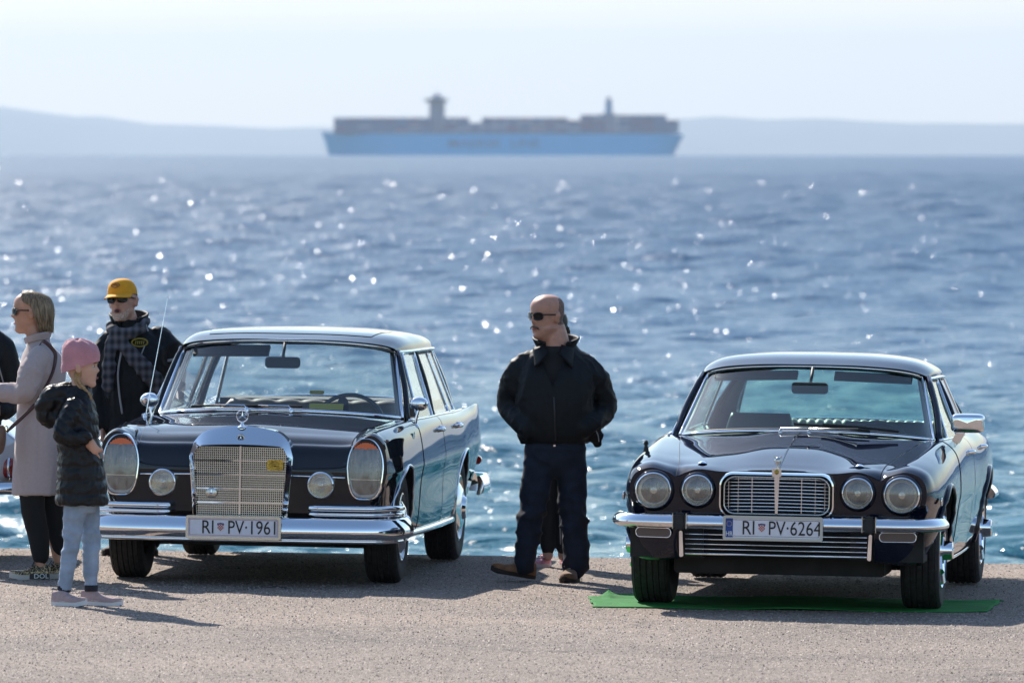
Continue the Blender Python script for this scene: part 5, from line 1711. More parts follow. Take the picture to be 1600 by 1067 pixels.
# ------------------------------------------------------------------ white car whose tail shows at the left edge
def make_white_car():
    X1 = (22 - 800) * 50.6 / 13333
    car = empty('parked_car', (X1 - 3.12, 51.25, ground_z(-3.2)), (0, 0, -R(90)))
    tag(car, 'white car cut off by the left edge, red tail light showing beside the long coat', 'car')
    m_w = mat('white_paint', (0.78, 0.77, 0.78), 0.3, coat=1.0)
    def st(y, zb, s, top):
        return [(x * s, y, z) for x, z in ((0, zb), (0.5, zb), (0.64, zb + 0.03), (0.69, zb + 0.12), (0.70, zb + 0.25), (0.69, top - 0.12), (0.62, top - 0.03), (0.4, top), (0, top + 0.02))]
    B = Loft([st(-0.62, 0.38, 0.86, 0.68), st(-0.5, 0.32, 0.95, 0.76), st(0, 0.25, 1.0, 0.84), st(1.0, 0.22, 1.03, 0.90), st(2.2, 0.24, 1.02, 0.90), st(2.8, 0.36, 0.98, 0.86), st(3.05, 0.42, 0.92, 0.80), st(3.12, 0.46, 0.86, 0.74)])
    B.shell('body', m_w, car, nt=50, nu=40, arches=((0.0, 0.29), (2.2, 0.29)), arch_r=0.33, arch_x=(0.42, 1.0), dark=m_under)
    rf = Loft([[(0.58, 0.55, 0.90), (0.45, 0.50, 0.92), (0, 0.45, 0.93)], [(0.55, 1.0, 1.25), (0.45, 0.98, 1.33), (0, 0.95, 1.36)], [(0.55, 1.8, 1.26), (0.45, 1.8, 1.35), (0, 1.8, 1.38)], [(0.58, 2.5, 0.90), (0.45, 2.6, 0.92), (0, 2.65, 0.93)]])
    mb = MB()
    def fn(a, b):
        s = 2 * a - 1
        p = rf.at(3 * b, 2 - abs(s) * 2)
        return Vector((-p.x if s < 0 else p.x, p.y, p.z))
    mb.grid(fn, 20, 30); mb.build('cabin', mat('dark_window', (0.02, 0.025, 0.03), 0.05, coat=1.0), car, smooth=180)
    tp = MB(); tp.grid(lambda a, b: fn(a, 0.36 + 0.28 * b) + Vector((0, 0, 0.006)), 20, 8); tp.build('roof', m_w, car, smooth=180)
    for x, y in ((0.60, 0), (-0.60, 0), (0.60, 2.2), (-0.60, 2.2)):
        wheel(car, x, y, 0.29, 0.16, 1 if x > 0 else -1, 0.17, 'a')
    for s in (1, -1):
        tl = empty('tail_light', (s * 0.565, 3.085, 0.555)); tl.parent = car
        a = MB(); a.grid(lambda u, v: (s * 0.055 * math.sin(math.pi * v) ** 0.5 * math.cos(2 * math.pi * u) + s * 0.03, 0.05 * math.sin(math.pi * v) ** 0.5 * math.sin(2 * math.pi * u), -0.06 * math.cos(math.pi * v)), 20, 10, closed_u=True); a.build('lens', m_redlens, tl, smooth=180)
        b = MB(); b.tube([(s * (0.03 + 0.062 * math.cos(2 * math.pi * k / 24)), 0.0, 0.066 * math.sin(2 * math.pi * k / 24)) for k in range(24)], 0.008, 6, closed=True); b.build('lamp_trim', m_chrome, tl, smooth=180)
    rb = MB(); bumper_blade(rb, [(0.70, 2.80), (0.69, 3.05), (0.60, 3.16), (0.3, 3.20), (0, 3.21), (-0.3, 3.20), (-0.60, 3.16), (-0.69, 3.05), (-0.70, 2.80)], 0.40, 0.47, 0.02, n=40); rb.build('bumper', m_chrome, car, smooth=60)
make_white_car()

# ------------------------------------------------------------------ people
def limb(pts, radii, n=14, flat=1.0, up=None):
    """closed rounded tube through pts -> (verts, faces)"""
    mb = MB()
    pts = [Vector(p) for p in pts]
    N = max(10, 5 * (len(pts) - 1))
    P = [Vector(spl([tuple(p) for p in pts], i / N)) for i in range(N + 1)]
    rr = [spl([(r,) for r in radii], i / N)[0] for i in range(N + 1)]
    d0, d1 = (P[0] - P[1]).normalized(), (P[-1] - P[-2]).normalized()
    pre = [(P[0] + d0 * rr[0] * math.sin(a), rr[0] * math.cos(a)) for a in (1.5, 1.1, 0.6)]
    post = [(P[-1] + d1 * rr[-1] * math.sin(a), rr[-1] * math.cos(a)) for a in (0.6, 1.1, 1.5)]
    allp = pre + list(zip(P, rr)) + post
    mb.tube([p for p, _ in allp], [max(r, 1e-4) for _, r in allp], n, flat=flat, up=up)
    return mb.v, mb.f

def trunk(rings, n=28):
    """rings: (x, y, z, half width, half depth, yaw[, squareness])"""
    mb = MB()
    K = len(rings)
    rings = [tuple(r) + ((0.0,) if len(r) == 5 else ()) for r in rings]
    N = 6 * (K - 1)
    rs = [spl(rings, i / N) for i in range(N + 1)]
    vs_, fs = [], []
    rs = [(rs[0][0], rs[0][1], rs[0][2] - 0.002, 0.002, 0.002, rs[0][5])] + rs + [(rs[-1][0], rs[-1][1], rs[-1][2] + 0.002, 0.002, 0.002, rs[-1][5])]
    for (x, y, z, a, b, yaw) in rs:
        for k in range(n):
            t = 2 * math.pi * k / n
            c, s = math.cos(t), math.sin(t)
            px = a * (1 if c >= 0 else -1) * abs(c) ** 0.85
            py = b * (1 if s >= 0 else -1) * abs(s) ** 0.85
            vs_.append((x + px * math.cos(yaw) - py * math.sin(yaw), y + px * math.sin(yaw) + py * math.cos(yaw), z))
    M = len(rs)
    for i in range(M - 1):
        for k in range(n):
            fs.append((i * n + k, i * n + (k + 1) % n, (i + 1) * n + (k + 1) % n, (i + 1) * n + k))
    fs.append(tuple(range(n - 1, -1, -1))); fs.append(tuple((M - 1) * n + k for k in range(n)))
    return vs_, fs

def ellipsoid(c, r, n=18):
    mb = MB()
    mb.grid(lambda a, b: (c[0] + r[0] * math.sin(math.pi * b) * math.cos(2 * math.pi * a), c[1] + r[1] * math.sin(math.pi * b) * math.sin(2 * math.pi * a), c[2] - r[2] * math.cos(math.pi * b)), n, n // 2 + 2, closed_u=True)
    return mb.v, mb.f

def blob(name, pieces, m, parent, voxel=0.010, smooth=2, disp=None, open_cut=None, mats=None, paint=None):
    """pieces: closed meshes -> one continuous skin (voxel union, relaxed, displaced)"""
    mb = MB()
    for v, f in pieces:
        mb.add(v, f)
    o = mb.build(name, m, None, smooth=0)
    md = o.modifiers.new('r', 'REMESH')
    md.mode = 'VOXEL'
    md.voxel_size = voxel
    dg = bpy.context.evaluated_depsgraph_get(); dg.update()
    me = bpy.data.meshes.new_from_object(o.evaluated_get(dg))
    o.modifiers.clear()
    old = o.data
    o.data = me
    bpy.data.meshes.remove(old)
    bm = bmesh.new(); bm.from_mesh(me)
    for _ in range(smooth):
        bmesh.ops.smooth_vert(bm, verts=bm.verts, factor=0.5, use_axis_x=True, use_axis_y=True, use_axis_z=True)
    bm.normal_update()
    if disp:
        off = [(v, v.normal * disp(v.co, v.normal)) for v in bm.verts]
        for v, d in off:
            v.co += d
    if open_cut:
        bmesh.ops.delete(bm, geom=[f for f in bm.faces if open_cut(f.calc_center_median())], context='FACES')
    bm.to_mesh(me); bm.free()
    me.materials.clear()
    for q in (mats or [m]):
        me.materials.append(q)
    if paint:
        for p in me.polygons:
            p.material_index = paint(p.center)
    me.polygons.foreach_set('use_smooth', [True] * len(me.polygons))
    o.parent = parent
    return o

def xf(piece, mtx):
    v, f = piece
    return [tuple(mtx @ Vector(p)) for p in v], f

def head_piece(mtx, sc=1.0, nose=1.0, jaw=1.0, brow=1.0, mouth=0.0, female=False, child=False):
    """head facing -y about its centre; mouth > 0 opens it"""
    T = [(-.118, .020, .066, -.030), (-.106, .036, .082, .005), (-.085, .049, .088, .045), (-.060, .058, .087, .070), (-.035, .064, .087, .082), (-.010, .069, .086, .092),
         (.015, .073, .083, .098), (.035, .0755, .088, .101), (.062, .0765, .087, .100), (.085, .070, .076, .090), (.103, .054, .056, .068), (.114, .032, .033, .042), (.119, .010, .010, .012)]
    if female or child:
        T = [(z, w * (0.94 if z < 0 else 0.98) * (0.96 if child and z < -.05 else 1), f * (0.97 if z < -.05 else 0.98), b) for z, w, f, b in T]
    g = lambda a, s: math.exp(-(a / s) ** 2)
    mb = MB()
    def fn(a, b):
        z, w, f, bk = spl(T, b)
        t = 2 * math.pi * a
        c, s = math.cos(t), math.sin(t)          # c = 1 -> front
        x = w * (1 if s >= 0 else -1) * abs(s) ** 0.88
        y = -f * abs(c) ** 0.92 if c > 0 else bk * abs(c) ** 0.92
        if bk < 0 and c <= 0: y = bk * abs(c)
        if z < -.05:
            x *= jaw
        if c > 0:
            d = 0.0
            A = spl([(0.0,), (0.001,), (0.006,), (0.022,), (0.026,), (0.016,), (0.009,), (0.004,), (0.001,), (0.0,)], min(max((z + 0.050) / 0.095, 0), 1))[0]
            sig = 0.013 if z < -0.012 else 0.0095
            d += nose * A * g(x, sig)
            d -= 0.010 * (g(x - 0.031, 0.016) + g(x + 0.031, 0.016)) * g(z - 0.012, 0.011)
            d += 0.004 * brow * g(z - 0.031, 0.008) * g(x, 0.05)
            d += 0.0055 * g(z + 0.056, 0.010) * g(x, 0.022)
            d -= 0.0045 * g(z + 0.0545, 0.003) * g(x, 0.022)
            d -= mouth * g(z + 0.058, 0.011) * g(x, 0.018)
            d += 0.006 * g(z + 0.098, 0.014) * g(x, 0.020)
            d += 0.004 * (g(x - 0.045, 0.018) + g(x + 0.045, 0.018)) * g(z + 0.018, 0.018)
            d -= 0.003 * g(z + 0.078, 0.008) * g(x, 0.03)
            y -= d * c ** 0.3
        return tuple(mtx @ Vector((x * sc, y * sc, z * sc)))
    mb.grid(fn, 72, 60, closed_u=True)
    n = 72
    mb.f.append(tuple(range(n))); mb.f.append(tuple(60 * n + k for k in range(n)))
    mb.mi += [0, 0]
    out = [(mb.v, mb.f)]
    for s in (1, -1):
        e = MB()
        e.grid(lambda a, b: tuple(mtx @ Vector(((s * (0.0785 + 0.011 * math.sin(math.pi * b) * math.cos(2 * math.pi * a) + 0.006 * (b > 0.5)) * sc), (0.012 + 0.020 * math.sin(math.pi * b) * math.sin(2 * math.pi * a) + 0.006 * (b - .5)) * sc, (-0.004 - 0.033 * math.cos(math.pi * b)) * sc))), 14, 10, closed_u=True)
        out.append((e.v, e.f))
    return out

def folds(amp, s1=9.0, s2=24.0, seed=0.0, stretch=(1, 1, 0.55)):
    def f(p, n):
        q = Vector((p.x * stretch[0], p.y * stretch[1], p.z * stretch[2]))
        a = 1 - abs(mnoise.noise(q * s1 + Vector((seed, 0, 0)))) * 2
        b = mnoise.noise(q * s2 + Vector((0, seed, 0)))
        return amp * (a * a * (1 if a > 0 else -0.3) - 0.35 + 0.35 * b)
    return f

def hand(wrist, dirv, palm_n, sc=1.0, curl=0.5, point=None):
    """palm with five separate fingers; dirv: along the fingers; palm_n: out of the palm; point: index of a straight finger"""
    d = Vector(dirv).normalized(); pn = Vector(palm_n); pn = (pn - d * pn.dot(d)).normalized(); sd = d.cross(pn)
    w = Vector(wrist)
    out = [limb([w - d * 0.02, w + d * 0.035 * sc, w + d * 0.085 * sc], [0.022 * sc, 0.033 * sc, 0.034 * sc], 12, flat=0.45, up=tuple(sd))]
    lens = [0.066, 0.074, 0.069, 0.054]
    for k in range(4):
        o = (k - 1.5) * 0.018 * sc
        b = w + d * 0.075 * sc + sd * o
        L = lens[k] * sc
        c = curl if k != point else 0.08
        pts = [b]
        a = 0.15
        for q, f in enumerate((0.42, 0.33, 0.28)):
            a += c * (0.9 if q else 0.5)
            pts.append(pts[-1] + (d * math.cos(a) + pn * math.sin(a)) * L * f)
        out.append(limb(pts, [0.0092 * sc, 0.0088 * sc, 0.008 * sc, 0.007 * sc], 10))
    tb = w + d * 0.022 * sc - sd * 0.026 * sc
    out.append(limb([tb, tb + (d * 0.6 - sd * 0.55 + pn * 0.3) * 0.032 * sc, tb + (d * 1.2 - sd * 0.55 + pn * 0.6) * 0.046 * sc], [0.012 * sc, 0.0105 * sc, 0.008 * sc], 10))
    return out

def sunglasses(parent, mtx, sc=1.0, m_frame=None, lens_m=None, temple=0.10):
    """two lenses, bridge and temples, facing -y in head space"""
    g = empty('sunglasses'); g.parent = parent
    m_frame = m_frame or mat('glasses_frame', (0.012, 0.011, 0.011), 0.2)
    lens_m = lens_m or mat('dark_lens', (0.004, 0.004, 0.005), 0.12, spec=0.25)
    for s in (1, -1):
        mb = MB()
        out = []
        for k in range(28):
            a = 2 * math.pi * k / 28
            out.append((0.034 * s + 0.027 * (abs(math.cos(a)) ** 0.7) * (1 if math.cos(a) > 0 else -1), 0.010 + 0.019 * (abs(math.sin(a)) ** 0.7) * (1 if math.sin(a) > 0 else -1)))
        n = len(out)
        bend = lambda x: -0.094 + 5.5 * x * x
        vs_ = [tuple(mtx @ (Vector((x, bend(x) - 0.003, z)) * sc)) for x, z in out] + [tuple(mtx @ (Vector((x, bend(x) + 0.002, z)) * sc)) for x, z in out]
        mb.add(vs_, [tuple(range(n)), tuple(range(2 * n - 1, n - 1, -1))] + [(i, (i + 1) % n, n + (i + 1) % n, n + i) for i in range(n)])
        mb.build('lens', lens_m, g, smooth=0)
        fb = MB()
        fb.tube([mtx @ (Vector((x, bend(x) - 0.001, z)) * sc) for x, z in out], 0.0028 * sc, 6, closed=True)
        fb.build('frame', m_frame, g, smooth=180)
        tb = MB()
        tb.tube([mtx @ (Vector(p) * sc) for p in ((s * 0.062, -0.075, 0.018), (s * 0.076, -0.05, 0.017), (s * 0.081, 0.0, 0.013), (s * 0.080, 0.018, 0.004))], 0.0035 * sc, 6, flat=0.5)
        tb.build('temple', m_frame, g, smooth=180)
    bb = MB(); bb.tube([mtx @ (Vector(p) * sc) for p in ((-0.010, -0.094, 0.016), (0, -0.097, 0.018), (0.010, -0.094, 0.016))], 0.003 * sc, 6); bb.build('bridge', m_frame, g, smooth=180)
    return g

def shoe(parent, heel, yaw, length, m_up, m_sole, pitch=0.0, high=0.075, wid=0.045, sole_h=0.022, laces=None, name='shoe'):
    """heel: point on the ground at the back of the heel; yaw: 0 = toe towards the camera (-y)"""
    o = empty(name, heel, (0, 0, yaw)); o.parent = parent
    rot = Matrix.Rotation(pitch, 4, 'X')
    def plan(a):         # half width along the shoe, 0 heel .. 1 toe
        return wid * spl([(0.55,), (0.78,), (0.74,), (0.88,), (1.0,), (0.82,), (0.30,)], a)[0]
    sm = MB()
    def srow(k, z, grow):
        return None
    n = 36
    lo, hi = [], []
    for k in range(n):
        t = 2 * math.pi * k / n
        a = 0.5 - 0.5 * math.cos(t)
        s = 1 if t < math.pi else -1
        x = s * plan(a) * (math.sqrt(max(0, 1 - max(0, 2 * a - 1) ** 6)))
        y = -(a * length)
        toe = 0.012 * max(0, a - 0.75) / 0.25
        lo.append((x * 0.97, y, toe)); hi.append((x * 1.01, y, sole_h + toe * 1.1))
    vs_ = [tuple(rot @ Vector(p)) for p in lo + hi]
    sm.add(vs_, [tuple(range(n)), tuple(range(2 * n - 1, n - 1, -1))] + [(i, (i + 1) % n, n + (i + 1) % n, n + i) for i in range(n)])
    sm.build('sole', m_sole, o, smooth=50)
    um = MB()
    def up(a_, b_):
        a = a_
        t = math.pi * b_
        top = spl([(high * 0.92,), (high,), (high * 0.96,), (high * 0.74,), (high * 0.62,), (high * 0.56,), (high * 0.50,)], a)[0]
        if a > 0.8: top = sole_h + (top - sole_h) * math.sqrt(max(0.0, 1 - ((a - 0.8) / 0.2) ** 2))
        w = 1.03 * plan(a) * (math.sqrt(max(0.02, 1 - max(0, 2 * a - 1) ** 6)))
        c, s = math.cos(t), math.sin(t)
        x = w * (1 if c >= 0 else -1) * abs(c) ** 0.7 * (1 - 0.25 * s * (a < 0.45))
        z = sole_h * 0.8 + (top - sole_h * 0.8) * abs(s) ** 0.8 + 0.012 * max(0, a - 0.75) / 0.25
        return tuple(rot @ Vector((x, -a * length * 0.995 - 0.001, z)))
    um.grid(up, 24, 18)
    um.build('upper', m_up, o, smooth=180)
    if laces:
        lm = MB()
        for k in range(4):
            a = 0.40 + 0.075 * k
            z = spl([(high * 0.92,), (high,), (high * 0.98,), (high * 0.72,), (high * 0.55,), (high * 0.42,), (sole_h,)], a)[0] + 0.003
            lm.tube([rot @ Vector((-0.020, -a * length, z - 0.006)), rot @ Vector((0, -a * length - 0.008, z)), rot @ Vector((0.020, -a * length, z - 0.006))], 0.003, 6)
        for s in (1, -1):
            lm.tube([rot @ Vector((0, -0.38 * length, high)), rot @ Vector((s * 0.022, -0.40 * length, high + 0.010)), rot @ Vector((s * 0.038, -0.44 * length, high - 0.012)), rot @ Vector((s * 0.022, -0.45 * length, high - 0.015))], 0.0028, 6)
        tag(lm.build('laces', laces, o, smooth=180), kind='stuff')
    return o

def strip(name, pts, r, m, parent, n=6, flat=0.4, up=None):
    mb = MB(); mb.tube(curve(pts, 6 * (len(pts) - 1)), r, n, flat=flat, up=up)
    return mb.build(name, m, parent, smooth=180)

def HM(loc, yaw, pitch=0.0, roll=0.0):
    return Matrix.Translation(loc) @ Matrix.Rotation(yaw, 4, 'Z') @ Matrix.Rotation(pitch, 4, 'X') @ Matrix.Rotation(roll, 4, 'Y')

m_skin = mat('skin', (0.52, 0.255, 0.175), 0.5, noise=(26, 0.14), bump=(140, 0.15, 0.002), sheen=0.1)
m_skin2 = mat('skin_tanned', (0.52, 0.27, 0.18), 0.48, noise=(26, 0.12), bump=(140, 0.12, 0.002))
m_skin3 = mat('skin_pale', (0.60, 0.37, 0.28), 0.5, noise=(20, 0.10), bump=(140, 0.12, 0.002))
m_blackcloth = mat('black_jacket_cloth', (0.0055, 0.0058, 0.0075), 0.6, spec=0.25, noise=(40, 0.25), bump=(260, 0.25, 0.002))
m_tee = mat('black_knit', (0.010, 0.010, 0.011), 0.9, bump=(300, 0.4, 0.002))
m_jeans = mat('dark_jeans', (0.008, 0.013, 0.028), 0.85, noise=(18, 0.35), bump=(340, 0.4, 0.002))
m_suede = mat('brown_suede', (0.24, 0.115, 0.055), 0.9, noise=(30, 0.35), sheen=0.3, bump=(200, 0.3, 0.002))
m_sole_dark = mat('dark_sole', (0.03, 0.02, 0.015), 0.8)
m_lace = mat('pale_lace', (0.45, 0.38, 0.28), 0.8)
m_lips = mat('lips', (0.36, 0.10, 0.09), 0.4)
m_mouth = mat('mouth_inside', (0.05, 0.012, 0.012), 0.5)
m_grey_hair = mat('grey_stubble', (0.21, 0.125, 0.095), 0.8, noise=(90, 0.6), bump=(400, 0.6, 0.003))
m_piping = mat('grey_piping', (0.35, 0.33, 0.34), 0.5)
m_legging = mat('black_leggings', (0.010, 0.009, 0.009), 0.8)

def lips_part(parent, mtx, sc, open_=0.0, m=None):
    mb = MB()
    mb.grid(lambda a, b: tuple(mtx @ (Vector((0.024 * (2 * a - 1), -0.0955 + 11 * (0.024 * (2 * a - 1)) ** 2 - 0.0022 * math.sin(math.pi * b), -0.0565 + (0.0075 + open_) * (1 - (2 * a - 1) ** 2) * (2 * b - 1) * 0.8)) * sc)), 14, 6)
    return mb.build('lips', m or m_lips, parent, smooth=180)

def collar(name, parent, m, cx, cy, z0, z1, rx, ry, yaw, gap=0.5, flare=0.02, thick=0.012):
    """standing or folded collar band, open at the front (towards -y turned by yaw)"""
    mb = MB()
    def fn(a, b):
        t = -math.pi / 2 + gap + (2 * math.pi - 2 * gap) * a + yaw
        k = 1 + (flare / rx) * b * (0.6 + 0.8 * abs(math.cos((a - 0.5) * math.pi)) )
        zz = z0 + (z1 - z0) * b * (0.75 + 0.25 * math.sin(math.pi * a))
        return (cx + rx * k * math.cos(t), cy + ry * k * math.sin(t), zz + 0.03 * math.sin(math.pi * a))
    mb.grid(fn, 30, 6)
    o = mb.build(name, m, parent, smooth=180)
    md = o.modifiers.new('s', 'SOLIDIFY'); md.thickness = thick
    return o

# ---- man strolling between the two cars
def walking_man():
    Y = 49.3
    p = empty('person', (0.25, Y, ground_z(0.25)))
    tag(p, 'bald man in black jacket and dark jeans strolling between the two cars, hands in pockets', 'person')
    H = HM((-0.048, -0.02, 1.530), R(-52), R(4))
    body = head_piece(H, 1.08, 1.0, 1.22, 1.2)
    body += [limb([(-0.022, 0.005, 1.47), (-0.004, 0.012, 1.38), (0.005, 0.02, 1.28)], [0.078, 0.086, 0.095]), ellipsoid((-0.055, -0.035, 1.425), (0.050, 0.050, 0.042)),
             trunk([(0, 0.01, 0.78, 0.14, 0.10), (0, 0, 1.0, 0.15, 0.115), (0, 0.01, 1.20, 0.15, 0.095), (0, 0.02, 1.28, 0.09, 0.07)])]
    for s, el, wr in ((-1, (-0.265, 0.05, 1.02), (-0.165, -0.075, 0.955)), (1, (0.285, 0.06, 1.01), (0.165, -0.07, 0.965))):
        sh = (s * 0.180, 0.02, 1.23)
        body.append(limb([sh, el, wr], [0.034, 0.032, 0.026]))
        body += hand(wr, (-s * 0.35, -0.25, -0.9), (-s, 0.3, 0), 1.0, 0.35)
    for s, kn, an in ((-1, (-0.120, -0.03, 0.43), (-0.160, -0.04, 0.09)), (1, (0.100, 0.02, 0.43), (0.110, 0.03, 0.08))):
        body.append(limb([(s * 0.085, 0.01, 0.80), kn, an], [0.075, 0.052, 0.038]))
    Hi = H.inverted()
    def stubble(c):
        q = (Hi @ c) / 1.08
        edge = 0.010 * mnoise.noise(q * 60)
        return 1 if (q.y > 0.020 + edge + 0.25 * max(0, q.z - 0.03) and -0.045 < q.z < 0.098 + edge and c.z > 1.40) else 0
    blob('body', body, m_skin, p, 0.0055, 1, mats=[m_skin, m_grey_hair], paint=stubble)
    # jeans
    tr = [trunk([(0, 0.01, 0.60, 0.06, 0.06), (0, 0.01, 0.68, 0.160, 0.12), (0, 0.01, 0.76, 0.178, 0.138), (0, 0.01, 0.86, 0.172, 0.132)]),
          limb([(-0.088, 0.0, 0.74), (-0.105, -0.02, 0.58), (-0.130, -0.03, 0.42), (-0.158, -0.03, 0.24), (-0.180, -0.03, 0.105)], [0.094, 0.090, 0.079, 0.071, 0.067]),
          limb([(0.088, 0.01, 0.74), (0.096, 0.02, 0.58), (0.108, 0.02, 0.42), (0.116, 0.02, 0.22), (0.116, 0.02, 0.080)], [0.094, 0.092, 0.084, 0.078, 0.075])]
    fj = folds(0.016, 8, 20, 3.3, (0.8, 0.8, 1.3))
    blob('jeans', tr, m_jeans, p, 0.010, 9, lambda q, n: fj(q, n) * (0.5 + 1.0 * max(0, 1 - abs(q.z - 0.38) / 0.25) + 0.9 * max(0, 1 - q.z / 0.2)))
    bt = MB(); bt.box((-0.005, -0.126, 0.790), (0.018, 0.006, 0.016)); bt.build('belt_buckle', m_chrome, p, smooth=0, bevel=0.004)
    # tee and jacket
    blob('tee_shirt', [trunk([(0, 0, 0.85, 0.165, 0.13), (0, -0.005, 1.05, 0.175, 0.140), (0, 0.0, 1.24, 0.165, 0.118), (0, 0.012, 1.335, 0.112, 0.102), (0.0, 0.012, 1.362, 0.102, 0.094)])], m_tee, p, 0.010, 2)
    jk = [trunk([(0, 0.01, 0.80, 0.198, 0.155), (0, 0.005, 0.84, 0.212, 0.165), (0, -0.005, 1.00, 0.222, 0.175), (0, 0.0, 1.16, 0.228, 0.160), (0, 0.015, 1.26, 0.200, 0.130), (0.004, 0.025, 1.335, 0.140, 0.100), (0.006, 0.028, 1.375, 0.105, 0.088)])]
    for s, el, wr in ((-1, (-0.268, 0.06, 1.015), (-0.165, -0.105, 0.885)), (1, (0.298, 0.07, 1.000), (0.165, -0.10, 0.895))):
        jk.append(limb([(s * 0.148, 0.02, 1.262), (s * 0.214, 0.025, 1.190), el, (wr[0] * 1.25, wr[1] * 0.55, 0.925), wr], [0.074, 0.080, 0.066, 0.062, 0.060]))
    jk.append(limb([(0.20, -0.03, 0.90), (0.235, -0.02, 0.835), (0.245, 0.0, 0.80)], [0.05, 0.050, 0.034], flat=0.6))
    f1, f2 = folds(0.012, 5.0, 15, 1.2, (1.2, 1.2, 0.5)), folds(0.004, 16, 40, 6.1, (1, 1, 1.2))
    def jd(q, n):
        arm = min(1, max(0, abs(q.x) - 0.15) / 0.06)
        hem = 0.010 * max(0, 1 - abs(q.z - 0.815) / 0.03)
        return f1(q, n) * (0.55 + 0.7 * arm) + f2(q, n) * (0.5 + arm) - hem * 0.6
    def vneck(c):
        return c.y < -0.05 and c.z > 1.12 and abs(c.x + 0.015) < 0.075 * (c.z - 1.12) / 0.2
    blob('jacket', jk, m_blackcloth, p, 0.009, 3, jd, vneck)
    collar('collar', p, m_blackcloth, 0.004, 0.022, 1.345, 1.400, 0.104, 0.092, 0, 0.55, 0.022)
    for s in (1, -1):
        lb = MB(); lb.grid(lambda a, b: (s * (0.045 + 0.075 * a - 0.01 * b) - 0.01, -0.128 - 0.025 * math.sin(math.pi * a) + 0.07 * (1 - b) * 0.9, 1.372 - 0.115 * b * (0.4 + 0.6 * a) - 0.02 * a), 8, 6)
        l_ = lb.build('lapel', m_blackcloth, p, smooth=180); l_.modifiers.new('s', 'SOLIDIFY').thickness = 0.008
    strip('zip', [(-0.012, -0.155, 1.13), (-0.006, -0.188, 1.02), (-0.002, -0.183, 0.90), (0.0, -0.168, 0.82)], 0.005, mat('zip_metal', (0.05, 0.05, 0.055), 0.3, 0.8), p)
    strip('pocket_zip', [(0.222, -0.085, 0.90), (0.246, -0.065, 0.85), (0.252, -0.05, 0.81)], 0.004, m_piping, p)
    # face details, glasses, fringe of hair, moustache
    sunglasses(p, H, 1.09)
    lips_part(p, H, 1.08)
    ms = MB(); ms.grid(lambda a, b: tuple(H @ (Vector((0.036 * (2 * a - 1), -0.1000 + 12 * (0.034 * (2 * a - 1)) ** 2 - 0.004 * math.sin(math.pi * b), -0.038 - 0.012 * b - 0.014 * (2 * a - 1) ** 2)) * 1.08)), 16, 6)
    ms.build('moustache', mat('dark_moustache', (0.13, 0.08, 0.06), 0.8, noise=(120, 0.5)), p, smooth=180).modifiers.new('s', 'SOLIDIFY').thickness = 0.004
    # shoes: the leading foot lands heel first
    shoe(p, (-0.128, 0.035, 0.012), R(-62), 0.285, m_suede, m_sole_dark, R(-10), 0.102, 0.052, 0.026, m_lace)
    shoe(p, (0.118, 0.10, 0.0), R(-14), 0.285, m_suede, m_sole_dark, 0, 0.100, 0.050, 0.024, m_lace)
    return p
walking_man()

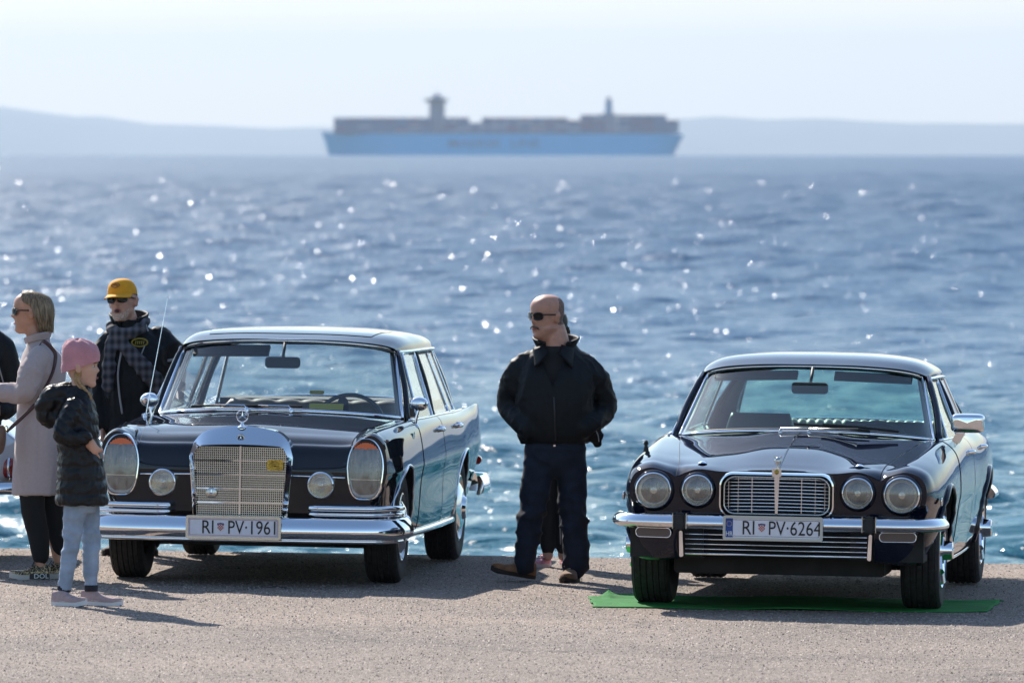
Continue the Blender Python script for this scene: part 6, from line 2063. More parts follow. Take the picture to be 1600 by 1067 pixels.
# ---- woman almost hidden behind the strolling man
def hidden_woman():
    Y = 51.0
    X = (868 - 800) * Y / 13333
    p = empty('person', (X, Y, ground_z(X)))
    tag(p, 'person in black leggings and pink sneakers almost hidden behind the bald man', 'person')
    H = HM((-0.030, 0.0, 1.440), R(-80))
    body = head_piece(H, 0.96, female=True)
    body += [limb([(0.0, 0.0, 1.38), (0.01, 0.01, 1.24)], [0.052, 0.06]), trunk([(0, 0, 0.78, 0.14, 0.10), (0, 0, 1.0, 0.115, 0.09), (0, 0, 1.18, 0.14, 0.09), (0, 0, 1.26, 0.07, 0.06)])]
    for s in (-1, 1):
        body.append(limb([(s * 0.15, 0, 1.2), (s * 0.17, 0.01, 0.97), (s * 0.15, -0.06, 0.78)], [0.04, 0.034, 0.026]))
        body += hand((s * 0.15, -0.06, 0.78), (0, -0.1, -1), (-s, 0, 0), 0.9, 0.4)
        body.append(limb([(s * 0.07, 0, 0.8), (s * 0.055, 0, 0.44), (s * 0.045 + 0.0, 0.0, 0.07)], [0.07, 0.046, 0.032]))
    blob('body', body, m_skin3, p, 0.008, 1)
    lg = [trunk([(0, 0, 0.68, 0.14, 0.11), (0, 0, 0.80, 0.15, 0.115), (0, 0, 0.88, 0.13, 0.10)])]
    for s in (-1, 1):
        lg.append(limb([(s * 0.07, 0, 0.76), (s * 0.058, 0, 0.46), (s * 0.052, 0.01, 0.25), (s * 0.046, 0.0, 0.11)], [0.085, 0.060, 0.056, 0.042]))
    blob('leggings', lg, m_legging, p, 0.009, 2, folds(0.004, 12, 30, 2.0))
    strip('seam_stripe', [(0.012, -0.045, 0.62), (0.024, -0.052, 0.36), (0.030, -0.042, 0.14)], 0.004, m_piping, p)
    jk = [trunk([(0, 0, 0.80, 0.165, 0.125), (0, 0, 1.0, 0.145, 0.115), (0, 0, 1.18, 0.165, 0.11), (0, 0, 1.27, 0.075, 0.07)])]
    for s in (-1, 1):
        jk.append(limb([(s * 0.13, 0, 1.2), (s * 0.175, 0.01, 1.0), (s * 0.16, -0.05, 0.80)], [0.058, 0.052, 0.042]))
    blob('jacket', jk, m_blackcloth, p, 0.010, 2, folds(0.006, 9, 22, 4.0))
    m_dh = mat('dark_hair', (0.018, 0.012, 0.009), 0.45, noise=(60, 0.5))
    hs = MB()
    hs.grid(lambda a, b: tuple(H @ (Vector((0.080 * math.sin(math.pi * b) * math.cos(2 * math.pi * a), 0.020 + 0.088 * math.sin(math.pi * b) * math.sin(2 * math.pi * a), 0.030 + 0.088 * -math.cos(math.pi * b))) * 0.97)), 28, 14, closed_u=True)
    hs.build('hair', m_dh, p, smooth=180)
    tp = MB(); tp.tube(curve([tuple(H @ Vector(q)) for q in ((0, 0.085, 0.0), (0.0, 0.105, -0.02), (0.0, 0.110, -0.06), (0, 0.10, -0.11))], 14), [0.010] + [0.016 - 0.0008 * k for k in range(14)], 10); tp.build('ponytail', m_dh, p, smooth=180)
    sunglasses(p, H, 0.98, mat('blue_frame', (0.03, 0.09, 0.26), 0.3), mat('blue_lens', (0.08, 0.16, 0.32), 0.1, coat=0.5))
    m_pk, m_ws = mat('pink_sneaker', (0.62, 0.27, 0.33), 0.8, noise=(30, 0.3)), mat('white_sole', (0.66, 0.62, 0.62), 0.6)
    shoe(p, (-0.045, 0.09, 0.0), R(-28), 0.24, m_pk, m_ws, 0, 0.075, 0.042, 0.028, m_white)
    shoe(p, (0.050, 0.09, 0.0), R(10), 0.24, m_pk, m_ws, 0, 0.075, 0.042, 0.028, m_white)
hidden_woman()

# ---- girl in the pink beanie
def girl():
    Y = 45.96
    X = (125 - 800) * Y / 13333
    p = empty('person', (X, Y, ground_z(X)))
    tag(p, 'girl in pink beanie and black puffer coat with pale jeans by the left car', 'person')
    H = HM((0.012, 0.0, 1.283), R(84), R(4))
    m_girl = mat('skin_girl', (0.62, 0.36, 0.26), 0.5, noise=(20, 0.08), bump=(150, 0.1, 0.002))
    body = head_piece(H, 0.92, 0.8, child=True)
    body += [limb([(0.0, 0, 1.22), (-0.02, 0, 1.12)], [0.045, 0.05]), trunk([(-0.01, 0, 0.62, 0.10, 0.11), (-0.01, 0, 0.85, 0.095, 0.11), (-0.015, 0, 1.05, 0.085, 0.12), (-0.01, 0, 1.13, 0.05, 0.06)])]
    wr = (0.052, -0.165, 0.905)
    body.append(limb([(-0.04, -0.13, 1.05), (-0.085, -0.17, 0.93), wr], [0.034, 0.030, 0.022]))
    body += hand(wr, (0.50, 0.0, -0.86), (0.5, 0.85, 0.1), 0.82, 0.62, 1)
    body.append(limb([(-0.02, 0.13, 1.05), (-0.04, 0.17, 0.92), (0.06, 0.14, 0.86)], [0.034, 0.030, 0.022]))
    body += hand((0.06, 0.14, 0.86), (0.5, -0.1, -0.8), (-0.4, -0.8, 0), 0.82, 0.5)
    for s, kn, an in ((-1, (-0.043, -0.05, 0.35), (-0.088, -0.05, 0.06)), (1, (0.056, 0.05, 0.35), (0.056, 0.045, 0.06))):
        body.append(limb([(0, s * 0.05, 0.62), kn, an], [0.05, 0.030, 0.024]))
    blob('body', body, m_girl, p, 0.0055, 1)
    m_lj = mat('pale_jeans', (0.30, 0.37, 0.47), 0.85, noise=(9, 0.28), bump=(300, 0.35, 0.002))
    jn = [trunk([(0, 0, 0.50, 0.085, 0.105), (0, 0, 0.60, 0.095, 0.115), (0, 0, 0.70, 0.09, 0.11)]),
          limb([(-0.020, -0.052, 0.58), (-0.042, -0.05, 0.36), (-0.066, -0.05, 0.20), (-0.085, -0.05, 0.088)], [0.070, 0.050, 0.041, 0.035]),
          limb([(0.030, 0.052, 0.58), (0.056, 0.05, 0.36), (0.054, 0.05, 0.20), (0.056, 0.045, 0.098)], [0.070, 0.051, 0.043, 0.036])]
    fg = folds(0.008, 11, 28, 8.1, (0.6, 0.6, 1.6))
    blob('jeans', jn, m_lj, p, 0.008, 2, lambda q, n: fg(q, n) * (0.6 + 0.8 * max(0, 1 - abs(q.z - 0.36) / 0.15) + 0.8 * max(0, 1 - q.z / 0.2)))
    m_puff = mat('black_puffer', (0.0045, 0.004, 0.005), 0.42, spec=0.35, noise=(20, 0.3), bump=(60, 0.5, 0.006))
    ct = [trunk([(0.010, 0, 0.535, 0.140, 0.160), (0.008, 0, 0.57, 0.146, 0.165), (0.004, 0, 0.72, 0.132, 0.155), (-0.01, 0, 0.88, 0.118, 0.150), (-0.015, 0, 1.02, 0.112, 0.155), (-0.01, 0, 1.11, 0.085, 0.110), (0.0, 0, 1.165, 0.066, 0.070), (0.003, 0, 1.19, 0.060, 0.064)])]
    ct.append(limb([(-0.03, -0.115, 1.075), (-0.065, -0.155, 1.00), (-0.090, -0.180, 0.925), (-0.020, -0.178, 0.905), (0.045, -0.168, 0.912)], [0.056, 0.056, 0.053, 0.048, 0.040]))
    ct.append(limb([(-0.02, 0.115, 1.07), (-0.04, 0.160, 0.95), (0.02, 0.15, 0.875), (0.05, 0.14, 0.86)], [0.060, 0.064, 0.056, 0.044]))
    ct.append(limb([(-0.055, 0, 1.145), (-0.135, 0, 1.12), (-0.185, 0, 1.055), (-0.165, 0, 1.00), (-0.10, 0, 1.04)], [0.056, 0.062, 0.052, 0.042, 0.044], flat=1.25, up=(0, 1, 0)))
    fq = folds(0.004, 18, 46, 2.2, (1, 1, 1))
    def puff(q, n):
        arm = q.y < -0.118 and q.z > 0.82
        band = (q.z - 0.53) / 0.074 if not arm else (q.x * 0.8 + q.z) / 0.055
        v = abs(math.sin(math.pi * band)) ** 0.55
        w = abs(math.sin(math.pi * (q.x * 0.9 + q.y * 0.3) / 0.085 + 1.0)) ** 0.35 if not arm else 1
        return 0.0075 * (v * (0.6 + 0.4 * w) - 0.8) + fq(q, n) * 1.5 - 0.004
    blob('puffer_coat', ct, m_puff, p, 0.0075, 2, puff)
    # beanie with a folded edge and slouchy top
    m_bn = mat('pink_knit', (0.56, 0.25, 0.28), 0.9, sheen=0.3, noise=(14, 0.14), bump=(130, 0.8, 0.005))
    bn = MB()
    def bf(a, b):
        t = 2 * math.pi * a
        z0 = 0.008 + 0.042 * math.cos(t)
        prof = spl([(1.0, 0.0), (1.045, 0.16), (1.06, 0.34), (1.03, 0.55), (0.90, 0.76), (0.62, 0.93), (0.25, 1.0), (0.02, 1.0)], b)
        hz = z0 + (0.158 - z0) * prof[1]
        y = -0.092 * math.cos(t) if math.cos(t) > 0 else -0.112 * math.cos(t)
        x = 0.083 * math.sin(t)
        wr_ = 0.012 * math.sin(7 * t + 5 * b) * max(0, b - 0.35) + 0.010 * mnoise.noise(Vector((math.cos(t) * 2, math.sin(t) * 2, b * 4)))
        return tuple(H @ (Vector((x * prof[0] * (1 + wr_ * 4), y * prof[0] * (1 + wr_ * 3) + 0.030 * prof[1] ** 2, hz + wr_ * 0.6)) * 0.95))
    bn.grid(bf, 56, 28, closed_u=True)
    b_ = bn.build('beanie', m_bn, p, smooth=180)
    cf = MB()
    def cfn(a, b):
        t = 2 * math.pi * a
        z0 = 0.008 + 0.042 * math.cos(t)
        y = -0.092 * math.cos(t) if math.cos(t) > 0 else -0.112 * math.cos(t)
        k = 1.035 + 0.030 * math.sin(math.pi * b)
        return tuple(H @ (Vector((0.083 * math.sin(t) * k, y * k + 0.004 * b, z0 - 0.008 + 0.056 * b)) * 0.95))
    cf.grid(cfn, 56, 6, closed_u=True); cf.build('cuff', m_bn, b_, smooth=180)
    m_bl = mat('blonde_hair', (0.36, 0.22, 0.10), 0.5, noise=(80, 0.4))
    for k in range(10):
        rr = random.Random(k)
        o_ = rr.uniform(-0.015, 0.02)
        strip('hair_strand', [tuple(H @ Vector((-0.060 + 0.01 * rr.random(), 0.0 + o_, 0.0))), tuple(H @ Vector((-0.062, 0.010 + o_, -0.07))), tuple(H @ Vector((-0.045 + rr.uniform(-.02, .01), -0.045 + o_, -0.135))), tuple(H @ Vector((-0.035 + rr.uniform(-.02, .01), -0.055 + 2 * o_, -0.19)))], 0.0055, m_bl, p)
    lips_part(p, H, 0.92)
    for s in (1, -1):
        eb = MB(); v, f = ellipsoid((s * 0.031, -0.066, 0.012), (0.0115, 0.0115, 0.007)); eb.add([tuple(H @ (Vector(q) * 0.92)) for q in v], f); e_ = eb.build('eye', mat('eye_white', (0.6, 0.56, 0.54), 0.2), p, smooth=180)
        ib = MB(); v, f = ellipsoid((s * 0.031, -0.0745, 0.012), (0.0056, 0.0045, 0.0062)); ib.add([tuple(H @ (Vector(q) * 0.92)) for q in v], f); ib.build('iris', mat('eye_dark', (0.02, 0.013, 0.01), 0.1), e_, smooth=180)
        strip('eyebrow', [tuple(H @ (Vector(q) * 0.92)) for q in ((s * 0.014, -0.0905, 0.028), (s * 0.030, -0.0885, 0.034), (s * 0.048, -0.074, 0.030))], 0.0028, mat('brow_hair', (0.12, 0.07, 0.04), 0.7), p)
    er = MB(); er.tube([H @ (Vector((-0.079, 0.012 + 0.005 * math.cos(2 * math.pi * k / 12), -0.040 + 0.006 * math.sin(2 * math.pi * k / 12))) * 0.92) for k in range(12)], 0.0016, 5, closed=True); er.build('earring', m_gold, p, smooth=180)
    m_ps, m_ps2 = mat('dusty_pink_shoe', (0.44, 0.31, 0.30), 0.85, noise=(40, 0.12), bump=(260, 0.3, 0.002)), mat('pale_sole', (0.78, 0.75, 0.74), 0.6)
    shoe(p, (-0.145, -0.050, 0.0), R(62), 0.215, m_ps, m_ps2, 0, 0.085, 0.040, 0.030)
    shoe(p, (-0.002, 0.045, 0.0), R(84), 0.232, m_ps, m_ps2, R(3), 0.085, 0.040, 0.030)
    for (x, y) in ((-0.085, -0.05), (0.055, 0.045)):
        sk = MB(); sk.lathe([(0.036, 0.075), (0.038, 0.095), (0.037, 0.108)], 20, (x, y, 0), 'z'); sk.build('sock', mat('dark_sock', (0.02, 0.02, 0.03), 0.9), p, smooth=180)
girl()

# ---- blonde woman in the long coat
def coat_woman():
    Y = 48.7
    X = (60 - 800) * Y / 13333
    p = empty('person', (X, Y, ground_z(X)))
    tag(p, 'blonde woman in long mauve-grey coat and black trousers, turned left', 'person')
    H = HM((-0.052, 0.0, 1.520), R(-86), R(3))
    body = head_piece(H, 1.0, 1.05, female=True, mouth=0.003)
    body += [limb([(-0.035, 0, 1.45), (0.005, 0.0, 1.33)], [0.050, 0.058]), trunk([(0, 0, 0.75, 0.10, 0.14), (0, 0, 1.0, 0.095, 0.13), (0.02, 0, 1.22, 0.09, 0.15), (0.01, 0, 1.32, 0.05, 0.07)])]
    wr = (-0.235, -0.14, 1.075)
    body.append(limb([(0.0, -0.16, 1.25), (-0.06, -0.20, 1.07), wr], [0.042, 0.036, 0.025]))
    body += hand(wr, (-1, 0.1, 0.1), (0.1, 0.9, -0.2), 0.92, 0.4)
    body.append(limb([(0.03, 0.16, 1.25), (-0.02, 0.22, 1.06), (-0.2, 0.2, 1.05)], [0.042, 0.036, 0.025]))
    body += hand((-0.2, 0.2, 1.05), (-1, 0.1, 0.1), (0.1, -0.9, -0.2), 0.92, 0.4)
    for kn, an, h in (((-0.03, -0.055, 0.42), (0.015, -0.06, 0.07), -0.05), ((0.055, 0.06, 0.42), (0.115, 0.06, 0.08), 0.06)):
        body.append(limb([(0.02, h, 0.78), kn, an], [0.07, 0.048, 0.030]))
    blob('body', body, m_skin2, p, 0.006, 1)
    m_coat = mat('mauve_grey_wool', (0.44, 0.355, 0.345), 0.95, spec=0.2, sheen=0.4, noise=(60, 0.04), bump=(320, 0.4, 0.002))
    ct = [trunk([(-0.010, 0, 0.480, 0.140, 0.170), (-0.008, 0, 0.52, 0.142, 0.172), (0.0, 0, 0.80, 0.134, 0.168), (0.010, 0, 1.02, 0.128, 0.160), (0.025, 0.0, 1.18, 0.135, 0.170), (0.020, 0, 1.27, 0.115, 0.150), (0.005, 0, 1.335, 0.072, 0.088), (-0.005, 0, 1.385, 0.062, 0.066)])]
    ct.append(limb([(0.015, -0.135, 1.268), (-0.030, -0.185, 1.19), (-0.070, -0.205, 1.075), (-0.160, -0.17, 1.065), (-0.222, -0.145, 1.075)], [0.068, 0.072, 0.064, 0.056, 0.050]))
    ct.append(limb([(0.035, 0.140, 1.265), (0.02, 0.205, 1.15), (-0.02, 0.225, 1.06), (-0.18, 0.20, 1.05)], [0.066, 0.068, 0.062, 0.050]))
    f1 = folds(0.008, 6, 15, 5.5, (1.2, 1.2, 0.35)); f2 = folds(0.007, 13, 30, 9.3, (1, 1, 1))
    def cd(q, n):
        arm = 1 if (q.y < -0.15 and 0.98 < q.z < 1.22) else 0
        slit = -0.006 * max(0, 1 - abs(q.x - 0.005) / 0.008) * (1 if 0.62 < q.z < 1.02 and q.y < -0.1 else 0)
        return f1(q, n) * 0.7 + f2(q, n) * arm * 1.1 + slit
    blob('coat', ct, m_coat, p, 0.009, 2, cd)
    collar('collar', p, m_coat, -0.012, 0.0, 1.345, 1.388, 0.066, 0.070, R(-90), 0.6, 0.010)
    strip('collar_edge', [(-0.082, -0.040, 1.368), (-0.050, -0.075, 1.380), (-0.01, -0.084, 1.386)], 0.0035, m_trim_dark, p)
    # hair: shell plus many strands
    m_h = bpy.data.materials.new('ash_blonde_hair'); m_h.use_nodes = True
    nt = m_h.node_tree; b = nt.nodes['Principled BSDF']; b.inputs['Roughness'].default_value = 0.42
    tc = nt.nodes.new('ShaderNodeTexCoord'); mp_ = nt.nodes.new('ShaderNodeMapping'); mp_.inputs['Scale'].default_value = (70, 70, 7); nz = nt.nodes.new('ShaderNodeTexNoise'); nz.inputs['Scale'].default_value = 1.6; rp = nt.nodes.new('ShaderNodeValToRGB')
    rp.color_ramp.elements[0].position, rp.color_ramp.elements[0].color = 0.3, (0.085, 0.050, 0.026, 1)
    rp.color_ramp.elements[1].position, rp.color_ramp.elements[1].color = 0.72, (0.40, 0.285, 0.17, 1)
    nt.links.new(tc.outputs['Object'], mp_.inputs[0]); nt.links.new(mp_.outputs[0], nz.inputs['Vector']); nt.links.new(nz.outputs[0], rp.inputs[0]); nt.links.new(rp.outputs[0], b.inputs['Base Color'])
    rng = random.Random(3)
    hb = MB()
    for k in range(520):
        az = rng.uniform(-1, 1)                          # around the head: -1/1 near the face sides, 0 = back
        t = math.pi + az * R(128)
        top = Vector((rng.uniform(-0.012, 0.012), -0.012 + rng.uniform(-0.02, 0.03), 0.121 + rng.uniform(-0.004, 0.004)))
        sx, cy = math.sin(t), -math.cos(t)
        side = abs(az)
        w1 = Vector((0.083 * sx, 0.012 + (0.112 * cy if cy > 0 else 0.080 * cy), 0.068 + rng.uniform(-.006, .006)))
        w2 = Vector((0.094 * sx, 0.020 + (0.122 * cy if cy > 0 else 0.045 * cy), 0.000))
        end_z = -0.112 + 0.012 * side + rng.uniform(-0.014, 0.008)
        w3 = Vector((0.084 * sx + rng.uniform(-.008, .008), 0.045 + 0.082 * max(cy, -0.1) + rng.uniform(-.008, .008), -0.060))
        w4 = Vector((0.072 * sx + rng.uniform(-.012, .012), 0.052 + 0.070 * max(cy, -0.05) + rng.uniform(-.012, .012), end_z))
        if side > 0.72:                                  # tucked behind the ear
            w2 = Vector((0.087 * sx, 0.030 + 0.02 * (1 - side), 0.020)); w3 = Vector((0.082 * sx, 0.055, -0.05)); w4.y = 0.06 + rng.uniform(-.01, .01)
        mid = top.lerp(w1, 0.5); mid = mid * (0.122 / max(0.06, mid.length)) if mid.length < 0.118 else mid
        hb.tube([H @ Vector(q) for q in curve([tuple(top), tuple(mid), tuple(w1), tuple(w2), tuple(w3), tuple(w4)], 14)], [0.0036] * 13 + [0.0026, 0.001], 5, flat=0.6)
    v, f = ellipsoid((0, 0.022, 0.030), (0.0775, 0.096, 0.090)); hb.add([tuple(H @ Vector(q)) for q in v], f)
    tag(hb.build('hair', m_h, p, smooth=180), kind='stuff')
    sunglasses(p, H, 1.0)
    lips_part(p, H @ Matrix.Translation((0, 0.005, 0)), 1.0, 0.002, mat('red_lips', (0.42, 0.08, 0.09), 0.35))
    # trousers, ankles, leopard-print sneakers
    tr = [trunk([(0.01, 0, 0.60, 0.105, 0.14), (0.01, 0, 0.80, 0.11, 0.15), (0.01, 0, 0.88, 0.10, 0.13)]),
          limb([(-0.035, -0.06, 0.62), (-0.030, -0.06, 0.42), (-0.002, -0.06, 0.26), (0.012, -0.06, 0.135)], [0.090, 0.072, 0.062, 0.052]),
          limb([(0.060, 0.06, 0.62), (0.075, 0.06, 0.42), (0.100, 0.06, 0.26), (0.118, 0.06, 0.165)], [0.088, 0.066, 0.055, 0.046])]
    blob('trousers', tr, mat('matt_black_trousers', (0.006, 0.006, 0.007), 0.9), p, 0.009, 2, folds(0.005, 8, 22, 1.9))
    m_leo = bpy.data.materials.new('leopard_gold'); m_leo.use_nodes = True
    nt = m_leo.node_tree; b = nt.nodes['Principled BSDF']; b.inputs['Roughness'].default_value = 0.35; b.inputs['Metallic'].default_value = 0.45
    tc = nt.nodes.new('ShaderNodeTexCoord'); vo = nt.nodes.new('ShaderNodeTexVoronoi'); vo.inputs['Scale'].default_value = 75; rp = nt.nodes.new('ShaderNodeValToRGB')
    for q, (pos, c) in enumerate(((0.25, (0.30, 0.20, 0.09)), (0.36, (0.02, 0.015, 0.012)), (0.55, (0.02, 0.015, 0.012)), (0.62, (0.42, 0.31, 0.16)))):
        e = rp.color_ramp.elements[q] if q < 2 else rp.color_ramp.elements.new(pos)
        e.position = pos; e.color = (*c, 1)
    nt.links.new(tc.outputs['Object'], vo.inputs['Vector']); nt.links.new(vo.outputs['Distance'], rp.inputs[0]); nt.links.new(rp.outputs[0], b.inputs['Base Color'])
    m_wsole = mat('off_white_sole', (0.50, 0.47, 0.44), 0.6)
    s1 = shoe(p, (0.070, -0.060, 0.0), R(-84), 0.235, m_leo, m_wsole, 0, 0.090, 0.043, 0.036, m_trim_dark)
    bk = MB(); bk.box((0.0, 0, 0), (0.004, 0.115, 0.034)); bk.v = [(0.037 + x, -0.064 + y, 0.020 + z) for x, y, z in bk.v]
    pn = bk.build('sole_panel', m_trim_dark, s1, smooth=0)
    text_mesh('DOL', 0.036, 'lettering', m_white, pn, (0.0395, -0.055, 0.020), rot=(math.pi / 2, 0, math.pi / 2), sx=1.15, depth=0.0006)
    shoe(p, (0.165, 0.060, 0.0), R(-70), 0.235, m_leo, m_wsole, 0, 0.090, 0.043, 0.036, m_trim_dark)
    # shoulder strap and bag
    m_strap = mat('oxblood_leather', (0.055, 0.018, 0.018), 0.45)
    bag = empty('handbag', (X - 0.215, Y - 0.19, 0.0)); tag(bag, 'small brown leather shoulder bag hanging at the hip of the blonde woman', 'bag')
    pts = [(0.225, 0.10, 1.335), (0.255, 0.02, 1.36), (0.315, 0.02, 1.30), (0.318, 0.015, 1.24), (0.300, 0.0, 1.17), (0.255, -0.012, 1.08), (0.205, -0.012, 1.00), (0.140, -0.012, 0.935), (0.075, -0.010, 0.875), (0.045, -0.005, 0.845)]
    bag.location.z = ground_z(X)
    strip('strap', pts, 0.011, m_strap, bag, 8, 0.3, up=(0.6, 0, 0.8))
    bb = MB(); bb.grid(lambda a, b: (-0.005 + 0.045 * math.sin(math.pi * b) ** 0.5 * math.cos(2 * math.pi * a) + 0.02 * (b - 0.5), 0.0 + 0.055 * math.sin(math.pi * b) ** 0.5 * math.sin(2 * math.pi * a), 0.800 - 0.085 * math.cos(math.pi * b)), 24, 14, closed_u=True)
    bb.build('bag_body', mat('brown_leather', (0.16, 0.085, 0.055), 0.5, noise=(30, 0.2)), bag, smooth=180)
    rg = MB(); rg.tube([(0.040 + 0.012 * math.cos(2 * math.pi * k / 14), -0.02, 0.868 + 0.012 * math.sin(2 * math.pi * k / 14)) for k in range(14)], 0.003, 6, closed=True); rg.build('ring', m_gold, bag, smooth=180)
coat_woman()

# ---- man in the yellow cap, and the dark-clad person cut by the left edge
def capped_man():
    Y = 51.7
    X = (212 - 800) * Y / 13333
    p = empty('person', (X, Y, ground_z(X)))
    tag(p, 'man in bright yellow cap and plaid scarf behind the left wing of the tail-finned car', 'person')
    H = HM((-0.078, -0.02, 1.535), R(-20), R(-4), R(-5))
    body = head_piece(H, 1.05, 1.0, 1.06, mouth=0.016)
    body += [limb([(-0.065, 0.0, 1.46), (-0.03, 0.02, 1.34)], [0.064, 0.075]), trunk([(0, 0, 0.78, 0.15, 0.11), (0, 0, 1.0, 0.15, 0.12), (0, 0, 1.24, 0.17, 0.11), (-0.02, 0.01, 1.34, 0.09, 0.07)])]
    for s in (-1, 1):
        body.append(limb([(s * 0.19, 0.02, 1.28), (s * 0.225, 0.04, 1.02), (s * 0.20, -0.03, 0.80)], [0.048, 0.042, 0.03]))
        body += hand((s * 0.20, -0.03, 0.80), (0, -0.15, -1), (-s, 0, 0), 1.0, 0.4)
        body.append(limb([(s * 0.085, 0, 0.80), (s * 0.09, 0, 0.44), (s * 0.09, 0.02, 0.07)], [0.075, 0.052, 0.038]))
    blob('body', body, m_skin, p, 0.0065, 1)
    tr = [trunk([(0, 0, 0.68, 0.155, 0.12), (0, 0, 0.86, 0.165, 0.125)])]
    for s in (-1, 1):
        tr.append(limb([(s * 0.085, 0, 0.76), (s * 0.09, 0, 0.44), (s * 0.09, 0.02, 0.09)], [0.092, 0.078, 0.065]))
    blob('trousers', tr, m_jeans, p, 0.011, 2, folds(0.006, 8, 22, 1))
    jk = [trunk([(0, 0, 0.72, 0.185, 0.14), (0, 0, 1.0, 0.190, 0.15), (0, 0, 1.20, 0.205, 0.140), (-0.005, 0.01, 1.30, 0.170, 0.115), (-0.03, 0.015, 1.385, 0.10, 0.09), (-0.045, 0.01, 1.425, 0.085, 0.085)])]
    jk.append(limb([(0.14, 0.02, 1.315), (0.205, 0.03, 1.24), (0.232, 0.04, 1.05), (0.225, 0.0, 0.90), (0.205, -0.03, 0.80)], [0.072, 0.078, 0.072, 0.064, 0.054]))
    jk.append(limb([(-0.14, 0.02, 1.315), (-0.20, 0.03, 1.22), (-0.225, 0.04, 1.04), (-0.215, 0.0, 0.90), (-0.20, -0.03, 0.80)], [0.070, 0.076, 0.070, 0.064, 0.054]))
    f1, f2 = folds(0.010, 7, 18, 7.7, (1, 1, 0.7)), folds(0.005, 15, 40, 3)
    blob('jacket', jk, m_blackcloth, p, 0.009, 2, lambda q, n: f1(q, n) * (0.5 + (abs(q.x) > 0.15)) + f2(q, n))
    collar('collar', p, m_blackcloth, -0.042, 0.008, 1.385, 1.455, 0.094, 0.094, 0, 0.5, 0.016)
    # piping, zip, sleeve band, oval chest emblem
    strip('piping', [(0.065, -0.105, 1.40), (0.080, -0.115, 1.36)], 0.004, m_piping, p)
    strip('piping', [(0.06, -0.150, 1.27), (0.035, -0.158, 1.20), (0.028, -0.156, 1.12)], 0.0035, m_piping, p)
    strip('zip', [(-0.075, -0.150, 1.26), (-0.100, -0.155, 1.12), (-0.095, -0.155, 1.00), (-0.075, -0.155, 0.86)], 0.006, m_piping, p)
    strip('sleeve_band', [(0.19, -0.045, 1.178), (0.235, -0.047, 1.186), (0.275, -0.01, 1.196)], 0.009, m_piping, p)
    em = MB(); em.tube([(0.030 + 0.047 * math.cos(2 * math.pi * k / 30), -0.158 + 0.02 * (0.5 + 0.5 * math.cos(2 * math.pi * k / 30)), 1.292 + 0.024 * math.sin(2 * math.pi * k / 30)) for k in range(30)], 0.0045, 6, closed=True)
    e_ = em.build('chest_emblem', mat('gold_thread', (0.34, 0.24, 0.02), 0.7), p, smooth=180)
    for k in range(5):
        lb = MB(); lb.box((0.006 + 0.012 * k, -0.160 + 0.002 * k, 1.292), (0.005, 0.004, 0.020), Matrix.Rotation(0.3, 3, 'Y')); lb.build('emblem_stroke', mat('gold_thread'), e_, smooth=0)
    # plaid scarf: a roll round the neck and a tail thrown across the chest
    m_sc = bpy.data.materials.new('plaid_scarf'); m_sc.use_nodes = True
    nt = m_sc.node_tree; b = nt.nodes['Principled BSDF']; b.inputs['Roughness'].default_value = 0.9
    tc = nt.nodes.new('ShaderNodeTexCoord'); sp_ = nt.nodes.new('ShaderNodeSeparateXYZ'); nt.links.new(tc.outputs['Object'], sp_.inputs[0])
    outs = []
    for ax, k_ in (('X', 150.0), ('Z', 120.0)):
        mm = nt.nodes.new('ShaderNodeMath'); mm.operation = 'MULTIPLY'; mm.inputs[1].default_value = k_; nt.links.new(sp_.outputs[ax], mm.inputs[0])
        sn = nt.nodes.new('ShaderNodeMath'); sn.operation = 'SINE'; nt.links.new(mm.outputs[0], sn.inputs[0]); outs.append(sn)
    ad = nt.nodes.new('ShaderNodeMath'); ad.operation = 'ADD'; nt.links.new(outs[0].outputs[0], ad.inputs[0]); nt.links.new(outs[1].outputs[0], ad.inputs[1])
    mr_ = nt.nodes.new('ShaderNodeMapRange'); mr_.inputs['From Min'].default_value = -1.6; mr_.inputs['From Max'].default_value = 1.8; nt.links.new(ad.outputs[0], mr_.inputs[0])
    rp = nt.nodes.new('ShaderNodeValToRGB'); rp.color_ramp.elements[0].color = (0.018, 0.018, 0.024, 1); rp.color_ramp.elements[1].color = (0.13, 0.12, 0.135, 1); nt.links.new(mr_.outputs[0], rp.inputs[0]); nt.links.new(rp.outputs[0], b.inputs['Base Color'])
    sc = [limb([(-0.15, -0.03, 1.385), (-0.125, -0.105, 1.36), (-0.05, -0.135, 1.345), (0.03, -0.11, 1.375), (0.06, -0.03, 1.41)], [0.030, 0.036, 0.040, 0.036, 0.03]),
          limb([(-0.13, -0.11, 1.37), (-0.085, -0.150, 1.30), (-0.02, -0.165, 1.22), (0.06, -0.168, 1.13), (0.13, -0.150, 1.05), (0.17, -0.135, 0.96)], [0.032, 0.040, 0.048, 0.052, 0.056, 0.050], flat=0.55, up=(0.6, 0, 0.7)),
          limb([(-0.11, -0.115, 1.36), (-0.145, -0.145, 1.26), (-0.155, -0.155, 1.14), (-0.165, -0.145, 1.02)], [0.034, 0.040, 0.038, 0.036], flat=0.5, up=(1, 0, 0))]
    blob('scarf', sc, m_sc, p, 0.008, 1, folds(0.011, 12, 30, 2.2, (1, 1, 1)))
    # yellow cap
    m_cap = mat('yellow_cap', (0.78, 0.33, 0.008), 0.8, noise=(30, 0.06), bump=(260, 0.3, 0.002))
    cp = MB()
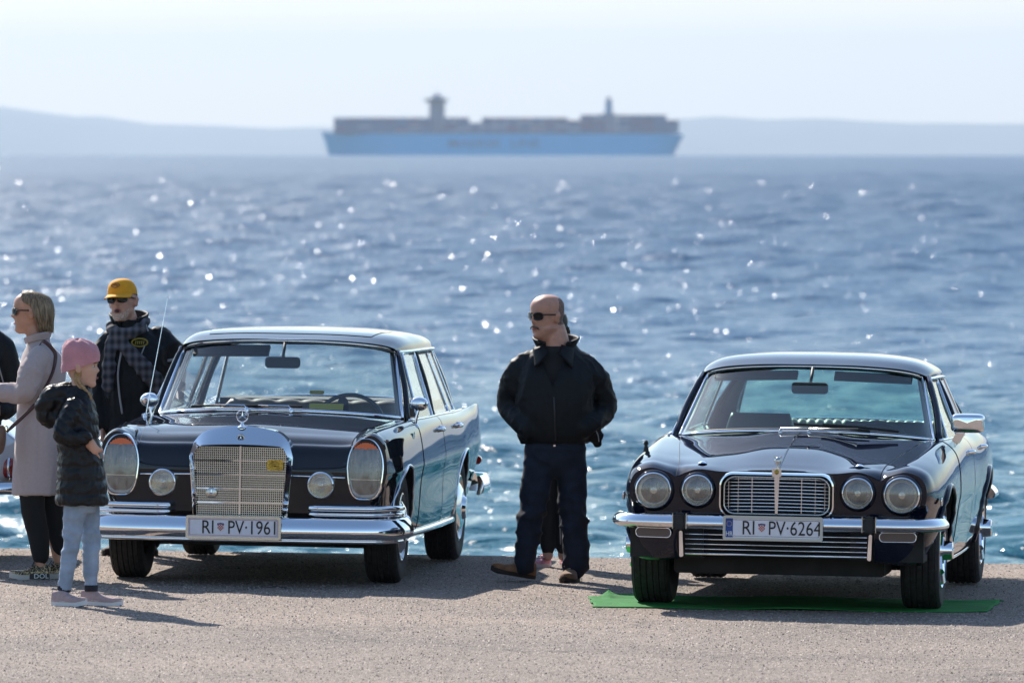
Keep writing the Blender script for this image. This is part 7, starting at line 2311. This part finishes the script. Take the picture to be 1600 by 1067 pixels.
    def cfn(a, b):
        t = 2 * math.pi * a
        z0 = 0.040
        pr = spl([(1.0, 0.0), (0.985, 0.28), (0.90, 0.58), (0.70, 0.82), (0.38, 0.96), (0.03, 1.0)], b)
        y = -0.098 * math.cos(t) if math.cos(t) > 0 else -0.108 * math.cos(t)
        return tuple(H @ (Vector((0.083 * math.sin(t) * pr[0], y * pr[0], z0 - 0.012 * max(0, -math.cos(t)) + (0.134 - z0) * pr[1])) * 1.06))
    cp.grid(cfn, 48, 16, closed_u=True); c_ = cp.build('cap', m_cap, p, smooth=180)
    pk = MB()
    def pfn(a, b):
        t = R(-72) + R(144) * a
        y = -0.090 * math.cos(t) - b * 0.088 * math.cos(t) ** 0.6
        return tuple(H @ (Vector((0.083 * math.sin(t) * (1 + 0.02 * b), y, 0.044 - 0.026 * b * math.cos(t) - 0.022 * math.sin(t) ** 2 * b)) * 1.06))
    pk.grid(pfn, 24, 6); k_ = pk.build('peak', m_cap, c_, smooth=180); k_.modifiers.new('s', 'SOLIDIFY').thickness = 0.004
    eb = MB(); eb.tube([H @ (Vector((0.024 * math.cos(2 * math.pi * k / 20), -0.0985 + 5.5 * (0.024 * math.cos(2 * math.pi * k / 20)) ** 2 + 0.30 * max(0, 0.014 * math.sin(2 * math.pi * k / 20)) , 0.090 + 0.012 * math.sin(2 * math.pi * k / 20))) * 1.065) for k in range(20)], 0.003, 5, closed=True)
    eb.tube([H @ (Vector((-0.015, -0.099, 0.088)) * 1.065), H @ (Vector((0.0, -0.099, 0.094)) * 1.065), H @ (Vector((0.016, -0.098, 0.087)) * 1.065)], 0.003, 5)
    eb.build('cap_emblem', mat('cap_emblem', (0.16, 0.07, 0.02), 0.8), c_, smooth=180)
    sunglasses(p, H, 1.06)
    lips_part(p, H, 1.05, 0.006)
    mo = MB(); v, f = ellipsoid((0, -0.0965, -0.0575), (0.0155, 0.006, 0.0085)); mo.add([tuple(H @ (Vector(q) * 1.06)) for q in v], f); mo.build('open_mouth', m_mouth, p, smooth=180)
    # short white beard
    bd = MB()
    def bfn(a, b):
        t = R(-62) + R(124) * a
        z = -0.074 - 0.038 * b + 0.030 * (abs(2 * a - 1) ** 2) * (1 - b)
        w, f_ = spl([(.0615, .0905), (.0575, .0915), (.050, .0935), (.036, .086)], b)
        return tuple(H @ (Vector((w * 1.05 * math.sin(t), -f_ * abs(math.cos(t)) ** 0.9 - 0.002, z)) * 1.06))
    bd.grid(bfn, 24, 8); bd.build('beard', mat('white_stubble', (0.55, 0.36, 0.28), 0.9, noise=(120, 0.4), bump=(400, 0.5, 0.003)), p, smooth=180)
    for s in (-1, 1):
        shoe(p, (s * 0.09, 0.10, 0), R(-10 + s * 10), 0.28, m_sole_dark, m_sole_dark, 0, 0.085, 0.048)
capped_man()

def edge_person():
    Y = 49.6
    X = (-48 - 800) * Y / 13333
    p = empty('person', (X, Y, ground_z(X)))
    tag(p, 'person in black jacket with grey piping, cut off by the left edge of the picture', 'person')
    H = HM((0.0, 0.0, 1.60), R(60))
    body = head_piece(H, 1.05)
    body += [limb([(0, 0, 1.52), (0, 0.01, 1.38)], [0.062, 0.075]), trunk([(0, 0, 0.80, 0.15, 0.11), (0, 0, 1.05, 0.15, 0.12), (0, 0, 1.28, 0.17, 0.11), (0, 0, 1.38, 0.09, 0.07)])]
    for s in (-1, 1):
        body.append(limb([(s * 0.20, 0, 1.30), (s * 0.235, 0.02, 1.05), (s * 0.19, -0.12, 0.93)], [0.048, 0.042, 0.03]))
        body += hand((s * 0.19, -0.12, 0.93), (-s * 0.4, -1, -0.2), (-s, 0, 0), 1.0, 0.4)
        body.append(limb([(s * 0.085, 0, 0.82), (s * 0.09, 0, 0.45), (s * 0.09, 0.02, 0.07)], [0.075, 0.052, 0.038]))
    blob('body', body, m_skin, p, 0.008, 1)
    tr = [trunk([(0, 0, 0.70, 0.155, 0.12), (0, 0, 0.88, 0.165, 0.125)])]
    for s in (-1, 1):
        tr.append(limb([(s * 0.075, 0, 0.78), (s * 0.075, 0, 0.45), (s * 0.075, 0.02, 0.09)], [0.088, 0.075, 0.062]))
        shoe(p, (s * 0.075, 0.10, 0), R(s * 8), 0.28, m_sole_dark, m_sole_dark, 0, 0.085, 0.045)
    blob('trousers', tr, m_jeans, p, 0.012, 2, folds(0.006, 8, 22, 1))
    jk = [trunk([(0, 0, 0.76, 0.185, 0.14), (0, 0, 1.02, 0.19, 0.15), (0, 0, 1.24, 0.205, 0.14), (0, 0.01, 1.34, 0.165, 0.11), (0, 0.01, 1.43, 0.09, 0.085)])]
    for s in (-1, 1):
        jk.append(limb([(s * 0.14, 0.01, 1.34), (s * 0.20, 0.02, 1.26), (s * 0.232, 0.02, 1.08), (s * 0.225, -0.02, 0.96), (s * 0.19, -0.11, 0.93)], [0.072, 0.080, 0.074, 0.068, 0.058]))
    blob('jacket', jk, m_blackcloth, p, 0.010, 2, folds(0.007, 7, 18, 4.2))
    strip('piping', [(0.150, -0.120, 1.33), (0.175, -0.112, 1.20), (0.205, -0.080, 1.08)], 0.004, m_piping, p)
    hr = MB(); v, f = ellipsoid((0, 0.02, 0.035), (0.080, 0.098, 0.090)); hr.add([tuple(H @ (Vector(q) * 1.05)) for q in v], f); hr.build('hair', mat('dark_hair', (0.018, 0.012, 0.009), 0.45, noise=(60, 0.5)), p, smooth=180)
edge_person()
